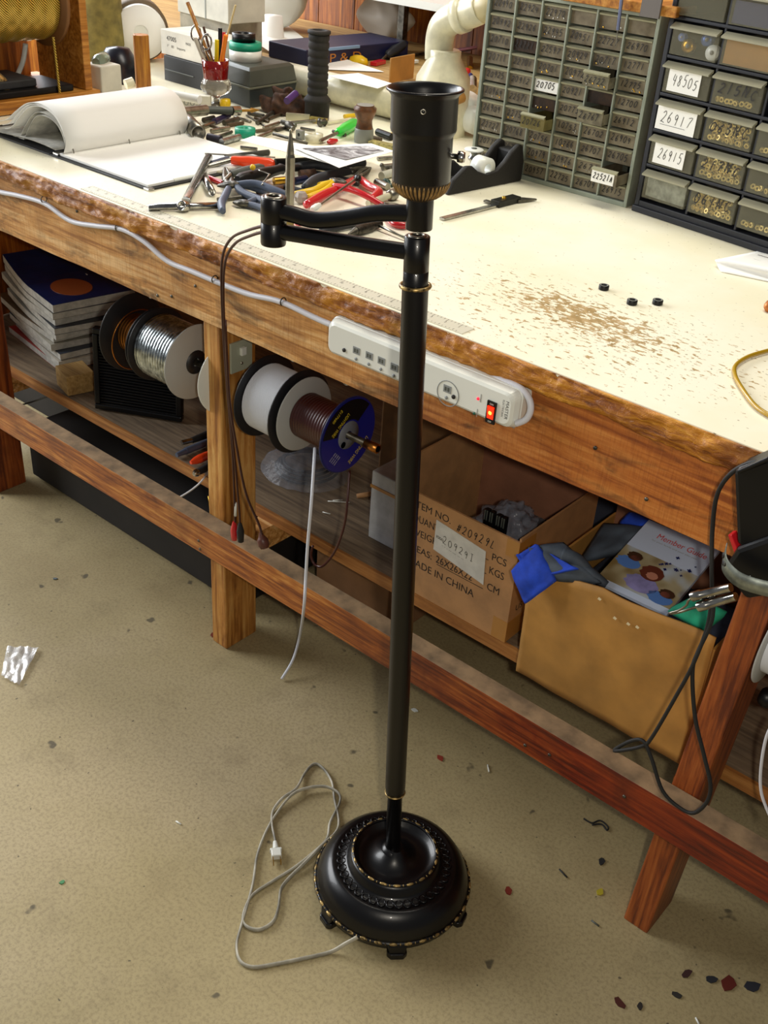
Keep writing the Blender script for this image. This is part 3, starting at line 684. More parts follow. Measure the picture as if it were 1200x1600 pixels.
for px, py, m, lb in ((747, 623, LEDR, 'red indicator light'), (741, 646, mat('green_indicator', '1C5C48', 0.3), 'green indicator light')):
    p = sd(px, py); tag(MB().lathe([(0.0024, 0), (0.0020, 0.0010), (0, 0.0014)], m, frame(p, p - Y), 12).build('indicator', ps), lb)
lg = MB()
p = sd(789, 640); lg.text('MASTER', Vector((p.x + 0.0005, 1.1116, p.z + 0.0130)), -Z, X, 0.0050, INK, width=0.027)
lg.text('ELECTRICIAN', Vector((p.x - 0.0050, 1.1116, p.z + 0.0130)), -Z, X, 0.0030, INK, width=0.025)
for px, py in ((751, 622), (745, 645)):
    p = sd(px, py); lg.box((p.x, 1.1114, p.z - 0.006), (p.x + 0.0009, 1.1118, p.z + 0.006), SLOT)
lg.build('printed_label', ps)
cb = VV([(806, 662, 1.12), (822, 655, 1.125), (829, 640, 1.128), (826, 622, 1.131), (812, 606, 1.133), (780, 593, 1.136), (740, 583, 1.138), (690, 565, 1.139), (630, 545, 1.140), (560, 523, 1.140), (500, 500, 1.141), (440, 472, 1.141), (390, 460, 1.141), (345, 443, 1.141), (300, 424, 1.141), (262, 408, 1.141), (225, 377, 1.141), (190, 358, 1.141), (150, 353, 1.141), (110, 345, 1.141), (70, 318, 1.141), (30, 306, 1.141), (0, 300, 1.141), (-60, 285, 1.141)])
MB().tube(smoothp(cb, 6), 0.0048, WHITEC, 10).build('cord', ps)
for px, py in ((66, 312), (182, 356), (333, 437), (440, 472)):
    p = V(px, py, 1.138); M_ = Matrix.Translation((p.x, 1.148, p.z)) @ Matrix.Rotation(math.pi / 2, 4, 'Y')
    c = MB().torus(0.0062, 0.0011, DULL, Matrix.Translation((p.x, 1.1415, p.z)) @ Matrix.Rotation(math.pi / 2, 4, 'Y'), 20, 6)
    c.build('cord_clip', ps)

# ================================================================== RULER
a = T(140, 292, 0.9008); b_ = T(740, 514, 0.9008)
L = (b_ - a).length
rl = MB().box((a.x, 1.143, 0.9), (b_.x, 1.172, 0.9012), STEEL if False else mat('satin_ruler_steel', 'CFCBB8', 0.4, 0.0))
for i in range(int((b_.x - a.x) / 0.00635)):
    x = a.x + i * 0.00635; l = 0.008 if i % 4 == 0 else 0.004
    rl.box((x, 1.1705 - l, 0.9012), (x + 0.0006, 1.1705, 0.90135), INKB); rl.box((x, 1.1445, 0.9012), (x + 0.0006, 1.1445 + l * 0.6, 0.90135), INKB)
    if i % 4 == 0: rl.text(str(35 - i // 4), (x + 0.001, 1.157, 0.9014), X, Y, 0.0045, INKB)
tag(rl.build('steel_ruler'), 'long steel ruler lying along the front edge of the bench top', 'ruler')

# ================================================================== WIRE SPOOLS
def spool(label, xL, rL, mL, xR, rR, mR, rc, mw, y=ROD_Y, z=ROD_Z, label_disc=None, turns=8, hub=0.018, mh=SPOOLK, groups='wire spools on the rod', holes=False):
    t = thing('wire_spool', ((xL + xR) / 2, y, z - max(rL, rR)), label, 'wire spool', groups)
    def disc(x, r, m, s):
        d = MB(Matrix.Translation((x, y, z)) @ Matrix.Rotation(math.pi / 2, 4, 'Y'))
        d.lathe([(0.0075, -0.0015), (r - 0.0015, -0.0015), (r, -0.0005), (r, 0.0005), (r - 0.0015, 0.0015), (0.0075, 0.0015)], m, n=56, caps=False)
        return d
    if rL: disc(xL, rL, mL, -1).build('flange', t)
    dd = disc(xR, rR, mR, 1)
    dd.build('flange', t)
    c = MB(Matrix.Translation((0, y, z)) @ Matrix.Rotation(math.pi / 2, 4, 'Y'))
    prof = []
    n_ = turns; w0 = xL + 0.003; w1 = xR - 0.003
    for i in range(n_ * 4 + 1):
        u = i / (n_ * 4); prof.append((rc + 0.0016 * abs(math.sin(u * n_ * math.pi)) - 0.0008, w0 + (w1 - w0) * u))
    c.lathe(prof, mw, n=40, caps=False); c.build('wire_winding', t)
    h = MB(Matrix.Translation((0, y, z)) @ Matrix.Rotation(math.pi / 2, 4, 'Y'))
    h.lathe([(0.0078, xL), (hub, xL + 0.0), (hub, xR + 0.0022), (0.0078, xR + 0.0025)], mh, n=24, caps=False); h.build('hub', t)
    return t
SR = Matrix.Rotation(math.pi / 2, 4, 'Y')
sB = spool('burgundy lighting wire spool with dark blue lettered end disc', -1.158, 0.069, SPOOLG, -1.054, 0.0705, NAVY, 0.041, WIREB, turns=16, hub=0.026, mh=mat('grey_hub', '6C7078', 0.5))
lab = MB()
lx = -1.0518
C0 = Vector((lx, ROD_Y, ROD_Z))
lab.lathe([(0.026, 0), (0.068, 0.0)], mat('spool_label_blue', '161A78', 0.35), Matrix.Translation(C0) @ SR, 56, caps=False)
# dark upper half band of the printed label
vs = [(0, 0, 0)]; pts = []
for k in range(25):
    a = math.radians(40 + k * 130 / 24); pts.append((0.066 * math.cos(a), 0.066 * math.sin(a)))
for k in range(24, -1, -1):
    a = math.radians(40 + k * 130 / 24); pts.append((0.029 * math.cos(a), 0.029 * math.sin(a)))
lab.add([(lx + 0.0004, ROD_Y + pz_ * -1 * 0 + px_, ROD_Z + pz_) for px_, pz_ in pts], [tuple([i, i + 1, 48 - i, 49 - i]) for i in range(24)], mat('label_black_band', '06060A', 0.4))
lo = lx + 0.0008
dU = Vector((0, -0.55, -0.83)); dW = Vector((0, 0.83, -0.55))
def disc_text(s, cy, cz, u, h, width, m=YEL):
    u = Vector(u).normalized(); v = Vector((0, -u.z, u.y)); 
    lab.text(s, C0 + Vector((lo - lx, cy, cz)), u, -v if False else v, h, m, width=width)
disc_text('LIGHTING WIRE', -0.004, 0.044, (0, -0.80, -0.60), 0.0075, 0.050)
disc_text('E177680', -0.022, 0.056, (0, -0.80, -0.60), 0.0062, 0.027)
disc_text('LIGHTING WIRE', 0.047, -0.018, (0, -0.80, -0.60), 0.0085, 0.058)
for i in range(4): disc_text('300V AWM', -0.033 + i * 0.004, -0.022 - i * 0.004, (0, -0.80, -0.60), 0.0022, 0.018, WHITEP)
lab.lathe([(0.0, 0.0004), (0.006, 0.0004)], GREYD, Matrix.Translation(C0 + Vector((0.001, -0.014, -0.014))) @ SR, 16)
lab.build('printed_disc_label', sB)
spool('white wire spool with two black flanges, right of the bench post', -1.256, 0.078, SPOOLK, -1.170, 0.078, SPOOLK, 0.062, WIREW, turns=26, hub=0.02)
spool('silver tinned wire spool with grey front flange, left of the bench post', -1.560, 0.074, SPOOLK, -1.449, 0.075, SPOOLG, 0.063, TINW, turns=14, hub=0.024)
spool('white plastic spool half hidden behind the bench post', -1.372, 0, WHITEP, -1.359, 0.072, WHITEP, 0.024, SPOOLK, turns=2, hub=0.02)
spool('copper wire spool with large black flange, farthest left on the rod', -1.640, 0.080, SPOOLK, -1.572, 0.070, SPOOLK, 0.040, COPPER, turns=8)
# strands leaving the spools
w1 = VV([(492, 700, 1.165), (487, 780, 1.11), (481, 850, 1.10), (478, 900, 1.095), (475, 950, 1.09)])
w1 += [T(469, 990, 0.085), T(458, 1030, 0.035), T(440, 1061, 0.005)]
tag(MB().tube(smoothp(w1, 6), 0.0028, WIREW, 8).build('white_lighting_wire'), 'straight strand of white wire hanging from spool down to floor', 'wire')
w2 = VV([(546, 735, 1.22), (543, 780, 1.20), (538, 820, 1.19), (524, 860, 1.18), (505, 884, 1.18), (492, 882, 1.18), (486, 868, 1.18), (489, 853, 1.18)])
tag(MB().tube(smoothp(w2, 6), 0.0024, WIREB, 8).build('burgundy_wire_end'), 'loose hooked end of burgundy wire hanging below the blue-labelled spool', 'wire')
cr = MB(Matrix.Translation((-1.625, ROD_Y, ROD_Z - 0.012)) @ SR); cr.torus(0.062, 0.0014, COPPER, None, 40, 6)
tag(cr.build('copper_wire_loop'), 'thin loose loop of copper wire beside the left black flange', 'wire')

# ================================================================== UNDER THE BENCH
ZS = 0.2845
def poly_box(name, lo, hi, m, label, cat, bevel=0.002):
    return tag(MB().box(lo, hi, m).build(name, bevel=bevel), label, cat)
# dark long case on the floor behind the rail
cs = MB().box((-2.2, 1.275, 0.012), (-1.40, 1.80, 0.16), mat('dark_case', '1E1A18', 0.7, 0, 0.3, 12))
cs.box((-2.19, 1.285, 0.0), (-1.41, 1.79, 0.012), BLACKR)
tag(cs.build('storage_case', bevel=0.004), 'long dark flat case lying on the floor under the left half of bench', 'case')
tag(MB().box((-2.95, 1.50, 0), (-2.24, 1.95, 0.19), mat('dark_case', '1E1A18', 0.7)).build('added_dark_crate', bevel=0.004), 'added dark crate hiding bright floor at the far left under the shelf', 'crate')  # added box: darkens the bright floor patch behind the left leg
# magazines
pA = T(112, 522, 0.45)
mg = [('164A9E', 0), ('C8C4B4', 0.01), ('2A2E38', -0.012), ('D0CCC0', 0.008), ('8A6C4A', -0.006), ('C8C8C8', 0.012), ('B04038', 0.0), ('B8B4A8', -0.01), ('54607A', 0.006), ('C8C2B0', 0.0)]
ml = ['lowest magazine of the stack under the bench, red spine', 'second magazine from the bottom of the stack', 'third magazine from the bottom of the stack', 'fourth magazine from the bottom of the stack', 'fifth magazine from the bottom of the stack, splayed to left', 'sixth magazine from the bottom of the stack', 'seventh magazine from the bottom of the stack', 'eighth magazine from the bottom of the stack', 'second magazine from the top of the stack, page edges showing', 'top magazine of the stack with dark blue cover and orange pot picture']
cc = ['B03A34', 'C8C0B0', '38404E', 'B8B4A4', '6A543C', 'A8A8A0', '2E3440', 'B4B0A2', '8A8474', '12285C']
xc, yc = -2.295, 1.505
zz = ZS
for i in range(10):
    h = 0.0175 if i < 9 else 0.022
    rot = (0.10, -0.05, 0.08, -0.02, 0.16, 0.02, -0.08, 0.10, 0.0, 0.03)[i]
    sx = (-0.01, 0.012, 0.0, -0.02, -0.035, 0.0, 0.014, -0.01, 0.0, 0.0)[i]
    Mx = Matrix.Translation((xc + sx, yc, zz)) @ Matrix.Rotation(rot * 0.5 - 0.20, 4, 'Z')
    W, D = 0.150, 0.110
    def mag(u, v, top, h=h, W=W, D=D, i=i):
        x = -W + 2 * W * u; y = -D + 2 * D * v
        bend = 0.028 * max(0, 0.45 - u) ** 1.5 * 2.2 * (i / 9.0)
        return (x, y, (h - 0.0012 if top else 0.0003) + bend)
    m_ = MB(Mx)
    N = 10
    top = [mag(k / N, 0, 1) for k in range(N + 1)]; 
    def sheet(z0_, z1_, mm):
        vs = []; fs = []
        for k in range(N + 1):
            u = k / N; x = -W + 2 * W * u; bend = 0.030 * (max(0, 0.5 - u) * 2) ** 1.6 * (i / 9.0) * 1.2
            for y in (-D, D):
                vs += [(x, y, z0_ + bend), (x, y, z1_ + bend)]
        for k in range(N):
            a = k * 4; b2 = a + 4
            fs += [(a, b2, b2 + 1, a + 1), (a + 2, a + 3, b2 + 3, b2 + 2), (a + 1, b2 + 1, b2 + 3, a + 3), (a, a + 2, b2 + 2, b2)]
        fs += [(0, 1, 3, 2), (N * 4, N * 4 + 2, N * 4 + 3, N * 4 + 1)]
        m_.add(vs, fs, mm)
    sheet(0.001, h - 0.0015, PAPERG)
    cvm = mat('magazine_cover_%d' % i, cc[i], 0.35, 0, 0.2, 25)
    sheet(h - 0.0015, h - 0.0005, cvm); sheet(0.0, 0.001, cvm)
    if i == 9:
        m_.prism([(0.06 + 0.06 * math.cos(k * math.pi / 12), -0.02 + 0.05 * math.sin(k * math.pi / 12)) for k in range(24)], 0.0012, mat('printed_copper_pot', 'A85A30', 0.35), Matrix.Translation((0, 0, h - 0.0006)))
        m_.box((-0.10, 0.05, h - 0.0005), (0.0, 0.053, h + 0.0004), WHITEP)
    tag(m_.build('magazine'), ml[i], 'magazine', 'magazines stacked on the lower shelf')
    zz += h + 0.0004
# wood block
a = T(97, 606, ZS)
tag(MB(Matrix.Translation((-2.085, 1.338, ZS)) @ Matrix.Rotation(-0.25, 4, 'Z')).box((-0.03, -0.02, 0), (0.045, 0.05, 0.052), PLY).build('wood_block', bevel=0.002), 'short block of pale wood on the shelf beside the magazine stack', 'wood block')
# louvred vent panel leaning
VL = thing('vent_panel', (-1.87, 1.36, ZS), 'black square louvred vent panel leaning upright on the lower shelf', 'vent')
p00 = T(148, 640, ZS); p10 = T(283, 662, ZS)
vx = (p10 - p00); wv_ = vx.length; vx.normalize(); vn = Vector((vx.y, -vx.x, 0)); vup = (Z - vn * 0.10).normalized()
VM = Matrix(((vx.x, -vn.x, vup.x, p00.x), (vx.y, -vn.y, vup.y, p00.y), (vx.z, -vn.z, vup.z, p00.z + 0.002), (0, 0, 0, 1)))
hv = 0.20
f = MB(VM); t_ = 0.014
f.box((0, 0, 0), (wv_, 0.02, t_), BLACKP); f.box((0, 0, hv - t_), (wv_, 0.02, hv), BLACKP); f.box((0, 0, t_), (t_, 0.02, hv - t_), BLACKP); f.box((wv_ - t_, 0, t_), (wv_, 0.02, hv - t_), BLACKP)
f.build('frame', VL, bevel=0.003)
lv = MB(VM)
for i in range(24):
    z = t_ + (hv - 2 * t_) * i / 24
    lv.add([(t_, 0.003, z), (wv_ - t_, 0.003, z), (wv_ - t_, 0.012, z + 0.006), (t_, 0.012, z + 0.006), (t_, 0.003, z + 0.0015), (wv_ - t_, 0.003, z + 0.0015), (wv_ - t_, 0.012, z + 0.0075), (t_, 0.012, z + 0.0075)], [(0, 1, 2, 3), (7, 6, 5, 4), (0, 4, 5, 1), (2, 6, 7, 3)], BLACKP)
lv.box((t_, 0.014, t_), (wv_ - t_, 0.018, hv - t_), BLACKR)
lv.build('louvres', VL)
# light switch plate hung behind the post
sp_ = thing('switch_plate', (-1.345, 1.262, 0.66), 'yellowed light switch plate with white toggle on the right side of bench post', 'light switch')
xw = -1.3238
pa, pb, pc_, pd_ = U(358, 522, xw), U(392, 540, xw), U(392, 586, xw), U(358, 570, xw)
y0_, y1_ = pa.y, pb.y; z1_, z0_ = (pa.z + pb.z) / 2, (pc_.z + pd_.z) / 2
MB().box((xw - 0.0006, y0_, z0_), (xw + 0.004, y1_, z1_), mat('yellowed_plate', 'A8AC98', 0.35)).build('plate', sp_, bevel=0.001)
ym_ = (y0_ + y1_) / 2; zt2 = z0_ + (z1_ - z0_) * 0.68
MB().box((xw + 0.0042, ym_ - 0.006, zt2 - 0.008), (xw + 0.011, ym_ + 0.006, zt2 + 0.007), WHITEP).build('toggle', sp_, bevel=0.001)
pq = Vector((xw + 0.004, ym_, z0_ + (z1_ - z0_) * 0.25)); MB().lathe([(0.003, 0), (0.002, 0.0015), (0, 0.0018)], STEEL, frame(pq, pq + X), 10).build('screw', sp_)
# tools on the shelf at the post
def tool(name, label, cat, segs, group=None, z=None):
    """segs: (part name, p0, p1, radii, material)"""
    base_ = segs[0][1]
    t = thing(name, base_, label, cat, group)
    for pn, p0, p1, rad, m in segs:
        L_ = (p1 - p0).length; n_ = len(rad)
        pr_ = [(r, L_ * i / (n_ - 1)) for i, r in enumerate(rad)]
        MB(frame(p0, p1)).lathe(pr_, m, n=14).build(pn, t)
    return t
zt = ZS + 0.009
a, m1, c = T(284, 692, zt), T(300, 688, zt), T(352, 668, zt)
tool('nut_driver', 'chrome ended nut driver on the shelf, left of the bench post', 'tool', [('shaft', a, m1, [0.006, 0.006], CHROME), ('handle', m1, c, [0.007, 0.009, 0.009], BLACKR)])
a, m1, c = T(276, 711, zt), T(290, 705, zt), T(350, 680, zt)
tool('grey_plier_handle', 'grey-handled tool beside the orange handle on the lower shelf', 'tool', [('tip', a, m1, [0.005, 0.007], BLUEG), ('handle', m1, c, [0.008, 0.008, 0.007], BLUEG)])
a, m1, c = T(298, 723, zt + 0.003), T(312, 717, zt + 0.003), T(350, 700, zt + 0.003)
tool('orange_screwdriver', 'orange handled screwdriver sticking over the lower shelf edge', 'screwdriver', [('handle', a, m1, [0.004, 0.0085, 0.010], ORANGE), ('handle_end', m1, c, [0.010, 0.009, 0.007], ORANGE)])
a, m1, c = T(303, 741, zt + 0.004), T(309, 738, zt + 0.004), T(352, 715, zt + 0.004)
tool('chrome_socket_driver', 'black handled driver with round chrome end, lowest by the post', 'tool', [('chrome_end', a, m1, [0.005, 0.0085, 0.0085], CHROME), ('handle', m1, c, [0.0075, 0.009, 0.008], BLACKR)])
tag(MB().tube(smoothp([T(336, 700, ZS + 0.02), T(330, 725, ZS + 0.012), V(318, 748, 1.29), V(300, 765, 1.285), V(274, 781, 1.28), V(268, 786, 1.275)], 6), 0.0022, WHITEC, 8).build('white_wire_tail'), 'thin white wire curling off the shelf edge left of post', 'wire')
tag(MB().tube([V(326, 775, 1.26), V(329, 800, 1.252)], [0.002, 0.0018], BRASS, 8).build('long_nail'), 'thin brass nail standing left of the bench post near rail', 'nail')
tag(MB().tube(smoothp([U(0, 642, -2.28), V(50, 628, 1.34), V(90, 616, 1.34), V(145, 614, 1.40)], 6), 0.0022, BLACKR, 8).build('black_cable'), 'thin black cable crossing the shelf in front of the magazines', 'cable')
# coiled hose bag
hb = MB()
hc = T(455, 745, ZS)
def bag_fn(u, v):
    a = 2 * math.pi * u; r = 0.11 * math.sin(v * math.pi / 2) if v < 1 else 0.11
    r = 0.105 * (v ** 0.6); h = 0.05 * (1 - v ** 2) + 0.006 * mnoise.noise(Vector((math.cos(a) * 4 * v, math.sin(a) * 4 * v, 1))) * 2
    return (hc.x + r * math.cos(a), hc.y + 0.045 + r * 0.9 * math.sin(a), ZS + max(0.001, h))
hb.surf(bag_fn, 40, 14, mat('dusty_clear_film', '9A9EA8', 0.35, alpha=0.30, bump=0.8, bscale=40, bdist=0.006)); tag(hb.build('plastic_bag'), 'crumpled clear plastic bag over a coil on the lower shelf', 'bag')
co = MB()
for k in range(4): co.torus(0.07 - 0.006 * k, 0.0035, BLACKR, Matrix.Translation((hc.x, hc.y + 0.05, ZS + 0.005 + 0.006 * k)), 40, 6)
tag(co.build('cable_coil'), 'coil of dark cable inside the clear bag on the shelf', 'cable')
for k, (px, py, qx, qy) in enumerate(((512, 783, 546, 785), (504, 800, 516, 803), (520, 782, 535, 781))):
    tag(MB().tube([T(px, py, ZS + 0.001), T(qx, qy, ZS + 0.001)], 0.0012, WHITEP, 6).build('wire_offcut'), ['long pale wire offcut on the shelf below the blue-labelled spool', 'short pale wire offcut on the shelf, nearest the rail', 'thin pale wire offcut lying across the longer one'][k], 'wire offcut')
tag(MB().tube([T(558, 775, ZS + 0.003), T(586, 771, ZS + 0.003)], [0.005, 0.006], CARD, 10).build('wood_dowel'), 'short wooden peg on the shelf beside the white carton', 'dowel')
# white carton left of box
w_ = T(575, 838, ZS); e_ = T(625, 872, ZS)
wc = thing('white_carton', (w_.x, w_.y, ZS), 'white corrugated carton standing behind the lamp pole on lower shelf', 'carton')
x0, y0 = w_.x, w_.y + 0.0
MB().box((x0, y0, ZS), (x0 + 0.105, y0 + 0.13, ZS + 0.155), mat('corrugated_white', 'BFC2C4', 0.8, 0, 0.1, 40)).build('box', wc, bevel=0.002)
MB().box((x0 - 0.001, y0 - 0.002, ZS + 0.118), (x0 + 0.106, y0 + 0.002, ZS + 0.1245), TAPEC).build('tape', wc)
# brown parcel behind
tag(MB(Matrix.Translation((-1.22, 1.72, ZS)) @ Matrix.Rotation(0.5, 4, 'Z')).box((-0.12, -0.1, 0), (0.12, 0.1, 0.22), mat('old_carton', '8A6238', 0.8, 0, 0.2, 15)).build('brown_carton', bevel=0.003), 'old brown carton at the back of lower shelf, behind the spools', 'carton')
tag(MB(Matrix.Translation((-0.85, 1.78, ZS)) @ Matrix.Rotation(-0.1, 4, 'Z')).box((-0.14, -0.12, 0), (0.14, 0.12, 0.20), mat('slate_bin', '3A3E4C', 0.6)).build('slate_grey_bin', bevel=0.003), 'slate grey bin at the back of lower shelf behind printed box', 'bin')
# cartons on the floor below the shelf
tag(MB(Matrix.Translation((-1.17, 1.55, 0)) @ Matrix.Rotation(0.0, 4, 'Z')).box((-0.14, -0.13, 0), (0.07, 0.2, 0.235), mat('floor_carton', '8C6644', 0.8, 0, 0.12, 12)).build('floor_carton', bevel=0.003), 'brown carton on the floor under the lower shelf, behind hanging wires', 'carton')
tag(MB(Matrix.Translation((-1.55, 1.66, 0)) @ Matrix.Rotation(0.35, 4, 'Z')).box((-0.0, -0.1, 0), (0.3, 0.14, 0.20), mat('pale_carton', '8E7A68', 0.8, 0, 0.12, 12)).build('pale_floor_carton', bevel=0.003), 'paler carton on the floor under the shelf, right of the post', 'carton')
tag(MB().box((-1.44, 1.52, 0.0), (-1.30, 1.555, 0.03), mat('dark_red_strip', '5A1812', 0.5)).build('red_strip'), 'dark red strip on the floor in front of the pale carton', 'strip')

# ---- printed cardboard box
BX0, BX1, BY0, BY1, BZ1 = -1.0, -0.738, 1.300, 1.56, 0.499
cb1 = thing('printed_box', (-0.87, 1.43, ZS), 'open cardboard box printed MADE IN CHINA with a white number sticker', 'cardboard box')
w5 = 0.004
m1 = MB().box((BX0, BY0, ZS), (BX1, BY0 + w5, BZ1), CARD); m1.build('front_wall', cb1)
MB().box((BX1 - w5, BY0 + w5, ZS), (BX1, BY1, BZ1 + 0.005), CARD).build('side_wall', cb1)
MB().box((BX0, BY0 + w5, ZS), (BX0 + w5, BY1, BZ1 + 0.05), CARD).build('side_wall', cb1)
MB().box((BX0 + w5, BY1 - w5, ZS), (BX1 - w5, BY1, BZ1 + 0.06), CARDIN).build('back_wall', cb1)
MB().box((BX0 + w5, BY0 + w5, ZS), (BX1 - w5, BY1 - w5, ZS + 0.004), CARDIN).build('bottom', cb1)
fy = BY0 - 0.0004
pt = MB()
def ft(s, px0, px1, py, h, m=INK):
    a = V(px0, py, fy); bb = V(px1, py, fy)
    pt.text(s, (a.x, fy, a.z), X, Z, h, m, width=bb.x - a.x)
rows = [0.4690, 0.4400, 0.4110, 0.3760, 0.3440]
def rowt(s, x, i, wdt, h=0.0145): pt.text(s, (x, fy, rows[i]), X, Z, h, INK, width=wdt)
rowt('ITEM NO.', -0.965, 0, 0.083); rowt('QUANTITY', -0.965, 1, 0.085); rowt('WEIGHT', -0.965, 2, 0.072); rowt('MEAS:', -0.965, 3, 0.050); rowt('MADE IN CHINA', -0.965, 4, 0.150, 0.0155)
rowt('26X26X22', -0.905, 3, 0.082, 0.0155); rowt('PCS', -0.788, 1, 0.030); rowt('KGS', -0.790, 2, 0.031, 0.0150); rowt('CM', -0.790, 3, 0.026, 0.0150)
pt.hand('#20929L', (-0.868, fy, 0.4625), X, Z, 0.0165, 0.085, INK, 0.0008)
for x0_, x1_, z_ in ((-0.875, -0.795, 0.406), (-0.88, -0.795, 0.4355), (-0.902, -0.798, 0.372)): pt.box((x0_, fy - 0.0001, z_), (x1_, fy + 0.0003, z_ + 0.0011), INK)
pt.build('printed_lettering', cb1)
lb_ = MB(); fy2 = BY0 - 0.0010
c4 = [V(682, 812, fy2), V(759, 862, fy2), V(755, 914, fy2), V(677, 858, fy2)]
lb_.add(c4 + [p + Y * 0.0008 for p in c4], [(3, 2, 1, 0), (0, 1, 5, 4), (1, 2, 6, 5), (2, 3, 7, 6), (3, 0, 4, 7)], mat('sticker_paper', 'D8D6CC', 0.6, 0, 0.08, 40))
e1 = (c4[1] - c4[0]).normalized(); e2 = (c4[0] - c4[3]).normalized()
lb_.hand('20929I', c4[3] + e1 * 0.018 + e2 * 0.026 - Y * 0.0003, e1, e2, 0.0155, 0.074, INK, 0.0005, 0.05)
lb_.text('I000', c4[3] + e1 * 0.004 + e2 * 0.028 - Y * 0.0003, e1, e2, 0.0060, INKB, width=0.016)
lb_.text('- - - -- --- -- --', c4[3] + e1 * 0.018 + e2 * 0.018 - Y * 0.0003, e1, e2, 0.0040, INKB, width=0.050)
lb_.build('number_sticker', cb1)
tp = MB().box((BX1 - 0.025, BY0 - 0.0006, BZ1 - 0.035), (BX1 + 0.0006, BY0 + 0.0001, BZ1 - 0.001), TAPEC).box((BX1 + 0.0001, BY0, BZ1 - 0.035), (BX1 + 0.0006, BY0 + 0.05, BZ1 - 0.001), TAPEC)
tp.build('packing_tape', cb1); tp = MB().box((BX1 - 0.03, BY0 - 0.0006, ZS + 0.001), (BX1 + 0.0006, BY0 + 0.0001, ZS + 0.045), TAPEC).box((BX1 + 0.0001, BY0, ZS + 0.001), (BX1 + 0.0006, BY0 + 0.05, ZS + 0.045), TAPEC)
tp.build('packing_tape', cb1)
sd_ = MB(); sd_.text('US', (BX1 + 0.0005, BY0 + 0.02, 0.345), Y, Z, 0.013, INK, width=0.02); sd_.text('CH', (BX1 + 0.0005, BY0 + 0.02, 0.315), Y, Z, 0.013, INK, width=0.02); sd_.build('side_lettering', cb1)
# contents: bubble-wrapped bag and black clips
random.seed(3)
bb = MB()
def wrap(u, v):
    a = 2 * math.pi * u; ph = v * math.pi * 0.5
    r = 0.058 * math.sin(ph + 0.001); h = 0.075 * math.cos(ph)
    n3 = mnoise.noise(Vector((math.cos(a) * r * 60, math.sin(a) * r * 60, h * 60))) * 0.014
    return (-0.820 + (r + n3) * math.cos(a), 1.385 + (r * 1.1 + n3) * math.sin(a), 0.425 + h + n3)
bb.surf(wrap, 56, 24, mat('grey_bubble_film', '8A8E9C', 0.12, alpha=0.5, bump=0.8, bscale=70, bdist=0.004, coat=0.6)); tag(bb.build('bubble_wrap_bag'), 'crumpled clear bubble bag inside the printed cardboard box', 'bag')
tag(MB().box((-0.885, 1.320, ZS + 0.0045), (-0.755, 1.50, 0.424), mat('grey_lining', '55545A', 0.7, 0, 0.3, 40)).build('grey_packet'), 'dull grey packet filling the printed cardboard box', 'packet')
for i, (px, py) in enumerate(((764, 786), (773, 783), (782, 800), (790, 803))):
    p = V(px, py, 1.326); p.z = min(p.z, 0.515)
    mb = MB().box((p.x - 0.0045, 1.322, 0.4245), (p.x + 0.0045, 1.332, p.z), BLACKP)
    for k in (-0.0022, 0.0022): mb.box((p.x + k - 0.0012, 1.320, p.z - 0.02), (p.x + k + 0.0012, 1.322, p.z), GREYD)
    tag(mb.build('black_clip', bevel=0.001), 'black plastic clip standing in the printed box, %s' % ['leftmost of four', 'second from the left', 'second from the right', 'rightmost, touching the bubble bag'][i], 'clip', 'black clips in the printed box')

# ---- tan cardboard box with gloves and magazine
b2 = thing('tan_box', (-0.52, 1.36, ZS), 'plain tan cardboard box overhanging the shelf, gloves and magazine inside', 'cardboard box')
TY = 1.252
def front2(u, v):
    x = -0.680 + (0.315) * u - 0.004 * v; zt_ = 0.478 + 0.058 * min(1.0, u / 0.42) ** 0.7 + 0.003 * math.sin(u * 9)
    z = ZS - 0.0 + (zt_ - ZS) * v
    return (x, TY - 0.010 * math.sin(u * math.pi) * v + 0.002 * mnoise.noise(Vector((u * 6, v * 6, 0))), z)
MB().surf(front2, 40, 16, CARD2).build('front_wall', b2, solid=0.004)
MB().box((-0.682, TY + 0.004, ZS), (-0.678, 1.52, 0.490), CARD2).build('side_wall', b2)
MB().box((-0.370, TY + 0.004, ZS), (-0.366, 1.52, 0.515), CARD2).build('side_wall', b2)
MB().box((-0.678, 1.516, ZS), (-0.370, 1.52, 0.56), CARDIN).build('back_wall', b2)
MB().box((-0.678, TY + 0.004, ZS), (-0.370, 1.516, ZS + 0.004), CARDIN).build('bottom', b2)
wm = MB()
for px, py, a in ((937, 935, 0.5), (961, 965, 0.3), (982, 974, 0.6), (996, 979, 0.2)):
    p = V(px, py, TY - 0.0105); wm.add([(p.x - 0.003, TY - 0.0118, p.z - 0.002), (p.x + 0.002, TY - 0.0118, p.z - 0.003), (p.x + 0.004, TY - 0.0118, p.z + 0.001), (p.x - 0.001, TY - 0.0118, p.z + 0.003)], [(0, 1, 2, 3)], mat('pale_scuffs', 'D8C8A0', 0.7))
wm.build('paint_scuffs', b2)
tag(MB().box((-0.66, 1.30, ZS + 0.0045), (-0.385, 1.50, 0.430), mat('rag_fill', '3A4258', 0.9, 0, 0.3, 20, 0.5, 40)).build('folded_rags', bevel=0.01), 'dark folded rags filling the tan cardboard box', 'rags')
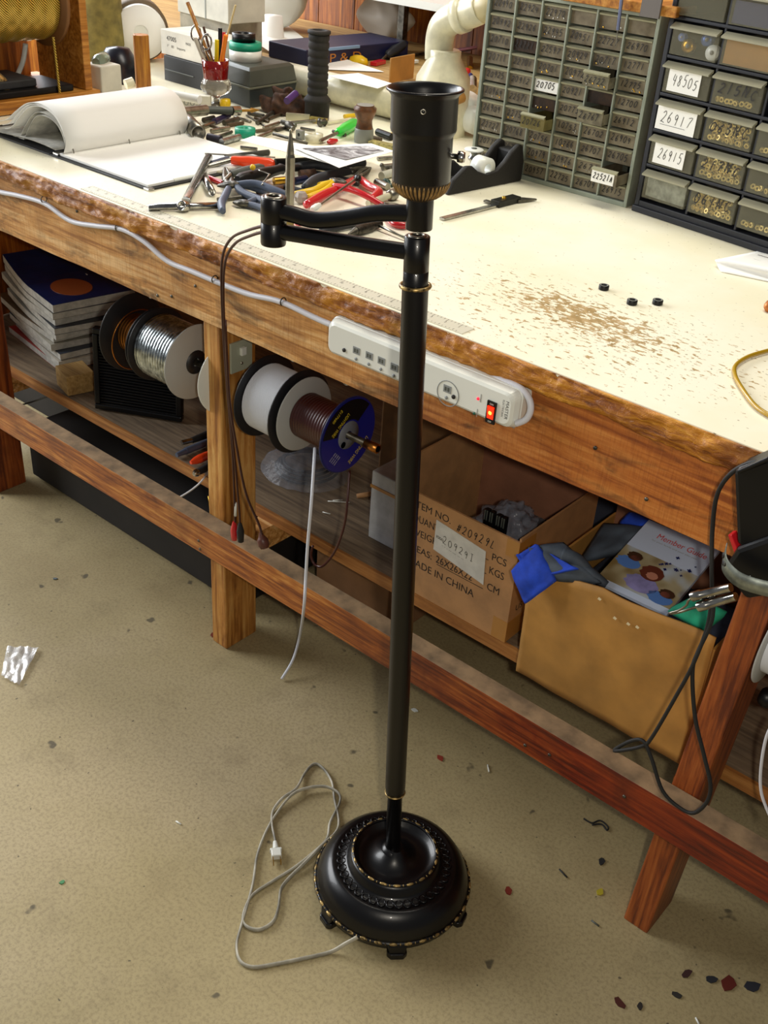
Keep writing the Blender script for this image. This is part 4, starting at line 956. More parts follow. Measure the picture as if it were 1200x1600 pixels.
# gloves
def glove(name, pts_blue, pts_grey, label):
    pass
def cloth_blob(name, center, rx, ry_, rz_, rotz, tilt, m1_, m2_, split, label, cat, amp=0.012, seed=0):
    Mx = Matrix.Translation(center) @ Matrix.Rotation(rotz, 4, 'Z') @ Matrix.Rotation(tilt, 4, 'Y')
    A_, B_ = MB(Mx), MB(Mx)
    def fn(u, v):
        a = 2 * math.pi * v; t = -1 + 2 * u
        r = math.sqrt(max(0.0, 1 - abs(t) ** 2.6)); n = mnoise.noise(Vector((t * 3 + seed, math.cos(a) * 2, math.sin(a) * 2))) * amp
        return (t * rx, (ry_ * r + n) * math.cos(a), (rz_ * r + n * 0.5) * math.sin(a))
    return Mx, fn
# near glove draped over the corner of the box
g1 = thing('work_glove', V(870, 880, 1.25), 'blue work glove with grey rubber palm draped over left corner of tan box', 'glove', 'work gloves in the tan box')
def quadsurf(P, nu, nv, amp, seed, bulge=0.0):
    P = [Vector(p) for p in P]
    def fn(u, v):
        q = P[0] * (1 - u) * (1 - v) + P[1] * u * (1 - v) + P[2] * u * v + P[3] * (1 - u) * v
        k = math.sin(math.pi * min(max(u, 0), 1)) ** 0.5 * math.sin(math.pi * v) ** 0.5
        n = mnoise.noise(Vector((u * 3 + seed, v * 3, seed)))
        return q + Vector((0.3, -0.6, 0.75)) * (amp * n + bulge * k)
    return fn
ys = 1.235
MB().surf(quadsurf([V(800, 892, 1.232), V(842, 852, 1.262), V(870, 908, 1.238), V(822, 943, 1.222)], 14, 14, 0.006, 1, 0.008), 14, 14, BLUEC).build('cuff', g1, solid=0.004)
MB().surf(quadsurf([V(826, 858, 1.262), V(880, 850, 1.285), V(940, 912, 1.262), V(858, 905, 1.240)], 18, 14, 0.006, 2, 0.014), 18, 14, GREYC).build('palm', g1, solid=0.004)
for i, (a, b3) in enumerate((((880, 880), (948, 914)), ((880, 866), (925, 897)))):
    pa, pb = V(*a, 1.262), V(*b3, 1.270)
    MB().tube(smoothp([pa, (pa + pb) / 2 + Z * 0.006, pb], 5), [0.012, 0.011, 0.006], GREYC, 10).build('finger', g1)
MB().surf(quadsurf([V(806, 868, 1.25), V(838, 850, 1.268), V(905, 890, 1.245), V(830, 905, 1.232)], 12, 12, 0.005, 5, -0.010), 12, 12, BLUEC).build('back', g1, solid=0.004)
g2 = thing('work_glove', V(960, 820, 1.44), 'blue and dark grey work glove behind the magazine in the tan box', 'glove', 'work gloves in the tan box')
MB().surf(quadsurf([V(905, 880, 1.38), V(945, 820, 1.45), V(1015, 826, 1.45), V(985, 860, 1.40)], 14, 14, 0.008, 7, 0.016), 14, 14, GREYC).build('palm', g2, solid=0.004)
MB().surf(quadsurf([V(970, 818, 1.46), V(985, 802, 1.47), V(1022, 818, 1.46), V(1005, 832, 1.455)], 10, 10, 0.005, 9, 0.01), 10, 10, BLUEC).build('cuff', g2, solid=0.004)
# member guide magazine
q = [V(907, 890, 1.292), V(1017, 818, 1.40), V(1103, 862, 1.40), V(1140, 930, 1.335)]
q = [V(896, 886, 1.275), V(1014, 812, 1.43), V(1102, 850, 1.43), V(1118, 950, 1.285)]
e1 = (q[2] - q[1]); e2 = (q[0] - q[1])
O_ = q[1]; wM = e1.length * 1.25
eu = e1.normalized(); ev = e2 - eu * e2.dot(eu); ev.normalize(); nn = eu.cross(ev).normalized()
if nn.dot(CAM - O_) < 0: nn = -nn
mgz = thing('member_guide_magazine', O_ - Z * 0.01, 'white booklet reading Member Guide with a family photo, in the tan box', 'magazine')
BM = Matrix(((eu.x, ev.x, nn.x, O_.x), (eu.y, ev.y, nn.y, O_.y), (eu.z, ev.z, nn.z, O_.z), (0, 0, 0, 1)))
hM = e2.length
cv = MB(BM); cv.box((0, 0, -0.006), (wM, hM, 0.0), mat('pale_blue_cover', 'B8C4D8', 0.35))
cv.build('cover', mgz)
ph = MB(BM); ph.box((0.0, hM * 0.42, 0.0002), (wM, hM * 0.93, 0.0006), COVER)
HAIR, HAIRR = mat('printed_dark_hair', '3A2416', 0.4), mat('printed_auburn_hair', '5A2A1C', 0.4)
def blob(cx_, cy_, rx_, ry_, m, z):
    ph.prism([(wM * (cx_ + rx_ * math.cos(k * math.pi / 10) * (1 + 0.10 * math.sin(3 * k))), hM * cy_ + wM * ry_ * math.sin(k * math.pi / 10)) for k in range(20)], 0.0002, m, Matrix.Translation((0, 0, z)))
for cx_, cy_, rx_, ry_, m, z in ((0.18, 0.62, 0.16, 0.10, mat('printed_blue_shirt', '4A6EA8', 0.4), 0.0006), (0.50, 0.80, 0.22, 0.14, LILAC, 0.0007), (0.80, 0.86, 0.16, 0.10, mat('printed_blue_shirt', '4A6EA8', 0.4), 0.0007),
    (0.20, 0.52, 0.10, 0.075, HAIR, 0.0010), (0.22, 0.545, 0.06, 0.045, SKIN, 0.0013), (0.52, 0.63, 0.15, 0.13, HAIRR, 0.0010), (0.545, 0.66, 0.075, 0.06, mat('printed_face', 'A8705A', 0.4), 0.0013), (0.84, 0.78, 0.10, 0.07, HAIR, 0.0010), (0.83, 0.80, 0.06, 0.045, SKIN, 0.0013)):
    blob(cx_, cy_, rx_, ry_, m, z)
tag(ph.build('cover_photo', mgz), 'printed photo of people outdoors')
tx = MB(BM); tx.text('Member Guide', (wM * 0.25, hM * 0.19, 0.0006), (1, 0, 0), (0, -1, 0), 0.0120, mat('red_print', 'C03430', 0.5), width=wM * 0.68)
tx.text('for your family and your plan year', (wM * 0.22, hM * 0.24, 0.0006), (1, 0, 0), (0, -1, 0), 0.003, GREY, width=0.08)
for k in range(14):
    cx_ = 0.085 + random.uniform(-0.02, 0.035); cy_ = hM * (0.36 + random.uniform(-0.05, 0.16)); s_ = random.uniform(0.0015, 0.0035)
    tx.box((cx_ - s_, cy_ - s_ / 3, 0.0009), (cx_ + s_, cy_ + s_ / 3, 0.0011), NAVY); tx.box((cx_ - s_ / 3, cy_ - s_, 0.0009), (cx_ + s_ / 3, cy_ + s_, 0.0011), NAVY)
tx.build('cover_lettering', mgz)
gb = MB().surf(quadsurf([V(1045, 955, 1.262), V(1085, 935, 1.290), V(1135, 958, 1.285), V(1100, 985, 1.262)], 12, 12, 0.004, 3, 0.012), 12, 12, GREENC)
tag(gb.build('green_cloth', solid=0.004), 'green cloth tucked in the right front corner of the tan box', 'cloth')

# ---- soldering gun hanging on the right leg / bench corner
sg = thing('soldering_gun', V(1180, 850, 1.10), 'black soldering gun hanging handle-up at the right end of bench edge', 'soldering gun')
yg = 1.098
h1 = VV([(1165, 722, yg), (1166, 790, yg), (1170, 835, yg)]); 
hd = MB()
def slabpoly(mb, pxs, y0_, y1_, m):
    P0 = [V(a, b4, y0_) for a, b4 in pxs]; n = len(P0)
    P1 = [Vector((p.x, y1_, p.z)) for p in P0]
    mb.add(P0 + P1, [tuple(range(n)), tuple(range(2 * n - 1, n - 1, -1))] + [(i, n + i, n + (i + 1) % n, (i + 1) % n) for i in range(n)], m)
    return mb
slabpoly(hd, [(1145, 735), (1196, 716), (1215, 720), (1225, 850), (1170, 862), (1150, 850)], 1.075, 1.118, BLACKP)
hd.build('handle', sg, bevel=0.006)
bd = slabpoly(MB(), [(1150, 858), (1200, 840), (1240, 850), (1240, 925), (1165, 938), (1138, 905), (1135, 880)], 1.066, 1.120, BLACKP)
bd.build('body', sg, bevel=0.006)
slabpoly(MB(), [(1137, 836), (1143, 836), (1154, 862), (1147, 864)], 1.085, 1.10, RED).build('trigger', sg, bevel=0.001)
slabpoly(MB(), [(1150, 736), (1200, 714), (1204, 720), (1152, 742)], 1.070, 1.122, BLACKP).build('handle_cap', sg, bevel=0.002)
for i, (a, b5) in enumerate((((1142, 918), (1082, 932)), ((1150, 932), (1092, 948)))):
    pa, pb = V(*a, 1.092), V(*b5, 1.092)
    mb = MB(frame(pa, pb)); L_ = (pb - pa).length
    mb.lathe([(0.0056, 0), (0.0056, L_ * 0.75), (0.0066, L_ * 0.76), (0.0066, L_)], CHROME, n=16); mb.build('barrel', sg)
MB().tube(smoothp(VV([(1088, 932, 1.092), (1076, 938, 1.09), (1072, 946, 1.09), (1060, 954, 1.09), (1046, 958, 1.09), (1060, 957, 1.094), (1095, 946, 1.092)]), 5), 0.0016, STEEL, 8).build('tip', sg)
slabpoly(MB(), [(1158, 905), (1172, 900), (1172, 912), (1158, 916)], 1.0645, 1.0665, WHITEP).build('rating_label', sg)
MB().tube(smoothp(VV([(1196, 722, 1.085), (1170, 724, 1.085), (1140, 742, 1.09), (1120, 775, 1.10), (1113, 830, 1.11), (1112, 890, 1.105), (1112, 930, 1.11), (1105, 980, 1.11), (1082, 1040, 1.10), (1055, 1090, 1.10), (1020, 1150, 1.10), (1005, 1165, 1.10), (975, 1172, 1.095), (960, 1172, 1.10), (985, 1158, 1.10), (1005, 1158, 1.10), (1018, 1185, 1.10), (1035, 1235, 1.10), (1062, 1262, 1.105), (1085, 1270, 1.105), (1105, 1252, 1.105), (1110, 1225, 1.105), (1100, 1180, 1.105), (1086, 1120, 1.105), (1082, 1050, 1.105), (1090, 1020, 1.105), (1112, 970, 1.11), (1114, 925, 1.11)]), 6), 0.0028, BLACKR, 8).build('cord', sg)
# perforated strap
sps = MB()
stp = smoothp(VV([(1135, 858, 1.055), (1134, 880, 1.05), (1150, 900, 1.045), (1175, 912, 1.045), (1215, 922, 1.05)]), 8)
def strapfn(u, v):
    k = u * (len(stp) - 1); i = min(int(k), len(stp) - 2); q = stp[i].lerp(stp[i + 1], k - i)
    return q + Vector((0.0, -0.002, 0.010 * (1 - 2 * v)))
sps.surf(strapfn, 40, 2, mat('galvanised_strap', 'A8B0A8', 0.4, 0.8, 0.3, 60))
for k in (4, 8, 12, 16, 20, 24, 28):
    q_ = stp[min(k, len(stp) - 2)]; tn = (stp[min(k + 1, len(stp) - 1)] - stp[max(k - 1, 0)]).normalized(); nn_ = tn.cross(Z).normalized()
    if nn_.dot(CAM - q_) < 0: nn_ = -nn_
    sps.lathe([(0, 0.0), (0.0036, 0.0)], INK, frame(q_ + nn_ * 0.0018, q_ + nn_ * 2), 14)
tag(sps.build('perforated_strap', solid=0.001), 'curved perforated metal strap around the soldering gun', 'strap')
hol = None
# ---- spool and white cord at the right border
def vspool():
    xs = -0.236; yy, zz_ = 1.20, 0.50
    t = thing('wire_spool', (xs, yy, 0.4), 'grey flanged spool of white wire at right edge beyond the bench leg', 'wire spool', 'wire spools on the rod')
    del t['group']
    c = V(1186, 1000, 1.16)
    f = MB(Matrix.Translation((c.x + 0.012, 1.19, c.z - 0.01)) @ SR); f.lathe([(0.006, -0.0015), (0.062, -0.0015), (0.063, 0), (0.062, 0.0015), (0.006, 0.0015)], SPOOLG, n=48, caps=False); f.build('flange', t)
    f = MB(Matrix.Translation((c.x + 0.07, 1.19, c.z - 0.01)) @ SR); f.lathe([(0.006, -0.0015), (0.062, -0.0015), (0.063, 0), (0.062, 0.0015), (0.006, 0.0015)], SPOOLG, n=48, caps=False); f.build('flange', t)
    f = MB(Matrix.Translation((c.x + 0.012, 1.19, c.z - 0.01)) @ SR); f.lathe([(0.045, 0.002), (0.045, 0.056)], WIREW, n=40, caps=False); f.build('wire_winding', t)
vspool()
k = V(1188, 1085, 1.20)
tag(MB(frame(k, k + X * 0.1)).lathe([(0.010, 0), (0.014, 0.004), (0.014, 0.014), (0.009, 0.02), (0.009, 0.05), (0, 0.05)], BLACKP, n=18).build('turned_black_finial'), 'glossy black turned finial below the grey spool at right edge', 'finial')
tag(MB().tube(smoothp(VV([(1215, 1120, 1.15), (1198, 1150, 1.15), (1189, 1200, 1.15), (1190, 1240, 1.15), (1205, 1280, 1.15)]), 6), 0.0022, WHITEC, 8).build('thin_white_wire'), 'thin white cord curving along the right picture edge', 'cord')
c = T(1200, 1230, 0.29)
tag(MB().box((-0.13, 1.33, ZS), (0.10, 1.55, 0.36), CARD2).build('small_tan_carton', bevel=0.002), 'tan carton on the lower shelf right of the end leg', 'carton')

# ================================================================== PARTS CABINET (grey, small drawers)
CX0, CX1, CY, CZ0, CZ1 = -1.343, -0.962, 1.896, 0.9, 1.243
pcab = thing('parts_cabinet', ((CX0 + CX1) / 2, CY + 0.08, 0.9), 'grey steel parts cabinet with sixty small smoky numbered drawers', 'parts cabinet')
fr = MB(); g = 0.007
fr.box((CX0, CY, CZ0), (CX0 + g, CY + 0.15, CZ1), CABG); fr.box((CX1 - g, CY, CZ0), (CX1, CY + 0.15, CZ1), CABG)
fr.box((CX0 + g, CY, CZ0), (CX1 - g, CY + 0.15, CZ0 + 0.009), CABG); fr.box((CX0 + g, CY, CZ1 - 0.006), (CX1 - g, CY + 0.15, CZ1), CABG); fr.box((CX0 + g, CY + 0.146, CZ0 + 0.009), (CX1 - g, CY + 0.15, CZ1 - 0.006), CABG)
NC, NR = 6, 10
iw = (CX1 - CX0 - 2 * g) / NC; ih = (CZ1 - 0.006 - CZ0 - 0.009) / NR
for c_ in range(1, NC): fr.box((CX0 + g + iw * c_ - 0.0018, CY, CZ0 + 0.009), (CX0 + g + iw * c_ + 0.0018, CY + 0.14, CZ1 - 0.006), CABG)
fr.build('frame', pcab, bevel=0.001)
dark = mat('cabinet_interior', '141210', 0.8)
MB().box((CX0 + g, CY + 0.135, CZ0 + 0.009), (CX1 - g, CY + 0.145, CZ1 - 0.006), dark).build('back_panel', pcab)
NUM = [['20990', '20992', '20710', '20711', '20925', '20969', '26909', '22727', '20775', '20731'],
       ['22924', '22926', '22721', '22701', '20912', '22571', '22735', '20768', '26729', '20795'],
       ['22970', '22945', '22597', '20701', '20705', '', '20726', '20756', '20979', '20957'],
       ['', '20951', '20924', '20972', '20921', '20773', '10753', '10766', '20976', '22725'],
       ['', '22727', '20717', '26722', '', '26767', '26702', '26707', '2670', '26709'],
       ['', '26970', '12771', '12775', '12700', '26912', '26909', '26705', '22521A', '26915']]
pulled = {(4, 3): 0.028, (4, 5): 0.028, (2, 6): 0.035, (5, 8): 0.045}
random.seed(5)
for c_ in range(NC):
    for r in range(NR):
        xa = CX0 + g + iw * c_ + 0.0028; xb = CX0 + g + iw * (c_ + 1) - 0.0028
        zb = CZ1 - 0.006 - ih * r - 0.002; za = CZ1 - 0.006 - ih * (r + 1) + 0.0018
        off = -pulled.get((c_, r), 0.0)
        yd = CY + 0.006 + off
        d = MB()
        fm = SMOKE
        if (c_, r) in ((4, 3), (4, 5)): fm = mat('dusty_clear_drawer', '837C66', 0.25, 0, 0.25, 60)
        if (c_, r) == (2, 6): fm = AMBER
        if (c_, r) in ((2, 5), (1, 2), (4, 4)): fm = mat('brown_content_drawer', '3E2A18', 0.35, 0, 0.5, 60)
        d.box((xa, yd, za), (xb, yd + 0.0025, zb - 0.004), fm)
        # lip along the top of the front with a notch
        d.add([(xa, yd - 0.005, zb - 0.003), (xb, yd - 0.005, zb - 0.003), (xb, yd + 0.003, zb), (xa, yd + 0.003, zb), (xa, yd - 0.003, zb - 0.006), (xb, yd - 0.003, zb - 0.006)], [(0, 1, 2, 3), (4, 5, 1, 0), (0, 3, 4), (1, 5, 2)], SMOKEL)
        d.box((xa, yd + 0.0025, za), (xa + 0.001, yd + 0.12, zb - 0.008), fm); d.box((xb - 0.001, yd + 0.0025, za), (xb, yd + 0.12, zb - 0.008), fm); d.box((xa, yd + 0.0025, za), (xb, yd + 0.12, za + 0.001), fm)
        s_ = NUM[c_][r]; ww = xb - xa; hh = zb - za
        white = (c_, r) in ((2, 4), (5, 8))
        if white: d.box((xa + 0.0005, yd - 0.0008, za + 0.001), (xb - (0.0005 if c_ == 2 else 0.006), yd, zb - 0.006), PAPER)
        if s_:
            d.hand(s_, (xa + ww * 0.08, yd - 0.0014, za + hh * (0.26)), X, Z, 0.0115, ww * (0.80 if not white else 0.80), INK, 0.0008)
        if random.random() < 0.35 and not white:
            for k in range(4):
                px_ = random.uniform(xa + 0.006, xb - 0.006); pz_ = random.uniform(za + 0.002, za + 0.008)
                d.lathe([(0, 0.0006), (0.0018, 0.0)], BRASS if random.random() < 0.5 else STEEL, frame((px_, yd - 0.0005, pz_), (px_, yd - 1, pz_)), 6)
        d.build('drawer', pcab)

# ================================================================== DARK DRAWER CABINET
DA = T(989, 328); DB = T(1197, 397)
ang = math.atan2(DB.y - DA.y, DB.x - DA.x)
DM = Matrix.Translation(DA) @ Matrix.Rotation(ang, 4, 'Z')
dcab = thing('drawer_cabinet', DA, 'dark plastic cabinet with large clear drawers, right of the grey one', 'parts cabinet')
DW, DH, DD = 0.62, 0.52, 0.16
dr0z, drh, drw, dx0 = 0.030, 0.0640, 0.100, 0.014
fr = MB(DM)
fr.box((0, 0, 0), (0.010, DD, DH), DARKBOX); fr.box((DW - 0.01, 0, 0), (DW, DD, DH), DARKBOX); fr.box((0.01, 0, 0), (DW - 0.01, DD, 0.022), DARKBOX)
fr.box((0.01, DD - 0.004, 0.022), (DW - 0.01, DD, DH), DARKBOX); fr.box((0, -0.006, 0), (DW, 0.0, 0.012), DARKBOX)
for i in range(1, 8): fr.box((0.01, 0.0, dr0z + drh * i - 0.008), (DW - 0.01, DD - 0.004, dr0z + drh * i - 0.002), DARKBOX)
for c_ in range(1, 6): fr.box((dx0 + (drw + 0.006) * c_ - 0.006, 0.002, 0.022), (dx0 + (drw + 0.006) * c_ - 0.001, DD - 0.004, DH), DARKBOX)
fr.build('frame', dcab, bevel=0.0015)
info = {(0, 0): ('clearstuff', ''), (0, 1): ('label', '26915'), (0, 2): ('label', '26917'), (0, 3): ('label', '48505'), (0, 4): ('parts', ''), (0, 5): ('nuts', ''),
        (1, 0): ('nuts', '061NC'), (1, 1): ('nuts', '217NC'), (1, 2): ('nuts', '063NC'), (1, 3): ('few', '215NC'), (1, 4): ('kraft', ''), (1, 5): ('blue', ''),
        (2, 0): ('few', ''), (2, 1): ('few', ''), (2, 2): ('few', '')}
nutproto = None
def nut_mesh():
    mb = MB(); n = 6
    o_ = [(0.0052 * math.cos(i * math.pi / 3), 0.0052 * math.sin(i * math.pi / 3)) for i in range(6)]; q_ = [(0.0026 * math.cos(i * math.pi / 3), 0.0026 * math.sin(i * math.pi / 3)) for i in range(6)]
    vs = [(x, y, 0) for x, y in o_] + [(x, y, 0.004) for x, y in o_] + [(x, y, 0) for x, y in q_] + [(x, y, 0.004) for x, y in q_]
    fs = []
    for i in range(6):
        j2 = (i + 1) % 6
        fs += [(i, j2, 6 + j2, 6 + i), (6 + i, 6 + j2, 18 + j2, 18 + i), (12 + i, 18 + i, 18 + j2, 12 + j2), (i, 12 + i, 12 + j2, j2)]
    mb.add(vs, fs, mat('pale_brass_nut', 'E8CC78', 0.35, 0.45))
    return mb
NUTS = {}
lblnut = {0: 'brass nut in the lowest drawer of the dark cabinet', 1: 'brass nut in the drawer marked 217NC', 2: 'brass nut in the drawer marked 063NC'}
random.seed(11)
for (c_, r), (kind, txt) in info.items():
    xa = dx0 + (drw + 0.006) * c_; xb = xa + drw - 0.004
    za = dr0z + drh * r; zb = za + drh - 0.012
    d = MB(DM)
    d.box((xa, -0.002, za), (xb, 0.0005, zb - 0.004), CLEARF)
    d.box((xa, 0.0005, za), (xa + 0.0015, 0.14, zb - 0.01), CLEARF); d.box((xb - 0.0015, 0.0005, za), (xb, 0.14, zb - 0.01), CLEARF); d.box((xa, 0.0005, za), (xb, 0.14, za + 0.0015), CLEARF)
    d.add([(xa - 0.001, -0.012, zb - 0.007), (xb + 0.001, -0.012, zb - 0.007), (xb + 0.001, 0.002, zb), (xa - 0.001, 0.002, zb), (xa - 0.001, -0.012, zb - 0.010), (xb + 0.001, -0.012, zb - 0.010), (xb + 0.001, 0.002, zb - 0.005), (xa - 0.001, 0.002, zb - 0.005)], [(0, 1, 2, 3), (4, 5, 1, 0), (0, 3, 7, 4), (1, 5, 6, 2), (4, 7, 6, 5)], CLIP)
    if kind == 'label':
        full = txt == '26917'
        l0, l1 = (xa + 0.001, xb - 0.010) if full else (xa + 0.010, xb - 0.018)
        d.box((l0, -0.0032, za + (0.0 if full else 0.004)), (l1, -0.0022, zb - (0.005 if full else 0.009)), PAPER)
        d.hand(txt, (l0 + 0.010, -0.0036, za + 0.014), X, Z, 0.0185, (l1 - l0) * 0.82, INK, 0.00055)
        if full: d.box((l0 + 0.01, -0.0036, za + 0.009), (l1 - 0.02, -0.0033, za + 0.0096), INK)
    elif txt:
        d.hand(txt, (xa + 0.010, -0.0032, za + 0.020), X, Z, 0.0175, (xb - xa) * 0.84, INK, 0.0011)
    if kind == 'kraft': d.box((xa + 0.003, 0.003, za + 0.002), (xb - 0.003, 0.006, zb - 0.006), CARD2)
    if kind == 'clearstuff': d.box((xa + 0.004, 0.004, za + 0.003), (xb - 0.004, 0.05, zb - 0.012), mat('bagged_clear_parts', 'A8AEA0', 0.3, 0, 0.35, 70, 0.6, 90))
    if kind == 'blue': d.box((xa + 0.003, 0.004, za + 0.002), (xb - 0.003, 0.05, zb - 0.015), NAVY)
    db = d.build('drawer', dcab)
    cnt = 0
    if kind == 'nuts':
        cnt = 34
    if kind == 'few':
        cnt = 8
    for k in range(cnt):
        if r > 4: break
        if 'n' not in NUTS:
            o = nut_mesh().build('brass_nut', loc=(0, 0, 0)); NUTS['n'] = o
        else:
            o = NUTS['n'].copy(); COL.objects.link(o); ORG[o.name] = Vector((0, 0, 0))
        lay_ = 0 if k < 9 else (1 if k < 17 else (2 if k < 25 else 3)); per = 9 if k < 9 else 8
        idx = k if k < 9 else (k - 9) % 8
        lx_ = xa + 0.008 + (xb - xa - 0.016) * (idx + 0.5 * (lay_ % 2) + random.uniform(-0.15, 0.15)) / 8.6
        P_ = DM @ Vector((min(lx_, xb - 0.007), 0.0075 + random.uniform(0, 0.003) + 0.004 * (lay_ % 2), za + 0.0075 + 0.0078 * lay_ + random.uniform(0, 0.001)))
        o.matrix_world = Matrix.Translation(P_) @ Matrix.Rotation(ang, 4, 'Z') @ Matrix.Rotation(math.pi / 2 + random.uniform(-0.5, 0.5), 4, 'X') @ Matrix.Rotation(random.uniform(-0.5, 0.5), 4, 'Y')
        if c_ == 1 and r in lblnut: lb = lblnut[r]
        elif c_ == 1: lb = 'small metal nut in the drawer marked 215NC'
        else: lb = 'small brass nut in the rightmost column of the dark cabinet'
        tag(o, lb, 'nut', lb.replace('nut', 'nuts', 1))
# mixed parts in the upper left drawer
def pd(cx_, cz_): return DM @ Vector((dx0 + cx_, 0.012, dr0z + drh * 4 + cz_))
for cx_, cz_, r, m, lb, n_ in ((0.030, 0.016, 0.012, BRASS, 'brass bobbin with white flange in the upper clear drawer', 'brass_bobbin'), (0.082, 0.013, 0.013, WHITEP, 'white washer with metal centre in the upper clear drawer', 'white_washer'), (0.066, 0.032, 0.011, mat('blue_anodised', '3A5A9A', 0.3, 0.5), 'blue bobbin at the top of the upper clear drawer', 'blue_bobbin'), (0.014, 0.028, 0.007, mat('pale_blue_bead', '6A80B8', 0.4), 'small pale blue bead at left of the upper clear drawer', 'blue_bead')):
    c = pd(cx_, cz_); fm_ = frame(c, c + DM.to_3x3() @ Vector((0.1, -1, 0.1)))
    mb = MB(fm_).lathe([(r * 0.4, -0.006), (r, -0.0055), (r, -0.0035), (r * 0.7, -0.003), (r * 0.7, 0.003), (r, 0.0035), (r, 0.0055), (r * 0.35, 0.006)], m, n=20)
    mb.lathe([(0, 0.007), (r * 0.3, 0.0065)], STEEL, n=12)
    tag(mb.build(n_), lb, 'bobbin')

# board above the grey cabinet with a bracket and hanging probe
tb = MB().box((CX0 + 0.16, 1.880, 1.2445), (CX1 + 0.035, 2.06, 1.262), RACKW)
tag(tb.build('wooden_board', bevel=0.002), 'orange wooden board lying on top of the grey cabinet', 'board')
pb_ = V(1020, 10, 1.872)
tag(MB(Matrix.Translation((pb_.x, 1.876, 1.262))).box((-0.024, -0.002, -0.022), (0.014, 0.003, 0.012), mat('grey_bracket', '7A7470', 0.5, 0.5)).build('metal_bracket'), 'small grey metal bracket on the end of wooden board', 'bracket')
pr0, pr1 = V(962, 75, 1.868), V(976, -40, 1.868)
tool('long_probe', 'thin blue-silver pointed probe hanging in front of the grey cabinet', 'probe', [('point', pr0, pr0.lerp(pr1, 0.25), [0.0004, 0.0016], STEEL), ('shaft', pr0.lerp(pr1, 0.25), pr1, [0.003, 0.0035], mat('blue_steel', '8088A8', 0.3, 0.8))])

# ================================================================== TABLE: right half
# tape dispenser
td = thing('tape_dispenser', T(760, 290), 'heavy black tape dispenser with a white roll in its well', 'tape dispenser')
dp = [T(700, 308), T(800, 292), T(819, 278), T(822, 262), T(760, 262), T(715, 290)]
dl = T(700, 306) ; dr_ = T(815, 283)
ax = (dr_ - dl); LD = ax.length; ax.normalize(); ay = Vector((-ax.y, ax.x, 0))
DMt = Matrix(((ax.x, ay.x, 0, dl.x), (ax.y, ay.y, 0, dl.y), (0, 0, 1, 0.9), (0, 0, 0, 1)))
bdm = MB(DMt)
prof = [(0.0, 0.0), (LD, 0.0), (LD + 0.001, 0.040), (LD - 0.008, 0.072), (LD - 0.020, 0.076), (LD * 0.82, 0.064), (LD * 0.74, 0.046), (LD * 0.64, 0.031), (LD * 0.50, 0.027), (LD * 0.38, 0.036), (LD * 0.30, 0.048), (LD * 0.22, 0.050), (0.014, 0.028)]
def side(y, inset=0): return [(x, y, z) for x, z in prof]
nP = len(prof); wD = 0.062
bdm.add(side(0) + side(0.012) + side(wD - 0.012) + side(wD), [tuple(range(nP)), tuple(range(4 * nP - 1, 3 * nP - 1, -1))] + [(i, nP + i, nP + (i + 1) % nP, (i + 1) % nP) for i in range(nP)] + [(2 * nP + i, 3 * nP + i, 3 * nP + (i + 1) % nP, 2 * nP + (i + 1) % nP) for i in range(nP)] + [tuple(range(2 * nP - 1, nP - 1, -1)), tuple(range(2 * nP, 3 * nP))], mat('speckled_black', '1C1814', 0.7, 0, 0.2, 300, 0.3, 400))
bdm.box((0.004, 0.012, 0.0), (LD - 0.002, wD - 0.012, 0.020), BLACKR); bdm.box((LD - 0.03, 0.012, 0.02), (LD + 0.002, wD - 0.012, 0.062), BLACKR)
bdm.build('body', td, bevel=0.004)
rc_ = DMt @ Vector((LD * 0.53, 0.006, 0.036))
MB(frame(rc_, rc_ + ay)).lathe([(0.010, 0.0), (0.021, 0.0), (0.021, 0.030), (0.010, 0.030), (0.010, 0.0)], WHITEP, n=32, caps=False).build('tape_roll', td)
# chrome bobbin with white disc standing behind socket
cc0 = T(740, 262, 0.90)
cbn = thing('chrome_bobbin', cc0, 'chrome bobbin topped by a white disc beside the tape dispenser', 'bobbin')
top_ = V(741, 230, cc0.y)
hB = 0.060
cc0 = T(741, 231, 0.9 + hB)
Mb_ = Matrix.Translation((cc0.x, cc0.y, 0.9)) @ Matrix.Scale(0.83, 4, (0, 0, 1))
MB(Mb_).lathe([(0.014, 0.0), (0.014, 0.006), (0.006, 0.010), (0.006, 0.040), (0.011, 0.044), (0.011, 0.050), (0.007, 0.054), (0.007, 0.066), (0.0, 0.066)], CHROME, n=24).build('spindle', cbn)
MB(Mb_).lathe([(0.004, 0.066), (0.019, 0.066), (0.020, 0.068), (0.019, 0.070), (0.006, 0.0705), (0.004, 0.0705)], WHITEP, n=32).build('disc', cbn)
MB(Mb_).lathe([(0.0, 0.0725), (0.006, 0.072), (0.006, 0.0706)], GREYD, n=20).build('cap', cbn)
cbn.location = (cc0.x, cc0.y, 0.9)
for ch in cbn.children: ch.location = ORG[cbn.name] - Vector((cc0.x, cc0.y, 0.9))
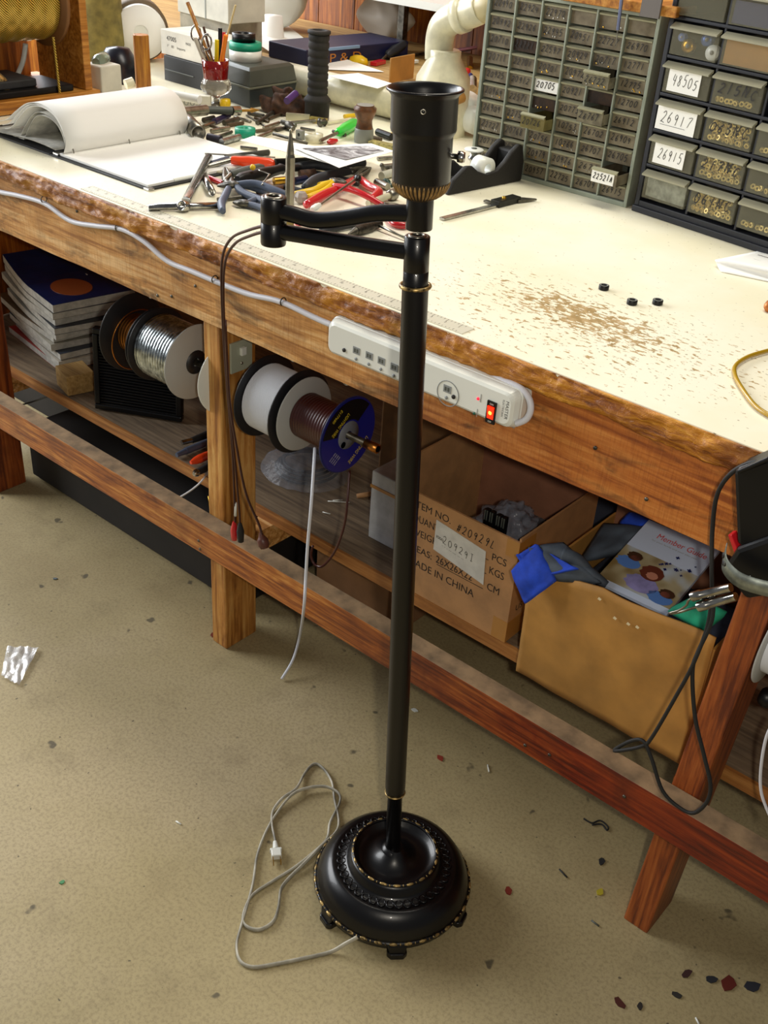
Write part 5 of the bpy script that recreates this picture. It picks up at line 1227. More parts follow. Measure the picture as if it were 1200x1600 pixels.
# caliper
ca, cb2 = T(690, 342, 0.903), T(825, 308, 0.903)
cal = thing('caliper', ca, 'slide caliper with chrome beam and dark jaws lying on the bench', 'caliper')
u_ = (cb2 - ca); Lc = u_.length; u_.normalize(); v_ = Vector((-u_.y, u_.x, 0))
CM = Matrix(((u_.x, v_.x, 0, ca.x), (u_.y, v_.y, 0, ca.y), (0, 0, 1, 0.9), (0, 0, 0, 1)))
MB(CM).box((0, -0.006, 0.001), (Lc * 0.80, 0.006, 0.005), CHROME).build('beam', cal, bevel=0.0005)
MB(CM).box((Lc * 0.60, -0.010, 0.0), (Lc * 0.86, 0.012, 0.012), mat('gunmetal', '34342E', 0.4, 0.7, 0.3, 60)).box((Lc * 0.60, 0.012, 0.002), (Lc * 0.64, 0.03, 0.006), DULL).build('slider', cal, bevel=0.001)
MB(CM).add([(Lc * 0.82, -0.012, 0.002), (Lc * 1.0, -0.022, 0.002), (Lc * 1.0, -0.018, 0.002), (Lc * 0.86, 0.012, 0.002), (Lc * 0.82, -0.012, 0.007), (Lc * 1.0, -0.022, 0.005), (Lc * 1.0, -0.018, 0.005), (Lc * 0.86, 0.012, 0.007)], [(0, 3, 2, 1), (4, 5, 6, 7), (0, 1, 5, 4), (1, 2, 6, 5), (2, 3, 7, 6), (3, 0, 4, 7)], DULL).build('jaw', cal)
MB(CM).lathe([(0.004, 0.012), (0.004, 0.016), (0, 0.016)], BRASS, Matrix.Translation((Lc * 0.70, 0.0, 0)), 14).build('lock_screw', cal)
for i, (px, py) in enumerate(((943, 452), (987, 475), (1027, 475))):
    p = T(px, py)
    r_ = MB(Matrix.Translation(p)).lathe([(0.0050, 0.0), (0.0078, 0.0), (0.0082, 0.001), (0.0082, 0.0065), (0.0076, 0.0073), (0.0050, 0.0073), (0.0048, 0.002), (0.0, 0.002)], BLACKP, n=24, caps=False)
    r_.lathe([(0.0050, 0.0074), (0.0070, 0.0075)], GREY, n=20, caps=False)
    tag(r_.build('black_ring'), 'small black ring nut on the bench, %s' % ['nearest the drawer cabinets', 'middle of the three, lying nearest the front edge', 'rightmost of the three'][i], 'ring nut', 'black ring nuts on the bench')
# yellow cord at the right
yc_ = [T(1225, 543, 0.904), T(1200, 548, 0.904), (T(1168, 558, 0.904)), T(1149, 572, 0.904), T(1149, 588, 0.904), T(1160, 608, 0.904), T(1178, 632, 0.904), T(1200, 648, 0.904), T(1240, 668, 0.904)]
tag(MB().tube(smoothp(yc_, 6), 0.0032, YCORD, 8).build('yellow_electrical_wire'), 'transparent yellow cord bent on the bench at right edge', 'cord')
pp = MB()
pa, pb, pc, pdx = T(1117, 406, 0.912), T(1225, 430, 0.915), T(1250, 380, 0.905), T(1180, 378, 0.903)
p1_, p2_ = T(1126, 424, 0.9015), T(1240, 448, 0.9015)
def curl(u, v):
    A_ = [p1_.lerp(p2_, u), T(1120, 414, 0.9035).lerp(T(1232, 438, 0.9035), u), pa.lerp(pb, u)]
    B0 = T(1190, 398, 0.906).lerp(T(1290, 410, 0.906), u)
    if v < 0.5:
        t = v * 2; return A_[0] * (1 - t) ** 2 + A_[1] * 2 * t * (1 - t) + A_[2] * t * t
    t = (v - 0.5) * 2; q_ = A_[2].lerp(T(1185, 392, 0.9015).lerp(T(1290, 405, 0.9015), u), t)
    return q_
pp.surf(curl, 10, 10, PAPER)
for k in range(3): pp.tube([T(1172 + k * 6, 412 - k * 7, 0.9075), T(1196 + k * 6, 419 - k * 7, 0.9085)], 0.0005, INKB, 4)
tag(pp.build('printed_paper', solid=0.0006), 'curled sheet of printed paper at the right edge of bench top', 'paper')
p = T(1194, 478, 0.908)
tag(MB(frame(p, p + Vector((0.3, 0.2, 0)))).lathe([(0.003, 0), (0.009, 0.004), (0.009, 0.03), (0, 0.03)], mat('bronze_cord_end', 'B8703A', 0.4, 0.5), n=14, flute=6, fa=0.08).build('copper_bead'), 'ribbed copper-coloured bead at the right edge of bench', 'bead')

# ================================================================== TABLE: binder at left
XS = -1.872; YB0, YB1 = 1.245, 1.545
bn = thing('ring_binder', (XS, 1.4, 0.9), 'open black binder with white pages curled over its rings', 'binder')
MB().box((XS, 1.232, 0.9), (-1.592, 1.560, 0.9035), BLACKR).build('right_cover', bn, bevel=0.001)
MB().box((-2.16, 1.232, 0.9), (XS - 0.03, 1.560, 0.9035), BLACKR).box((XS - 0.0299, 1.232, 0.9), (XS - 0.0001, 1.560, 0.903), BLACKR).build('left_cover', bn, bevel=0.001)
for y_ in (1.232, 1.548): MB().box((-1.606, y_ - 0.001, 0.8999), (-1.590, y_ + 0.013, 0.9045), CHROME).build('metal_corner', bn, bevel=0.001)
MB().box((XS - 0.007, 1.24, 0.9036), (-1.602, 1.553, 0.9085), PAPER).build('page_stack', bn, bevel=0.0005)
MB().box((XS - 0.024, 1.236, 0.9036), (XS - 0.008, 1.556, 0.9075), CHROME).build('ring_rail', bn)
for y_ in (1.262, 1.40, 1.535):
    MB().torus(0.010, 0.0012, STEEL, Matrix.Translation((XS, y_, 0.910)) @ Matrix.Rotation(math.pi / 2, 4, 'X'), 20, 6).build('ring', bn)
# flipped pages: arc rising from the rings to the left and down
def flip(scale, off):
    def fn(u, v):
        y = 1.242 + 0.312 * v
        pts_ = [(XS + 0.002, 0.9088), (XS + 0.014, 0.940), (XS - 0.010, 0.978), (XS - 0.055, 0.992), (XS - 0.105, 0.985), (XS - 0.150, 0.962 - off), (XS - 0.185, 0.940 - off * 2), (XS - 0.215, 0.930 - off * 2.0)]
        k = u * (len(pts_) - 1); i = min(int(k), len(pts_) - 2); t = k - i
        P_ = [Vector((a[0], 0, a[1])) for a in pts_]
        a_ = P_[max(i - 1, 0)]; b_2 = P_[i]; c_2 = P_[i + 1]; d_2 = P_[min(i + 2, len(P_) - 1)]
        q_ = 0.5 * ((2 * b_2) + (c_2 - a_) * t + (2 * a_ - 5 * b_2 + 4 * c_2 - d_2) * t * t + (3 * b_2 - a_ - 3 * c_2 + d_2) * t ** 3)
        q_ = Vector((XS, 0, 0.909)) + (q_ - Vector((XS, 0, 0.909))) * scale
        return (q_.x, y, max(q_.z, 0.9088))
    return fn
for k_, (s_, o_) in enumerate(((1.0, 0.0), (0.965, 0.003), (0.93, 0.006), (0.80, 0.014), (0.74, 0.018))):
    MB().surf(flip(s_, o_), 44, 6, PAPER if k_ < 3 else PAPERG).build('curled_pages', bn, solid=0.0012)
MB().surf(lambda u, v: (XS - 0.02 - 0.24 * u, 1.240 + 0.30 * v, 0.9045 + 0.016 * (1 - u) * (0.4 + 0.6 * math.sin(u * 3))), 14, 4, PAPERG).build('left_pages', bn, solid=0.003)

# ================================================================== TABLE: loose tools
zt = 0.906
TL = lambda px, py, z=zt: T(px, py, z)
sw_ = thing('socket_wrench', TL(289, 322, 0.907), 'chrome T-shaped tube wrench lying nearest the front edge by the binder', 'wrench')
a, c = TL(232, 324, 0.907), TL(347, 321, 0.907)
MB().tube([a, c], 0.0062, CHROME, 14).build('crossbar', sw_)
a, c = TL(290, 316, 0.910), TL(326, 246, 0.918)
MB(frame(a, c)).lathe([(0.0085, 0.006), (0.0085, (c - a).length), (0.0065, (c - a).length), (0.0065, (c - a).length - 0.01), (0, (c - a).length - 0.01)], CHROME, n=18).build('shank', sw_)
p_ = TL(287, 322, 0.910); dn_ = Vector((0.25, -0.95, 0.25)).normalized()
MB(frame(p_ - dn_ * 0.008, p_ + dn_ * 0.008)).lathe([(0.0090, 0), (0.0100, 0.002), (0.0100, 0.013), (0.0090, 0.016), (0.0062, 0.016), (0.0060, 0.004), (0, 0.004)], CHROME, n=24).build('socket', sw_)
def rod_(name, label, cat, p0, p1, r, m, group=None, hollow=False):
    L_ = (p1 - p0).length
    pr_ = [(r, 0), (r, L_)] if not hollow else [(0, 0.012), (r * 0.75, 0.012), (r * 0.8, 0), (r, 0), (r, L_), (r * 0.8, L_), (r * 0.75, L_ - 0.01), (0, L_ - 0.01)]
    return tag(MB(frame(p0, p1)).lathe(pr_, m, n=16).build(name), label, cat, group)
rod_('white_stick', 'short white plastic stick by the binder corner', 'stick', TL(271, 282, 0.906), TL(325, 271, 0.906), 0.004, WHITEP)
rod_('thin_white_stick', 'thin pale stick lying behind the chrome T wrench', 'stick', TL(291, 264, 0.905), TL(372, 272, 0.905), 0.003, CREAM)
rod_('steel_tube_piece', 'short steel tube with open dark end beside the small pliers', 'tube', TL(331, 301, 0.908), TL(316, 268, 0.908), 0.0075, CHROME, hollow=True)
rod_('thin_steel_rod', 'thin steel rod lying across behind the orange knife', 'rod', TL(320, 240, 0.922), TL(430, 246, 0.922), 0.0015, STEEL)
def pliers(label, head, piv, h1, h2, mg_, mj=DULL, gr=0.007, group='pliers on the bench'):
    t = thing('pliers', piv, label, 'pliers', group)
    hd_ = Vector(head); pv = Vector(piv); side_ = (hd_ - pv).cross(Z).normalized() * 0.004
    for s in (-1, 1):
        MB().tube(smoothp([pv + side_ * s * 0.6, (pv * 0.6 + hd_ * 0.4) + side_ * s * 1.6, hd_ + side_ * s * 0.4], 4), [0.006, 0.0055, 0.002], mj, 8).build('jaw', t)
    MB(Matrix.Translation(pv - Z * 0.004)).lathe([(0.008, 0), (0.009, 0.002), (0.009, 0.008), (0.007, 0.009), (0, 0.0095)], mj, n=16).build('pivot', t)
    for h in (h1, h2):
        pts_ = smoothp([pv] + [Vector(x) for x in h], 5)
        MB().tube(pts_, [0.005, gr, gr, gr * 1.1, gr * 0.8], mg_, 10).build('handle', t)
    return t
pliers('small open pliers with one blue-grey grip, jaws pointing up, by chrome wrench', TL(352, 262, 0.915), TL(359, 290, 0.913), [TL(352, 305, 0.911), TL(346, 318, 0.91), TL(348, 330, 0.909)], [TL(372, 288, 0.912), TL(395, 292, 0.912), TL(415, 300, 0.91)], BLUEG)
pliers('large pliers with blue-grey grips under the centre punch', TL(340, 290, 0.913), TL(368, 288, 0.918), [TL(400, 287, 0.922), TL(430, 298, 0.918), TL(455, 308, 0.912)], [TL(378, 300, 0.911), TL(405, 312, 0.909), TL(440, 328, 0.908)], BLUEG)
pliers('pliers with blue-grey handles, lower one beside arm joint', TL(365, 316, 0.906), TL(385, 318, 0.9075), [TL(400, 322, 0.9075), TL(418, 328, 0.9075), TL(432, 333, 0.9075)], [TL(402, 312, 0.9085), TL(420, 316, 0.9085), TL(436, 322, 0.9085)], BLUEG, gr=0.006)
pliers('dark-gripped pliers with curved handles beneath the white sheet', TL(575, 262, 0.912), TL(550, 268, 0.912), [TL(520, 272, 0.916), TL(495, 280, 0.914), TL(476, 293, 0.912)], [TL(520, 262, 0.918), TL(490, 258, 0.918), TL(455, 262, 0.915)], GRIPK, gr=0.009)
pliers('red-handled cutters with long glossy grips, behind the upper lamp arm', TL(578, 262, 0.915), TL(560, 276, 0.913), [TL(535, 292, 0.914), TL(510, 303, 0.914), TL(478, 320, 0.91)], [TL(575, 290, 0.914), TL(592, 300, 0.914), TL(580, 312, 0.91)], RED, gr=0.0085)
pliers('red-handled pliers lying flat, partly below the lamp arm', TL(640, 325, 0.907), TL(600, 322, 0.908), [TL(570, 305, 0.920), TL(545, 295, 0.922), TL(520, 290, 0.920)], [TL(610, 345, 0.907), TL(625, 352, 0.907), TL(645, 350, 0.907)], RED, gr=0.006)
pliers('black-gripped pliers below the lamp arm, beside the drill chuck', TL(560, 365, 0.905), TL(585, 350, 0.907), [TL(560, 350, 0.907), TL(530, 355, 0.907), TL(500, 362, 0.907)], [TL(560, 340, 0.909), TL(540, 338, 0.909), TL(512, 345, 0.909)], GRIPK, gr=0.006)
pliers('pliers with yellow grips between the punch and red cutters', TL(540, 285, 0.925), TL(522, 283, 0.922), [TL(505, 290, 0.920), TL(488, 298, 0.916), TL(460, 303, 0.912)], [TL(515, 292, 0.918), TL(500, 302, 0.914), TL(480, 308, 0.912)], YELP, gr=0.006)
def driver(label, tip, neck, tail, r, mh, name='screwdriver', rs=0.0022, group='screwdrivers on the bench', ms=STEEL):
    t = thing(name, tip, label, 'screwdriver' if name == 'screwdriver' else name.replace('_', ' '), group)
    L1 = (neck - tip).length; L2 = (tail - neck).length
    MB(frame(tip, neck)).lathe([(rs * 0.7, 0), (rs, 0.006), (rs, L1)], ms, n=10).build('shaft', t)
    MB(frame(neck, tail)).lathe([(rs * 1.5, 0), (r * 0.75, L2 * 0.06), (r * 0.8, L2 * 0.2), (r, L2 * 0.4), (r, L2 * 0.9), (r * 0.7, L2)], mh, n=24, flute=6, fa=0.05).build('handle', t)
    return t
driver('utility knife with fat orange-red handle lying behind the pliers', TL(318, 262, 0.91), TL(362, 250, 0.918), TL(428, 257, 0.918), 0.011, ORANGE, name='utility_knife', rs=0.005, group=None)
driver('dark grey handled cutter just in front of orange knife', TL(350, 283, 0.915), TL(361, 272, 0.920), TL(411, 262, 0.920), 0.009, GREYD, name='wire_cutter', rs=0.004, group=None)
driver('black-handled screwdriver with bulbous grip behind the small pliers', TL(470, 262, 0.918), TL(440, 264, 0.920), TL(371, 282, 0.922), 0.012, BLACKP, rs=0.007, ms=BLACKP)
p_ = TL(395, 266, 0.936); tag(MB(Matrix.Translation(p_)).lathe([(0.0, 0.0)] + [(0.0055 * math.sin(a * math.pi / 8), 0.0055 - 0.0055 * math.cos(a * math.pi / 8)) for a in range(1, 9)], YELP, n=16).build('yellow_ball_tip'), 'tiny yellow ball-shaped tip resting on the black screwdriver', 'ball')
tag(MB().tube(smoothp([TL(404, 266, 0.934), TL(420, 272, 0.932), TL(420, 274, 0.932), TL(409, 289, 0.925)], 4), 0.0015, STEEL, 6).build('hex_key'), 'small bent steel hex key among the pliers', 'hex key')
driver('screwdriver with long bare shank and white collar, over the red cutters', TL(566, 272, 0.935), TL(500, 320, 0.925), TL(488, 328, 0.922), 0.006, WHITEP)
p0, p1 = TL(557, 281, 0.932), TL(572, 262, 0.940)
tag(MB(frame(p0, p1)).lathe([(0.003, 0), (0.0075, 0.006), (0.006, 0.012), (0.001, 0.026)], BLACKP, n=14).build('black_cone_tip'), 'black cone-shaped tip above the red cutters', 'cone')
driver('green-handled screwdriver behind the white sheets', TL(500, 220, 0.908), TL(527, 208, 0.912), TL(556, 192, 0.914), 0.0125, GREEN, rs=0.004)
tag(MB(Matrix.Translation(TL(470, 318, 0.90))).lathe([(0.006, 0.0), (0.012, 0.006), (0.013, 0.014), (0.009, 0.021), (0, 0.023)], mat('cloudy_glass', 'B8B0A8', 0.2, trans=0.4), n=10, smooth=False).build('faceted_knob'), 'clear faceted knob between the punch and red cutters', 'knob')
tag(MB(frame(TL(470, 345, 0.906), TL(455, 352, 0.906))).lathe([(0.004, -0.02), (0.010, -0.008), (0.009, 0.006), (0.006, 0.012)], mat('pink_translucent', 'E83050', 0.2, coat=0.6), n=10).build('pink_driver_end'), 'translucent pink tool end showing between the two lamp arms', 'tool end')
rod_('chrome_tube_offcut', 'short chrome tube showing between the two lamp arms', 'tube', TL(520, 338, 0.906), TL(552, 346, 0.906), 0.005, CHROME, hollow=True)
dc = thing('drill_chuck', TL(560, 355, 0.909), 'small drill chuck with a long steel shank below the lamp arm', 'chuck')
p0, p1, p2, p3 = TL(545, 366, 0.909), TL(556, 361, 0.909), TL(594, 349, 0.909), TL(634, 372, 0.905)
MB(frame(p0, p1)).lathe([(0.002, 0), (0.007, (p1 - p0).length)], DULL, n=16).build('jaws', dc)
MB(frame(p1, p2)).lathe([(0.008, 0), (0.009, 0.01), (0.009, 0.024), (0.007, 0.03), (0.007, (p2 - p1).length)], mat('knurled_steel', '57524A', 0.4, 0.9, 0.4, 200), n=20, flute=10, fa=0.04).build('body', dc)
MB().tube([p2 + (p1 - p2) * 0.15, p3], 0.0025, STEEL, 10).build('shank', dc)
rod_('grey_plastic_tube', 'pale tube with a knurled end left of the socket cup', 'tube', TL(575, 318, 0.908), TL(612, 304, 0.910), 0.006, CREAM)
p0, p1 = TL(608, 306, 0.910), TL(626, 300, 0.910)
tag(MB(frame(p0, p1)).lathe([(0.008, 0), (0.0105, 0.003), (0.0105, 0.018), (0.008, 0.022)], STEEL, n=20, flute=10, fa=0.05).build('knurled_fitting'), 'knurled steel fitting just left of the socket cup', 'fitting')
tag(MB(frame(TL(602, 283, 0.908), TL(622, 298, 0.908))).lathe([(0.006, 0), (0.007, 0.012), (0.0035, 0.014), (0.0035, 0.035)], mat('dark_green_grip', '143A2C', 0.5), n=14).build('dark_green_punch'), 'dark green gripped punch behind the socket cup', 'punch')
# standing centre punch
cpn = T(452, 356); zt_top = V(449, 199, cpn.y).z
cp_ = thing('centre_punch', cpn, 'tall pointed steel spindle standing upright behind the arm joint', 'spindle')
H_ = zt_top - 0.9; CPM = Matrix.Translation(cpn)
MB(CPM).lathe([(0.0085, 0.0), (0.0085, 0.004), (0.0075, 0.006), (0.0085, 0.009), (0.0085, 0.014), (0.0075, 0.016), (0.0085, 0.019), (0.0085, 0.026)], mat('threaded_brassy', '8A7A50', 0.35, 0.9), n=20).build('threaded_base', cp_)
MB(CPM).lathe([(0.0078, 0.026), (0.0078, H_ * 0.72), (0.0062, H_ * 0.75), (0.0060, H_ * 0.78), (0.0024, H_ * 0.95), (0.0026, H_ - 0.003), (0.0, H_)], mat('punch_steel', '9C9686', 0.28, 0.95, 0.15, 60), n=8, smooth=False).build('shaft', cp_)
# more little bits in the pile
bits = [('blue_steel_bit', 'blue-black steel bit near the centre punch', 460, 283, 478, 279, 0.007, mat('blued_steel', '2A3458', 0.25, 0.8)),
        ('brown_leather_piece', 'brown leather piece among the tools right of the punch', 468, 272, 492, 270, 0.008, RUST),
        ('brass_plug', 'small brass plug beside the black screwdriver', 428, 283, 448, 281, 0.007, BRASS),
        ('amber_bottle_cap', 'amber ribbed cap above the yellow pliers', 500, 293, 514, 290, 0.010, YELP),
        ('black_plastic_bar', 'black plastic bar under the corner of white sheet', 430, 255, 500, 252, 0.009, BLACKP),
        ('steel_cylinder', 'short steel cylinder right of the white sheet corner', 598, 262, 616, 260, 0.007, STEEL),
        ('clear_ferrule', 'pale ferrule behind the red cutters', 596, 275, 612, 270, 0.008, mat('pale_ferrule', 'C8C8B8', 0.4)),
        ('dark_handle_end', 'dark handle end under the white sheets', 540, 256, 570, 254, 0.008, GRIPK),
        ('steel_pin', 'bright steel pin lying in front of red cutters', 560, 340, 600, 330, 0.003, CHROME),
        ('slim_steel_file', 'slim steel file lying near the chuck', 600, 338, 640, 325, 0.004, DULL)]
for nme, lb, ax_, ay_, bx_, by_, r, m in bits: rod_(nme, lb, 'small part', TL(ax_, ay_, 0.9005 + r), TL(bx_, by_, 0.9005 + r), r, m)
# paper sheets
tag(MB().slab([TL(376, 219, 0.938), TL(396, 212, 0.936), TL(560, 240, 0.934), TL(529, 259, 0.937)], 0.0006, PAPER).build('white_sheet'), 'plain white sheet lying under the printed picture sheet', 'paper')
q = [TL(458, 230, 0.940), TL(580, 224, 0.937), TL(616, 236, 0.937), TL(530, 262, 0.941)]
ph_ = thing('picture_sheet', q[0], 'white sheet printed with a grey picture, resting on the tools', 'paper')
MB().slab(q, 0.0006, PAPER).build('sheet', ph_)
qi = [TL(472, 232, 0.9403), TL(574, 228, 0.9376), TL(600, 236, 0.9376), TL(540, 250, 0.9408)]
MB().slab([x + Z * 0.0006 for x in qi], 0.0003, PRINT).build('printed_picture', ph_)

# ================================================================== TABLE: middle distance
def up(px, py, z=0.9): return T(px, py, z)
tr = MB(Matrix.Translation(up(490, 222))).lathe([(0.006, 0.0), (0.021, 0.0), (0.021, 0.018), (0.007, 0.018), (0.006, 0.0)], CREAM, n=28, caps=False)
tag(tr.build('white_tape_roll'), 'cream tape roll behind the picture sheet', 'tape roll', 'tape rolls')
tr = MB(Matrix.Translation(up(383, 213))).lathe([(0.008, 0.0), (0.023, 0.0), (0.023, 0.018), (0.008, 0.018), (0.008, 0.0)], TEAL, n=28, caps=False)
tag(tr.build('green_tape_roll'), 'small green tape roll lying flat among steel parts', 'tape roll', 'tape rolls')
lbx = TL(469, 218)
tag(MB(Matrix.Translation(lbx)).box((-0.009, -0.005, 0), (0.009, 0.005, 0.020), GREY).lathe([(0, 0.0008), (0.004, 0)], BLACKP, frame((0, -0.005, 0.011), (0, -1, 0.011)), 12).build('grey_terminal'), 'small grey block with round hole beside cream tape roll', 'block')
tag(MB().tube([TL(427, 209, 0.907), TL(480, 224, 0.904)], [0.004, 0.003], DULL, 8).build('slim_tool'), 'slim grey tool pointing at the cream tape roll', 'tool')
rod_('thin_silver_rod', 'thin silver rod behind the cream tape roll', 'rod', TL(455, 192, 0.906), TL(512, 187, 0.906), 0.004, STEEL)
rod_('pale_rod', 'pale rod ending near the green screwdriver', 'rod', TL(512, 192, 0.906), TL(548, 186, 0.906), 0.0035, CREAM)
def bar(name, lb, p0, p1, wd, h, m, cat='bar'):
    u = (p1 - p0); L_ = u.length; u.normalize(); v = Vector((-u.y, u.x, 0)); Mx = Matrix(((u.x, v.x, 0, p0.x), (u.y, v.y, 0, p0.y), (0, 0, 1, p0.z), (0, 0, 0, 1)))
    return tag(MB(Mx).box((0, -wd / 2, 0), (L_, wd / 2, h), m).build(name, bevel=0.0008), lb, cat)
bar('aluminium_bar', 'shiny pale metal bar in front of the ribbed rubber post', T(447, 187), T(484, 190), 0.010, 0.016, mat('pale_alloy', 'CFC9A8', 0.3, 0.7))
bar('brass_bar', 'brass-coloured bar in front of the ribbed post, right piece', T(485, 191), T(510, 195), 0.010, 0.014, mat('pale_brass', 'C8B468', 0.35, 0.7))
bar('folding_rule', 'yellowish folding rule just left of the socket cup', T(578, 226), T(618, 234), 0.02, 0.010, mat('rule_yellow', 'C8BC74', 0.5, 0, 0.35, 120))
kn_ = [TL(497, 192, 0.909), TL(520, 190, 0.909)]
tag(MB(frame(*kn_)).lathe([(0.006, 0), (0.011, 0.004), (0.006, 0.012), (0.009, 0.018), (0.004, 0.024)], DULL, n=14).build('knurled_nut'), 'dull knurled nut lying behind cream tape roll', 'nut')
tag(MB(frame(TL(450, 195, 0.910), TL(475, 213, 0.908))).lathe([(0.009, 0), (0.010, 0.010), (0.008, 0.022), (0.005, 0.026), (0.005, 0.035)], DULL, n=16).build('small_socket_driver'), 'dark socket driver pointing at the grey block', 'socket')
# yellow pencils etc
rod_('yellow_marker', 'yellow marker end left of the brown turned post', 'marker', TL(538, 182, 0.906), TL(556, 180, 0.906), 0.005, YELP)
rod_('yellow_black_tip', 'yellow and black tip beside the socket cup', 'marker', TL(600, 212, 0.906), TL(618, 210, 0.906), 0.005, YELP)
rod_('black_grip_tool', 'black tool handle right of the brown turned post', 'tool', TL(590, 206, 0.909), TL(612, 214, 0.909), 0.008, BLACKP)
tag(MB(frame(TL(512, 222, 0.906), TL(535, 218, 0.906))).lathe([(0.003, 0), (0.007, 0.01), (0.004, 0.028)], RED, n=12).build('red_thimble'), 'small red cap under the green screwdriver', 'cap')
# brown turned post
p_ = T(568, 222); Mx = Matrix.Translation(p_); Hv = V(568, 163, p_.y).z - 0.9
vp = thing('turned_post', p_, 'small brown turned post with grey foot and flared rusty top', 'turned post')
MB(Mx).lathe([(0.021, 0.0), (0.022, 0.01), (0.021, Hv * 0.36), (0.020, Hv * 0.38)], GREY, n=28).build('foot', vp)
MB(Mx).lathe([(0.0195, Hv * 0.38), (0.0175, Hv * 0.50), (0.017, Hv * 0.60), (0.021, Hv * 0.70), (0.025, Hv * 0.82), (0.0255, Hv * 0.92), (0.020, Hv * 0.97), (0.020, Hv)], mat('rust_brown_glaze', '7A4A22', 0.4, 0, 0.5, 40), n=28).build('body', vp)
MB(Mx).lathe([(0.0, Hv * 1.004), (0.019, Hv * 1.002)], mat('grey_dust_cap', '8A867C', 0.8), n=28).build('top', vp)
# ribbed rubber post
p_ = T(495, 186); Mx = Matrix.Translation(p_); Hr = V(495, 46, p_.y).z - 0.9
pr_ = [(0.029, 0.0), (0.0295, Hr * 0.20), (0.033, Hr * 0.215), (0.031, Hr * 0.24), (0.024, Hr * 0.28)]
for k in range(8):
    z_ = Hr * (0.29 + 0.085 * k); pr_ += [(0.0225, z_), (0.0245, z_ + Hr * 0.012), (0.0245, z_ + Hr * 0.060), (0.0225, z_ + Hr * 0.075)]
pr_ += [(0.0225, Hr * 0.955), (0.027, Hr * 0.965), (0.027, Hr * 0.995), (0.020, Hr), (0.015, Hr), (0.014, Hr * 0.97), (0, Hr * 0.97)]
tag(MB(Mx).lathe(pr_, mat('dusty_rubber', '2A2622', 0.8, 0, 0.3, 60, 0.2, 200), n=36).build('ribbed_rubber_post'), 'tall dark ribbed rubber post standing at the back of bench', 'post')
# rusty rag bundle
rg = MB(); rc = T(445, 175)
def ragf(u, v):
    a = 2 * math.pi * u; ph = v * math.pi * 0.5; r = 0.05 * math.sin(ph + 0.001)
    n = mnoise.noise(Vector((math.cos(a) * v * 3, math.sin(a) * v * 3, v * 3))) * 0.02
    return (rc.x + (r + n) * math.cos(a), rc.y + (r + n) * math.sin(a), 0.9 + max(0.0, 0.055 * math.cos(ph) + n))
rg.surf(ragf, 40, 18, RUST); tag(rg.build('rusty_rag'), 'crumpled rusty brown rag left of the ribbed post', 'rag')
rod_('purple_bottle', 'small purple bit with brass tip on the rusty rag', 'small part', TL(448, 158, 0.955), TL(462, 146, 0.965), 0.008, mat('purple', '4A2A6A', 0.4))
# chrome tubes back left
rod_('wide_steel_tube', 'wide steel tube with brass inside, its open end facing forward', 'tube', TL(310, 208, 0.917), TL(282, 178, 0.917), 0.0165, STEEL, hollow=True)
p_ = TL(309, 206, 0.914); rod_('brass_tube_core', 'brass plug showing inside the wide steel tube', 'tube', p_ + Vector((0.002, -0.004, 0)), TL(303, 198, 0.916), 0.005, BRASS)
rod_('long_steel_tube', 'steel tube with dark middle lying behind wide one', 'tube', TL(285, 176, 0.932), TL(322, 172, 0.930), 0.012, STEEL)
a, b6, c, d6 = TL(322, 172, 0.926), TL(362, 173, 0.922), TL(374, 173, 0.920), TL(405, 172, 0.916)
sgn = thing('hand_drill_shaft', a, 'dark shaft with chrome collar and amber tip by the goblet', 'tool')
MB(frame(a, b6)).lathe([(0.009, 0), (0.009, (b6 - a).length)], GREYD, n=16).build('shaft', sgn)
MB(frame(b6, c)).lathe([(0.011, 0), (0.011, (c - b6).length)], CHROME, n=16).build('collar', sgn)
MB(frame(c, d6)).lathe([(0.003, 0), (0.003, 0.03), (0.006, 0.035), (0.001, (d6 - c).length)], mat('amber_tip', 'B08030', 0.3, 0.3), n=14).build('tip', sgn)
misc = [('violet_bit', 'violet metal bit near the wide steel tube', 335, 190, 357, 180, 0.007, mat('violet_metal', '4A4268', 0.3, 0.6)),
        ('dark_socket', 'dark metal socket behind green tape roll', 350, 192, 372, 186, 0.006, DULL),
        ('steel_bolt', 'steel bolt left of green tape roll', 330, 205, 358, 200, 0.005, STEEL),
        ('brown_handle_awl', 'slim awl with dark handle behind green tape roll', 402, 192, 432, 172, 0.005, DULL),
        ('thin_steel_pick', 'thin steel pick pointing up toward the rusty rag', 425, 176, 450, 160, 0.002, STEEL),
        ('dark_steel_pin', 'dark steel pin right of green tape roll', 385, 180, 420, 200, 0.002, DULL),
        ('bent_bracket_rod', 'bent brownish rod crossing in front of rusty rag', 400, 205, 440, 200, 0.004, mat('brown_steel', '6A5C48', 0.5, 0.5)),
        ('foil_tube', 'crumpled silver foil tube in front of green tape roll', 346, 222, 374, 214, 0.007, mat('foil', 'B8C0C4', 0.25, 0.9, 0.4, 80, 0.6, 80)),
        ('black_spindle', 'black spindle end beside the binder page corner', 325, 214, 345, 218, 0.008, mat('dark_purple_metal', '38343E', 0.4, 0.5)),
        ('grey_spacer', 'grey spacer tube behind violet bit', 318, 188, 334, 184, 0.006, DULL)]
for nme, lb, ax_, ay_, bx_, by_, r, m in misc: rod_(nme, lb, 'small part', TL(ax_, ay_, 0.9005 + r), TL(bx_, by_, 0.9005 + r), r, m)
random.seed(21)
tag(MB(Matrix.Translation(T(352, 168))).lathe([(0.012, 0), (0.014, 0.01), (0.012, 0.020), (0, 0.021)], YELP, n=20).build('yellow_bottle_stopper'), 'yellow cap beside the foot of goblet', 'cap')
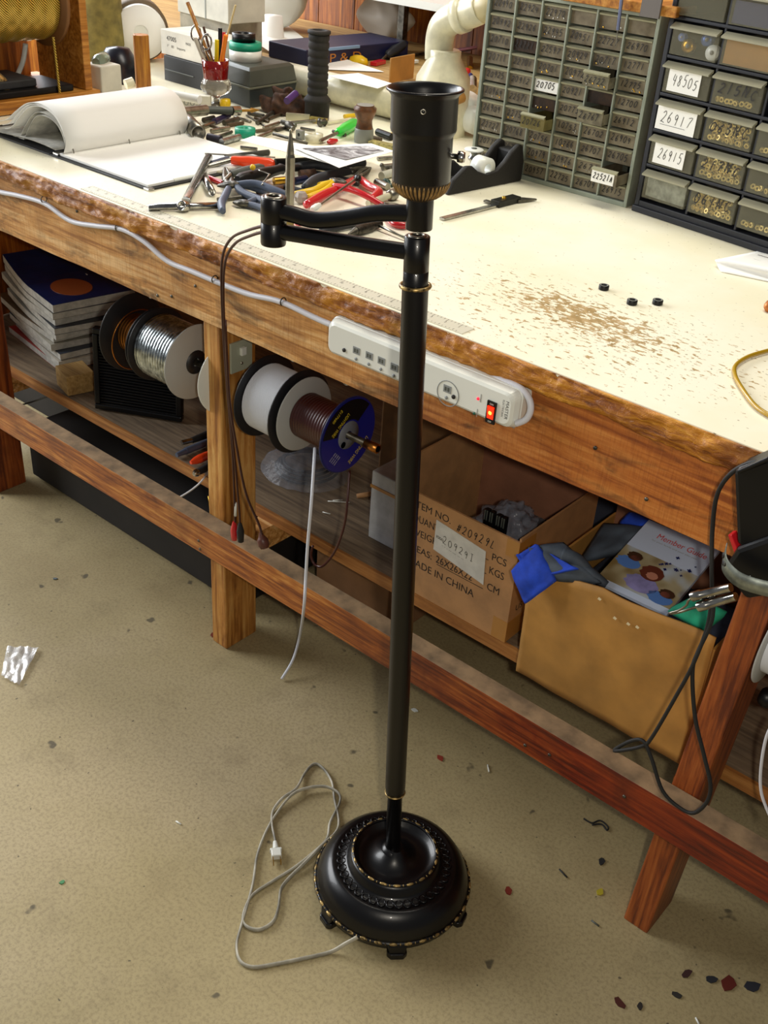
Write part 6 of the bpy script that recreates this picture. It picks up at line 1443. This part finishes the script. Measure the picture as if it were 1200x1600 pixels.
clut = [(318, 198, 340, 190, 0.0045, 0), (340, 214, 362, 206, 0.0035, 1), (356, 196, 380, 192, 0.004, 2), (366, 182, 392, 190, 0.003, 0), (388, 176, 412, 181, 0.0045, 1), (398, 184, 420, 190, 0.003, 2),
        (412, 200, 436, 192, 0.004, 0), (420, 186, 440, 178, 0.0035, 2), (404, 214, 424, 206, 0.004, 0), (432, 203, 452, 198, 0.004, 1), (376, 230, 402, 233, 0.0035, 0), (330, 196, 350, 203, 0.003, 2),
        (440, 190, 462, 196, 0.0045, 1), (470, 200, 492, 204, 0.003, 0), (520, 205, 540, 211, 0.0035, 1), (572, 212, 596, 218, 0.004, 2), (590, 248, 612, 246, 0.004, 0), (596, 258, 618, 268, 0.0045, 1)]
cm_ = [STEEL, DULL, mat('brown_steel_pin', '5A4C3A', 0.45, 0.6)]
cl_ = ['short bright steel pin among the clutter behind the tools', 'short dull grey pin among the clutter behind the tools', 'short brownish metal pin among the clutter behind the tools']
for a1, a2, b1, b2_, r, k in clut:
    rod_(['steel_pin', 'dull_pin', 'brown_pin'][k], cl_[k], 'pin', T(a1, a2, 0.9005 + r), T(b1, b2_, 0.9005 + r), r, cm_[k], ['bright steel pins in the clutter', 'dull grey pins in the clutter', 'brownish metal pins in the clutter'][k])
pile = [('grey_gripped_file', 'grey gripped file lying across behind the orange knife', 352, 246, 420, 238, 0.006, GREYD), ('slate_gripped_tool', 'slate grey handle under the thin steel rod', 330, 258, 356, 250, 0.008, BLUEG),
        ('brown_shaft', 'brown shaft below the black-handled screwdriver', 402, 300, 446, 292, 0.005, RUST), ('dark_long_shaft', 'long dark shaft behind the yellow-gripped pliers', 480, 268, 560, 286, 0.006, GRIPK),
        ('steel_strip_tool', 'pale steel shaft below the blue-grey pliers', 340, 312, 392, 306, 0.004, DULL), ('small_red_handle', 'small red handle between chrome tube and pliers', 322, 276, 348, 286, 0.005, RED),
        ('black_shaft_end', 'black shaft end left of the red cutters', 446, 292, 474, 300, 0.006, BLACKP), ('silver_barrel', 'silver barrel lying right of the red cutters', 588, 284, 606, 292, 0.007, STEEL)]
for nme, lb, a1, a2, b1, b2_, r, m in pile: rod_(nme, lb, 'tool part', T(a1, a2, 0.9005 + r), T(b1, b2_, 0.9005 + r), r, m)
# goblet with pencils
p_ = T(338, 165); Mx = Matrix.Translation(p_)
gob = thing('goblet', p_, 'cut glass goblet with ruby red rim holding scissors and pencils', 'goblet')
hg = V(334, 92, p_.y).z - 0.9
MB(Mx).lathe([(0.026, 0.0), (0.026, 0.003), (0.008, 0.008), (0.006, hg * 0.16), (0.012, hg * 0.22), (0.030, hg * 0.30), (0.036, hg * 0.40), (0.035, hg * 0.52), (0.029, hg * 0.60)], GLASSC, n=36, flute=9, fa=0.05).build('stem_and_bowl', gob)
tag(MB(Mx).lathe([(0.029, hg * 0.60), (0.031, hg * 0.78), (0.033, hg), (0.031, hg), (0.029, hg * 0.78), (0.026, hg * 0.55), (0.0, hg * 0.50)], GLASSR, n=36, caps=False).build('ruby_rim', gob), 'ruby red glass rim')
zb = 0.9 + hg * 0.56
def inside(name, lb, dx, dy, pxy, r, m, cat, r2=None):
    p0 = Vector((p_.x + dx, p_.y + dy, zb)); p1 = V(pxy[0], pxy[1], p_.y + dy * 1.5)
    return rod_(name, lb, cat, p0, p1, r, m)
inside('wooden_stick', 'thick brown wooden stick leaning left in the goblet', 0.010, 0.0, (293, 4), 0.0045, BLOCKW, 'stick')
inside('pale_file_handle', 'pale grey handle leaning left in the goblet', -0.004, -0.008, (305, 60), 0.005, mat('pale_file', 'B0A898', 0.4), 'file')
inside('bamboo_skewer', 'pale bamboo skewer leaning right in the goblet', -0.008, 0.006, (368, 8), 0.0022, mat('bamboo', 'D8C088', 0.6), 'skewer')
inside('orange_pencil', 'orange highlighter standing right in the goblet', 0.012, -0.002, (353, 55), 0.0055, mat('orange_pen', 'F08010', 0.35), 'pen')
inside('yellow_pencil', 'yellow pen standing in the middle of the goblet', 0.002, 0.0, (339, 62), 0.005, mat('yellow_pen', 'D8C800', 0.35), 'pen')
inside('black_marker', 'black marker standing in the goblet', 0.001, 0.014, (344, 44), 0.005, BLACKP, 'marker')
inside('red_pen', 'red-tipped pen behind the orange one in goblet', 0.012, 0.012, (350, 50), 0.004, RED, 'pen')
inside('brown_pencil', 'brown pencil in the goblet beside the scissors', -0.006, 0.010, (318, 42), 0.003, RUST, 'pencil')
sc = thing('scissors', Vector((p_.x - 0.012, p_.y, zb)), 'steel scissors with loop handles standing in the goblet', 'scissors')
for k, (px, py) in enumerate(((306, 52), (323, 66))):
    c = V(px, py, p_.y - 0.004); M_ = frame(c, c + Vector((0.5, -1, 0.2))) @ Matrix.Scale(1.4, 4, (0, 1, 0))
    MB(M_).torus(0.012, 0.0022, CHROME, None, 24, 6).build('loop_handle', sc)
    MB().tube([c - Z * 0.014 + X * (0.008 if k == 0 else 0), Vector((p_.x - 0.006 + 0.003 * k, p_.y + 0.002, zb + 0.01))], 0.0022, CHROME, 8).build('blade', sc)
# grey case with tape rolls
g0, g1_, g2_ = T(300, 172), T(385, 173), T(450, 147)
gc = thing('instrument_case', g1_, 'grey-green plastic instrument case with ridge, tape rolls on top', 'case')
bx0 = Vector((-2.125, 1.872, 0.9))
gw, gd, gh = 0.145, 0.165, 0.0
hT = 0.105
def casering(ins, z): return [(-2.135 + ins, 1.878 + ins, z), (-1.992 - ins, 1.862 + ins, z), (-1.998 - ins, 2.03 - ins, z), (-2.140 + ins, 2.03 - ins, z)]
def loft(mb, rings, m):
    vs = [p for r in rings for p in r]; n = len(rings[0])
    fs = [(j * n + i, j * n + (i + 1) % n, (j + 1) * n + (i + 1) % n, (j + 1) * n + i) for j in range(len(rings) - 1) for i in range(n)] + [tuple(range((len(rings) - 1) * n, len(rings) * n)), tuple(range(n - 1, -1, -1))]
    return mb.add(vs, fs, m)
loft(MB(), [casering(0.006, 0.9), casering(0.0, 0.945)], mat('case_dark_base', '2C3436', 0.5)).build('lower_half', gc, bevel=0.002)
loft(MB(), [casering(-0.003, 0.9452), casering(-0.003, 0.9495)], mat('case_ridge', '6A6C5C', 0.5)).build('ridge', gc, bevel=0.001)
loft(MB(), [casering(0.0, 0.9497), casering(0.006, 0.985), casering(0.014, 0.992)], mat('case_lid', '4A4E46', 0.5, 0, 0.1, 20)).build('lid', gc, bevel=0.002)
tp0 = Vector((-2.085, 1.935, 0.9925))
for k, (r, h, m, lb, dx) in enumerate(((0.040, 0.024, WHITEP, 'wide white tape roll, bottom of the pile on grey case', 0.0), (0.040, 0.017, TEAL, 'green tape roll, middle of the pile on the grey case', 0.0), (0.029, 0.018, BLACKP, 'black tape roll, top of the pile on the grey case', -0.010))):
    tr = MB(Matrix.Translation((tp0.x + dx, tp0.y + dx * -0.4, tp0.z))).lathe([(r * 0.55, 0), (r, 0), (r, h), (r * 0.55, h), (r * 0.55, 0)], m, n=36, caps=False)
    tr.lathe([(0, h * 0.7), (r * 0.55, h * 0.7)], mat('tape_core', '8A8068', 0.7), n=24, caps=False)
    tag(tr.build('tape_roll'), lb, 'tape roll', 'tape rolls piled on the grey case'); tp0.z += h + 0.0004
# black box with paper on it, cartons
tag(MB(Matrix.Translation((-2.30, 1.93, 0.9)) @ Matrix.Rotation(-0.04, 4, 'Z')).box((-0.075, -0.02, 0.0), (0.145, 0.10, 0.062), mat('black_leatherette', '16181A', 0.5)).box((-0.07, -0.022, 0.026), (0.05, -0.0201, 0.029), GREYD).build('black_box', bevel=0.003), 'long black box under the white carton marked 47005', 'box')
ct = thing('upper_white_carton', (-2.30, 1.95, 0.963), 'white carton printed 47005 resting on the black box', 'carton')
CM_ = Matrix.Translation((-2.305, 1.93, 0.963)) @ Matrix.Rotation(-0.04, 4, 'Z')
MB(CM_).box((-0.085, -0.015, 0.0), (0.14, 0.10, 0.060), CARDW).build('box', ct, bevel=0.001)
t = MB(CM_); t.text('47005', (-0.060, -0.0156, 0.036), X, Z, 0.0110, INK, width=0.040); t.text('1"   BS    Imports', (-0.058, -0.0156, 0.020), X, Z, 0.006, INKB, width=0.075); t.text('MADE', (0.02, -0.0156, 0.036), X, Z, 0.006, INKB, width=0.020)
t.build('lettering', ct)
ct2 = thing('lower_white_carton', T(280, 172), 'low white carton marked 47005 in front of the goblet', 'carton')
a, bq = T(272, 175), T(345, 166)
u = (bq - a); L_ = u.length; u.normalize(); v = Vector((-u.y, u.x, 0)); CM2 = Matrix(((u.x, v.x, 0, a.x), (u.y, v.y, 0, a.y), (0, 0, 1, 0.9), (0, 0, 0, 1)))
a = T(262, 178); CM2 = Matrix.Translation(Vector((-2.125, 1.700, 0.9))) @ Matrix.Rotation(0.75, 4, 'Z')
MB(CM2).box((-0.02, 0.0, 0.0), (0.115, 0.03, 0.030), CARDW).build('box', ct2, bevel=0.001)
t = MB(CM2); t.text('47005', (0.022, -0.0006, 0.007), X, Z, 0.014, GREY, width=0.070); t.build('lettering', ct2)
rod_('paper_tube', 'rolled white paper tube with a tan end behind the binder', 'tube', T(255, 145, 0.942), T(312, 156, 0.942), 0.0095, PAPER)
rod_('tan_dowel', 'thin dowel end behind the oak block', 'dowel', T(196, 132, 0.925), T(208, 128, 0.93), 0.012, CREAM)
# oak block
p_ = T(225, 147); hk = V(225, 55, p_.y).z - 0.9
ob = MB(Matrix.Translation(p_) @ Matrix.Rotation(0.5, 4, 'Z')); ob.prism([(0.021 * math.cos(i * math.pi / 3), 0.021 * math.sin(i * math.pi / 3)) for i in range(6)], hk, BLOCKW)
tag(ob.build('oak_block', bevel=0.002), 'upright six-sided oak block beside the white cartons', 'wood block')
# big roll of white paper behind it
c0 = V(216, 46, 2.03)
rp = MB(frame(c0 + Vector((0.05, -0.03, 0)), c0 + Vector((-0.30, 0.20, 0))))
rp.lathe([(0.020, 0), (0.070, 0), (0.071, 0.01), (0.071, 0.10), (0.020, 0.10)], PAPER, n=48, caps=False); rp.lathe([(0.0, 0.002), (0.021, 0.001)], WHITEP, n=24, caps=False)
rp.lathe([(0.072, 0.03), (0.080, 0.035), (0.080, 0.12), (0.05, 0.12)], mat('brown_roll_cover', '6A5A44', 0.7), n=48, caps=False)
tag(rp.build('paper_roll'), 'large white paper roll on edge behind the oak block', 'paper roll')
tag(MB(Matrix.Translation((-2.30, 2.05, 0.9))).box((-0.17, 0.0, 0.0), (0.03, 0.12, 0.145), mat('dusty_white_carton', 'B8B09C', 0.8, 0, 0.2, 20)).build('dusty_carton', bevel=0.003), 'dusty pale carton below the lidded white carton', 'carton')
ub = thing('white_shoebox', (-2.30, 2.02, 1.05), 'white lidded carton at the top left, resting on a dusty pale one', 'carton')
MB(Matrix.Translation((-2.345, 2.035, 1.0458)) @ Matrix.Rotation(-0.10, 4, 'Z')).box((-0.13, 0.0, 0.0), (0.10, 0.12, 0.09), CARDW).build('box', ub, bevel=0.002)
MB(Matrix.Translation((-2.345, 2.035, 1.0458)) @ Matrix.Rotation(-0.10, 4, 'Z')).box((-0.003, -0.001, 0.0), (0.002, 0.0, 0.09), GREY).build('lid_seam', ub)
# stack of cups / white roll and large white bag
c1 = V(425, 60, 2.35)
tag(MB(Matrix.Translation((c1.x, 2.35, 0.951))).lathe([(0.036, 0.0), (0.037, 0.002), (0.030, 0.075), (0.0, 0.078)], PAPER, n=32).build('white_cup'), 'upturned white cup at the back left of the panelled wall', 'cup')
wbg = MB(); bc = V(410, 15, 2.50)
def bagf(u, v):
    a = 2 * math.pi * u; ph = v * math.pi; r = 0.115 * math.sin(ph + 0.001)
    n = mnoise.noise(Vector((math.cos(a) * 1.5, math.sin(a) * 1.5, v * 3))) * 0.008
    return (bc.x + (r + n) * math.cos(a) * 1.15, 2.52 + (r + n) * math.sin(a), max(0.952, 1.06 + 0.11 * math.cos(ph)))
wbg.surf(bagf, 36, 20, WHITEP); tag(wbg.build('white_bag'), 'big rounded white bag at the back, behind the cup', 'bag')
sl = MB().slab([T(378, 52, 0.985), T(404, 34, 0.99), T(460, 66, 0.962), T(424, 82, 0.956)], 0.001, PAPER)
tag(sl.build('invoice_sheet'), 'slanting printed invoice sheet in front of the white bag', 'paper')
tag(MB().slab([T(395, 70, 0.953), T(450, 40, 0.953), T(478, 62, 0.953), T(432, 78, 0.953)], 0.001, PAPER).build('loose_paper'), 'loose white paper on the back shelf beside the cup', 'paper')
# back shelf
bs = MB().box((-3.3, 2.19, 0.925), (-1.35, 2.79, 0.950), PLY)
for x in (-3.2, -1.6): bs.box((x, 2.25, 0.0), (x + 0.05, 2.30, 0.9249), PINE_V)
tag(bs.build('back_shelf', bevel=0.003), 'brown plywood side shelf behind the bench top', 'shelf')
pvp = thing('pvc_pipe', (-1.9, 2.10, 0.9), 'long dirty cream PVC pipe lying across the back of bench', 'pipe')
MB().tube([(-2.12, 2.085, 0.938), (-1.67, 2.085, 0.938)], 0.036, CREAM, 28).build('pipe', pvp)
# pvc elbow with reducer
pe = thing('pvc_elbow', (-1.60, 2.16, 0.9), 'cream PVC elbow rising from a wide reducer behind the socket', 'pipe fitting')
pc0 = T(692, 205, 0.90); yE = pc0.y - 0.02
def ez(py): return V(692, py, yE).z
xE = V(692, 130, yE).x
k_ = (Vector((xE, yE, 1.05)) - CAM).length / FPX
MB(Matrix.Translation((xE, yE, 0))).lathe([(40 * k_, 0.90), (40 * k_, ez(135)), (39 * k_, ez(120)), (23 * k_, ez(88)), (22.5 * k_, ez(78))], CREAM, n=36).build('reducer', pe)
MB(Matrix.Translation((xE - 0.002, yE, 0))).lathe([(22.8 * k_, ez(92)), (22.8 * k_, ez(78)), (20 * k_, ez(76))], CREAM, n=36).build('collar', pe)
MB().tube(smoothp([V(686, 92, yE), V(687, 62, yE), V(694, 40, yE), V(712, 27, yE), V(740, 18, yE), V(752, 12, yE)], 8), 20.5 * k_, CREAM, 24).build('elbow', pe)
MB().tube([V(716, 26, yE), V(727, 22, yE)], 23.5 * k_, CREAM, 24).build('collar', pe)
MB().tube([V(728, 21, yE), V(800, 0, yE)], 19 * k_, mat('tan_pipe', 'BDB088', 0.4), 24).build('side_pipe', pe)
# tee behind socket right
tt0 = T(722, 205, 0.93)
tee = MB().tube([T(700, 170, 0.938), T(745, 190, 0.938)], 0.030, WHITEP, 24).tube([T(722, 180, 0.938), T(735, 150, 0.985)], 0.024, WHITEP, 20)
tag(tee.build('white_pipe_tee'), 'white plastic pipe tee between the socket cup and grey cabinet', 'pipe fitting')
rod_('cork_plug', 'brown cork plug behind the socket cup rim', 'plug', T(706, 158, 0.985), T(722, 152, 0.99), 0.012, CARD2)
# navy boxed case on the back shelf
nv = thing('navy_case', T(540, 95, 0.952), 'flat navy blue case lettered P&D in orange on back shelf', 'case')
n0, n1 = T(478, 104, 0.952), T(637, 88, 0.952)
u = (n1 - n0); L_ = u.length; u.normalize(); v = Vector((-u.y, u.x, 0)); NM = Matrix(((u.x, v.x, 0, n0.x), (u.y, v.y, 0, n0.y), (0, 0, 1, 0.9505), (0, 0, 0, 1)))
MB(NM).box((0, 0, 0), (L_, 0.16, 0.042), NAVYD).build('body', nv, bevel=0.003)
MB(NM).box((L_ * 0.12, -0.002, 0.036), (L_ * 0.50, 0.004, 0.043), mat('pale_blue_trim', '7A9CC0', 0.3)).build('trim', nv)
MB(NM).text('P & D', (L_ * 0.22, -0.0008, 0.006), X, Z, 0.022, mat('orange_print', 'B07028', 0.5), width=L_ * 0.30).build('lettering', nv)
items = [('tape_measure', 'small rounded yellow tape measure in front of navy case', T(560, 97, 0.951), 0.022, 0.020, YELP, 'tape measure')]
p_ = T(560, 100, 0.951)
tmz = MB(Matrix.Translation(p_) @ Matrix.Scale(1.5, 4, (1, 0, 0))).lathe([(0.019, 0), (0.021, 0.006), (0.018, 0.016), (0.008, 0.022), (0, 0.023)], YELP, n=28)
tag(tmz.build('tape_measure'), 'small rounded yellow tape measure in front of navy case', 'tape measure')
bar('red_clamp', 'small red clamp right of the yellow tape measure', T(583, 103, 0.951), T(598, 99, 0.951), 0.02, 0.010, RED, 'clamp')
driver('black-handled screwdriver standing against the navy case', T(592, 98, 0.953), T(604, 86, 0.965), T(632, 68, 0.985), 0.013, GRIPK, rs=0.003)
tag(MB().slab([T(452, 88, 0.953), T(540, 92, 0.960), T(600, 112, 0.953), T(505, 108, 0.953)], 0.001, PAPER).build('crumpled_paper'), 'white paper lying in front of the navy case', 'paper')
tag(MB().slab([T(510, 118, 0.977), T(560, 114, 0.975), T(612, 130, 0.977), T(590, 138, 0.977)], 0.001, PAPER).build('paper_on_pipe'), 'white paper lying on top of the PVC pipe', 'paper')
bar('kraft_flap', 'tan cardboard flap standing behind the socket cup rim', T(608, 130, 0.951), T(645, 122, 0.951), 0.004, 0.060, CARD2, 'cardboard')
bar('grey_metal_strip', 'grey metal strip on the back shelf right of navy case', T(618, 92, 0.952), T(668, 84, 0.952), 0.010, 0.006, DULL, 'strip')
bar('white_marker_body', 'white marker lying on the back shelf near the reducer', T(628, 102, 0.952), T(652, 98, 0.952), 0.010, 0.008, WHITEP, 'marker')
# raised white shelf with steel post, bag behind
ws = thing('raised_white_shelf', (-2.35, 2.6, 0.951), 'white raised shelf on a steel post above the back shelf', 'shelf')
za_ = 1.088
MB().box((-2.52, 2.52, za_), (-1.60, 2.795, za_ + 0.02), WHITEP).build('shelf_board', ws)
p_ = V(628, 50, 2.62); MB().box((p_.x - 0.011, 2.61, 0.951), (p_.x + 0.011, 2.632, za_), DULL).build('post', ws)
wbg = MB(); bc = V(600, 30, 2.72)
def bagf2(u, v):
    a = 2 * math.pi * u; ph = v * math.pi; r = math.sin(ph + 0.001)
    n = mnoise.noise(Vector((math.cos(a) * 2, math.sin(a) * 2, v * 5))) * 0.02
    return (bc.x + (0.10 * r + n) * math.cos(a), 2.72 + (0.045 * r + n * 0.5) * math.sin(a), max(0.952, 1.015 + 0.062 * math.cos(ph)))
wbg.surf(bagf2, 36, 20, mat('milky_bag', 'B4AEA4', 0.5)); tag(wbg.build('milky_plastic_bag'), 'milky plastic bag behind the steel shelf post', 'bag')
# clutter between elbow and cabinet
cl = [('gold_finial', 'brass finial at the left side of grey cabinet, upper one', 733, 62, 733, 45, 0.012, BRASS, 0.96), ('brass_finial', 'brass finial beside the grey cabinet, lower one', 734, 108, 734, 92, 0.009, BRASS, 0.95),
      ('blue_steel_tube', 'blue-grey tube behind the reducer', 708, 80, 735, 76, 0.006, mat('blue_grey_metal', '7C8EA8', 0.3, 0.8), 0.955), ('pink_tube', 'pink tinted tube among tools beside cabinet', 716, 78, 745, 74, 0.005, mat('pink_metal', 'C890A8', 0.3, 0.5), 0.962),
      ('chrome_lever', 'chrome lever pointing at the cabinet edge', 706, 58, 724, 50, 0.006, CHROME, 0.97), ('red_grip', 'red grip among tools beside the grey cabinet', 724, 130, 730, 112, 0.010, RED, 0.962),
      ('blue_grip', 'dark blue grip beside the red grip by the cabinet', 729, 135, 735, 118, 0.007, NAVY, 0.96), ('silver_nozzle', 'silver nozzle low beside the grey cabinet', 738, 140, 738, 125, 0.012, CHROME, 0.964)]
for nme, lb, a1, a2, b1, b2_, r, m, z in cl: rod_(nme, lb, 'small part', T(a1, a2, z), T(b1, b2_, z + 0.01), r, m)

# ================================================================== ROPE RACK at the left end
XR = -2.235
rk_ = thing('rope_rack', (XR - 0.1, 1.4, 0.9), 'orange pine rack at the left end holding the gold rope spool', 'rack')
MB().box((XR - 0.26, 1.02, 0.902), (XR, 1.605, 0.930), RACKW).build('base_board', rk_, bevel=0.002)
MB().box((XR - 0.20, 1.572, 0.9302), (XR - 0.012, 1.592, 1.22), RACKW).build('side_panel', rk_, bevel=0.002)
MB().box((XR - 0.255, 1.02, 0.9302), (XR - 0.235, 1.571, 1.22), PANEL).build('back_panel', rk_)
rs_ = thing('rope_spool', (XR - 0.10, 1.3, 0.98), 'large spool of twisted gold rope in the pine rack', 'rope spool')
YM = Matrix.Rotation(-math.pi / 2, 4, 'X')
rc = Vector((XR - 0.105, 1.05, 1.118))
prf = []
for i in range(57): prf.append((0.082 + 0.004 * abs(math.sin(i * math.pi / 4)), 0.02 + i * 0.0082))
MB(Matrix.Translation(rc) @ YM).lathe(prf, ROPE, n=48).build('rope_winding', rs_)
MB(Matrix.Translation(rc) @ YM).lathe([(0.015, 0.484), (0.10, 0.484), (0.10, 0.494), (0.015, 0.494)], mat('brown_board_flange', '7A5024', 0.6), n=48).build('flange', rs_)
MB().tube(smoothp([U(83, 58, XR - 0.02), U(87, 90, XR - 0.018), U(91, 125, XR - 0.016), U(94, 150, XR - 0.015)], 6), 0.0032, ROPE, 8).build('loose_strand', rs_)
tag(MB().box((XR - 0.15, 1.34, 0.9305), (XR - 0.02, 1.545, 0.945), BLACKP).build('black_flat_case', bevel=0.003), 'black flat case on the rack base, under the other', 'case')
tag(MB().box((XR - 0.16, 1.33, 0.9455), (XR - 0.04, 1.46, 0.963), mat('charcoal_pad', '2A2A2C', 0.7, 0, 0.3, 50)).build('charcoal_pad', bevel=0.003), 'dusty charcoal pad on top of the black flat case', 'pad')
tag(MB().tube(smoothp([U(40, 68, XR - 0.15), U(36, 95, XR - 0.15), U(26, 120, XR - 0.15)], 5), 0.006, WHITEP, 8, flat=0.4).build('white_strap'), 'short white strap hanging behind the gold rope', 'strap')
tag(MB(frame(U(0, 128, XR - 0.06), U(22, 160, XR - 0.05))).lathe([(0.008, -0.03), (0.016, 0), (0.014, 0.02), (0.009, 0.035)], GOLD, n=20).build('gold_ornament'), 'gold ornament on the rack base at left edge', 'ornament')
p_ = T(158, 160)
tag(MB(Matrix.Translation((p_.x - 0.02, p_.y + 0.03, 0.9))).box((-0.035, -0.03, 0.0), (0.028, 0.03, 0.082), CARDW).build('white_foam_block', bevel=0.004), 'upright white foam block between rack and oak block', 'block')
tag(MB(Matrix.Translation((-2.42, 1.80, 0.9))).lathe([(0.05, 0.0), (0.055, 0.04), (0.03, 0.08), (0, 0.085)], mat('dark_blue_black', '1A1A26', 0.3, 0.3, 0.4, 30), n=20).build('dark_motor'), 'dark rounded motor behind the white foam block', 'motor')
tag(MB(Matrix.Translation((-2.66, 1.92, 0.9))).lathe([(0.06, 0), (0.07, 0.05), (0.065, 0.17), (0.03, 0.21), (0, 0.21)], mat('olive_cloth', '8A7C40', 0.9, 0, 0.25, 30), n=28).build('olive_sack'), 'olive yellow sack behind the pine rack', 'sack')
tag(MB(frame(T(150, 98, 0.985), T(176, 84, 0.99))).lathe([(0.010, 0), (0.016, 0.01), (0.016, 0.05), (0.010, 0.06)], mat('green_glass', '8A9A88', 0.15, trans=0.5), n=16).build('glass_vial'), 'greenish glass vial on top of the white foam block', 'vial')

# ================================================================== FLOOR BITS
fb = MB(); cpx = [(12, 1012), (61, 1014), (30, 1073), (2, 1058)]
cq = [T(a, b7, 0.002) for a, b7 in cpx]
def bagq(u, v):
    q = cq[0] * (1 - u) * (1 - v) + cq[1] * u * (1 - v) + cq[2] * u * v + cq[3] * (1 - u) * v
    return q + Z * (0.005 + 0.005 * mnoise.noise(Vector((u * 5, v * 5, 0.3))))
fb.surf(bagq, 18, 18, mat('cellophane', 'F0F2F2', 0.15, trans=0.3, alpha=0.75, bump=0.6, bscale=70, bdist=0.004), smooth=False)
tag(fb.build('cellophane_wrapper'), 'crumpled clear cellophane wrapper on the floor at left', 'wrapper')
deb = [(1175, 1542, 0.010, 'dark_chip', '2A2C34', 'large dark blue-black chip on the floor at lower right'), (1138, 1538, 0.012, 'red_brown_chip', '5A1E14', 'red-brown chip lying beside the large dark chip'), (1110, 1530, 0.007, 'dark_chip', '26282C', 'small dark chip left of red-brown one'), (1073, 1522, 0.007, 'red_brown_chip', '3A2220', 'brown-black chip, left end of the lower right chips'),
       (1058, 1556, 0.006, 'dark_chip', '2E2C28', 'small dark chip below the row of chips'), (795, 1393, 0.006, 'red_crumb', '7A2A1C', 'small red crumb on the floor right of lamp base'), (688, 1185, 0.006, 'red_crumb', '8A3424', 'red crumb on the floor right of lamp pole'), (938, 1394, 0.006, 'olive_chip', 'A89A28', 'small yellow chip on the floor left of the end leg'),
       (940, 1346, 0.006, 'dark_chip', '2A2A2A', 'dark oval chip on the floor under the rail'), (648, 1110, 0.005, 'white_flake', 'C8CCC8', 'pale flake on the floor just right of lamp pole'), (86, 905, 0.004, 'grey_pebble', '5A6468', 'grey pebble on the floor at left'), (97, 1379, 0.004, 'green_fleck', '4A8A5A', 'green fleck on the floor at lower left'),
       (968, 1567, 0.007, 'red_brown_chip', '4A2018', 'reddish chip at the bottom of the floor'), (1000, 1572, 0.005, 'dark_chip', '2C2824', 'tiny dark chip near the bottom edge'), (333, 992, 0.006, 'red_crumb', '6E2C1C', 'reddish wedge at the foot of the middle bench post')]
for px, py, r, nme, cl_, lb in deb:
    p_ = T(px, py, 0.0); n_ = 7; a0 = random.uniform(0, 6)
    mb = MB(Matrix.Translation(p_) @ Matrix.Rotation(a0, 4, 'Z')); mb.prism([(r * random.uniform(0.7, 1.3) * math.cos(i * 2 * math.pi / n_) * 1.4, r * random.uniform(0.6, 1.1) * math.sin(i * 2 * math.pi / n_)) for i in range(n_)], 0.002, mat('debris_' + cl_, cl_, 0.6))
    tag(mb.build(nme), lb, 'debris', 'debris on the floor')
sticks = [(988, 1434, 996, 1448, WHITEP, 'white wire offcut beside the foot of the end leg'), (874, 1358, 886, 1371, BLACKR, 'black wire offcut on the floor left of end leg'), (924, 1438, 936, 1447, GREYD, 'grey offcut on the floor left of end leg foot'), (1087, 1590, 1092, 1600, WHITEP, 'white offcut at the bottom edge of the floor'),
          (762, 1195, 764, 1206, WHITEP, 'short white offcut near the rail, right of the pole'), (275, 1283, 283, 1288, WHITEP, 'short white offcut on the floor left of coiled cord')]
for a1, a2, b1, b2_, m, lb in sticks: tag(MB().tube([T(a1, a2, 0.0016), T(b1, b2_, 0.0016)], 0.0015, m, 6).build('wire_offcut'), lb, 'wire offcut', 'debris on the floor')
tag(MB().tube(smoothp([T(912, 1279, 0.002), T(925, 1286, 0.002), T(938, 1282, 0.002), T(950, 1292, 0.002), T(948, 1297, 0.002), T(940, 1288, 0.002), T(925, 1289, 0.002)], 5), 0.0016, BLACKR, 6).build('black_wire_scrap'), 'curled scrap of black wire on the floor under the rail', 'wire offcut')
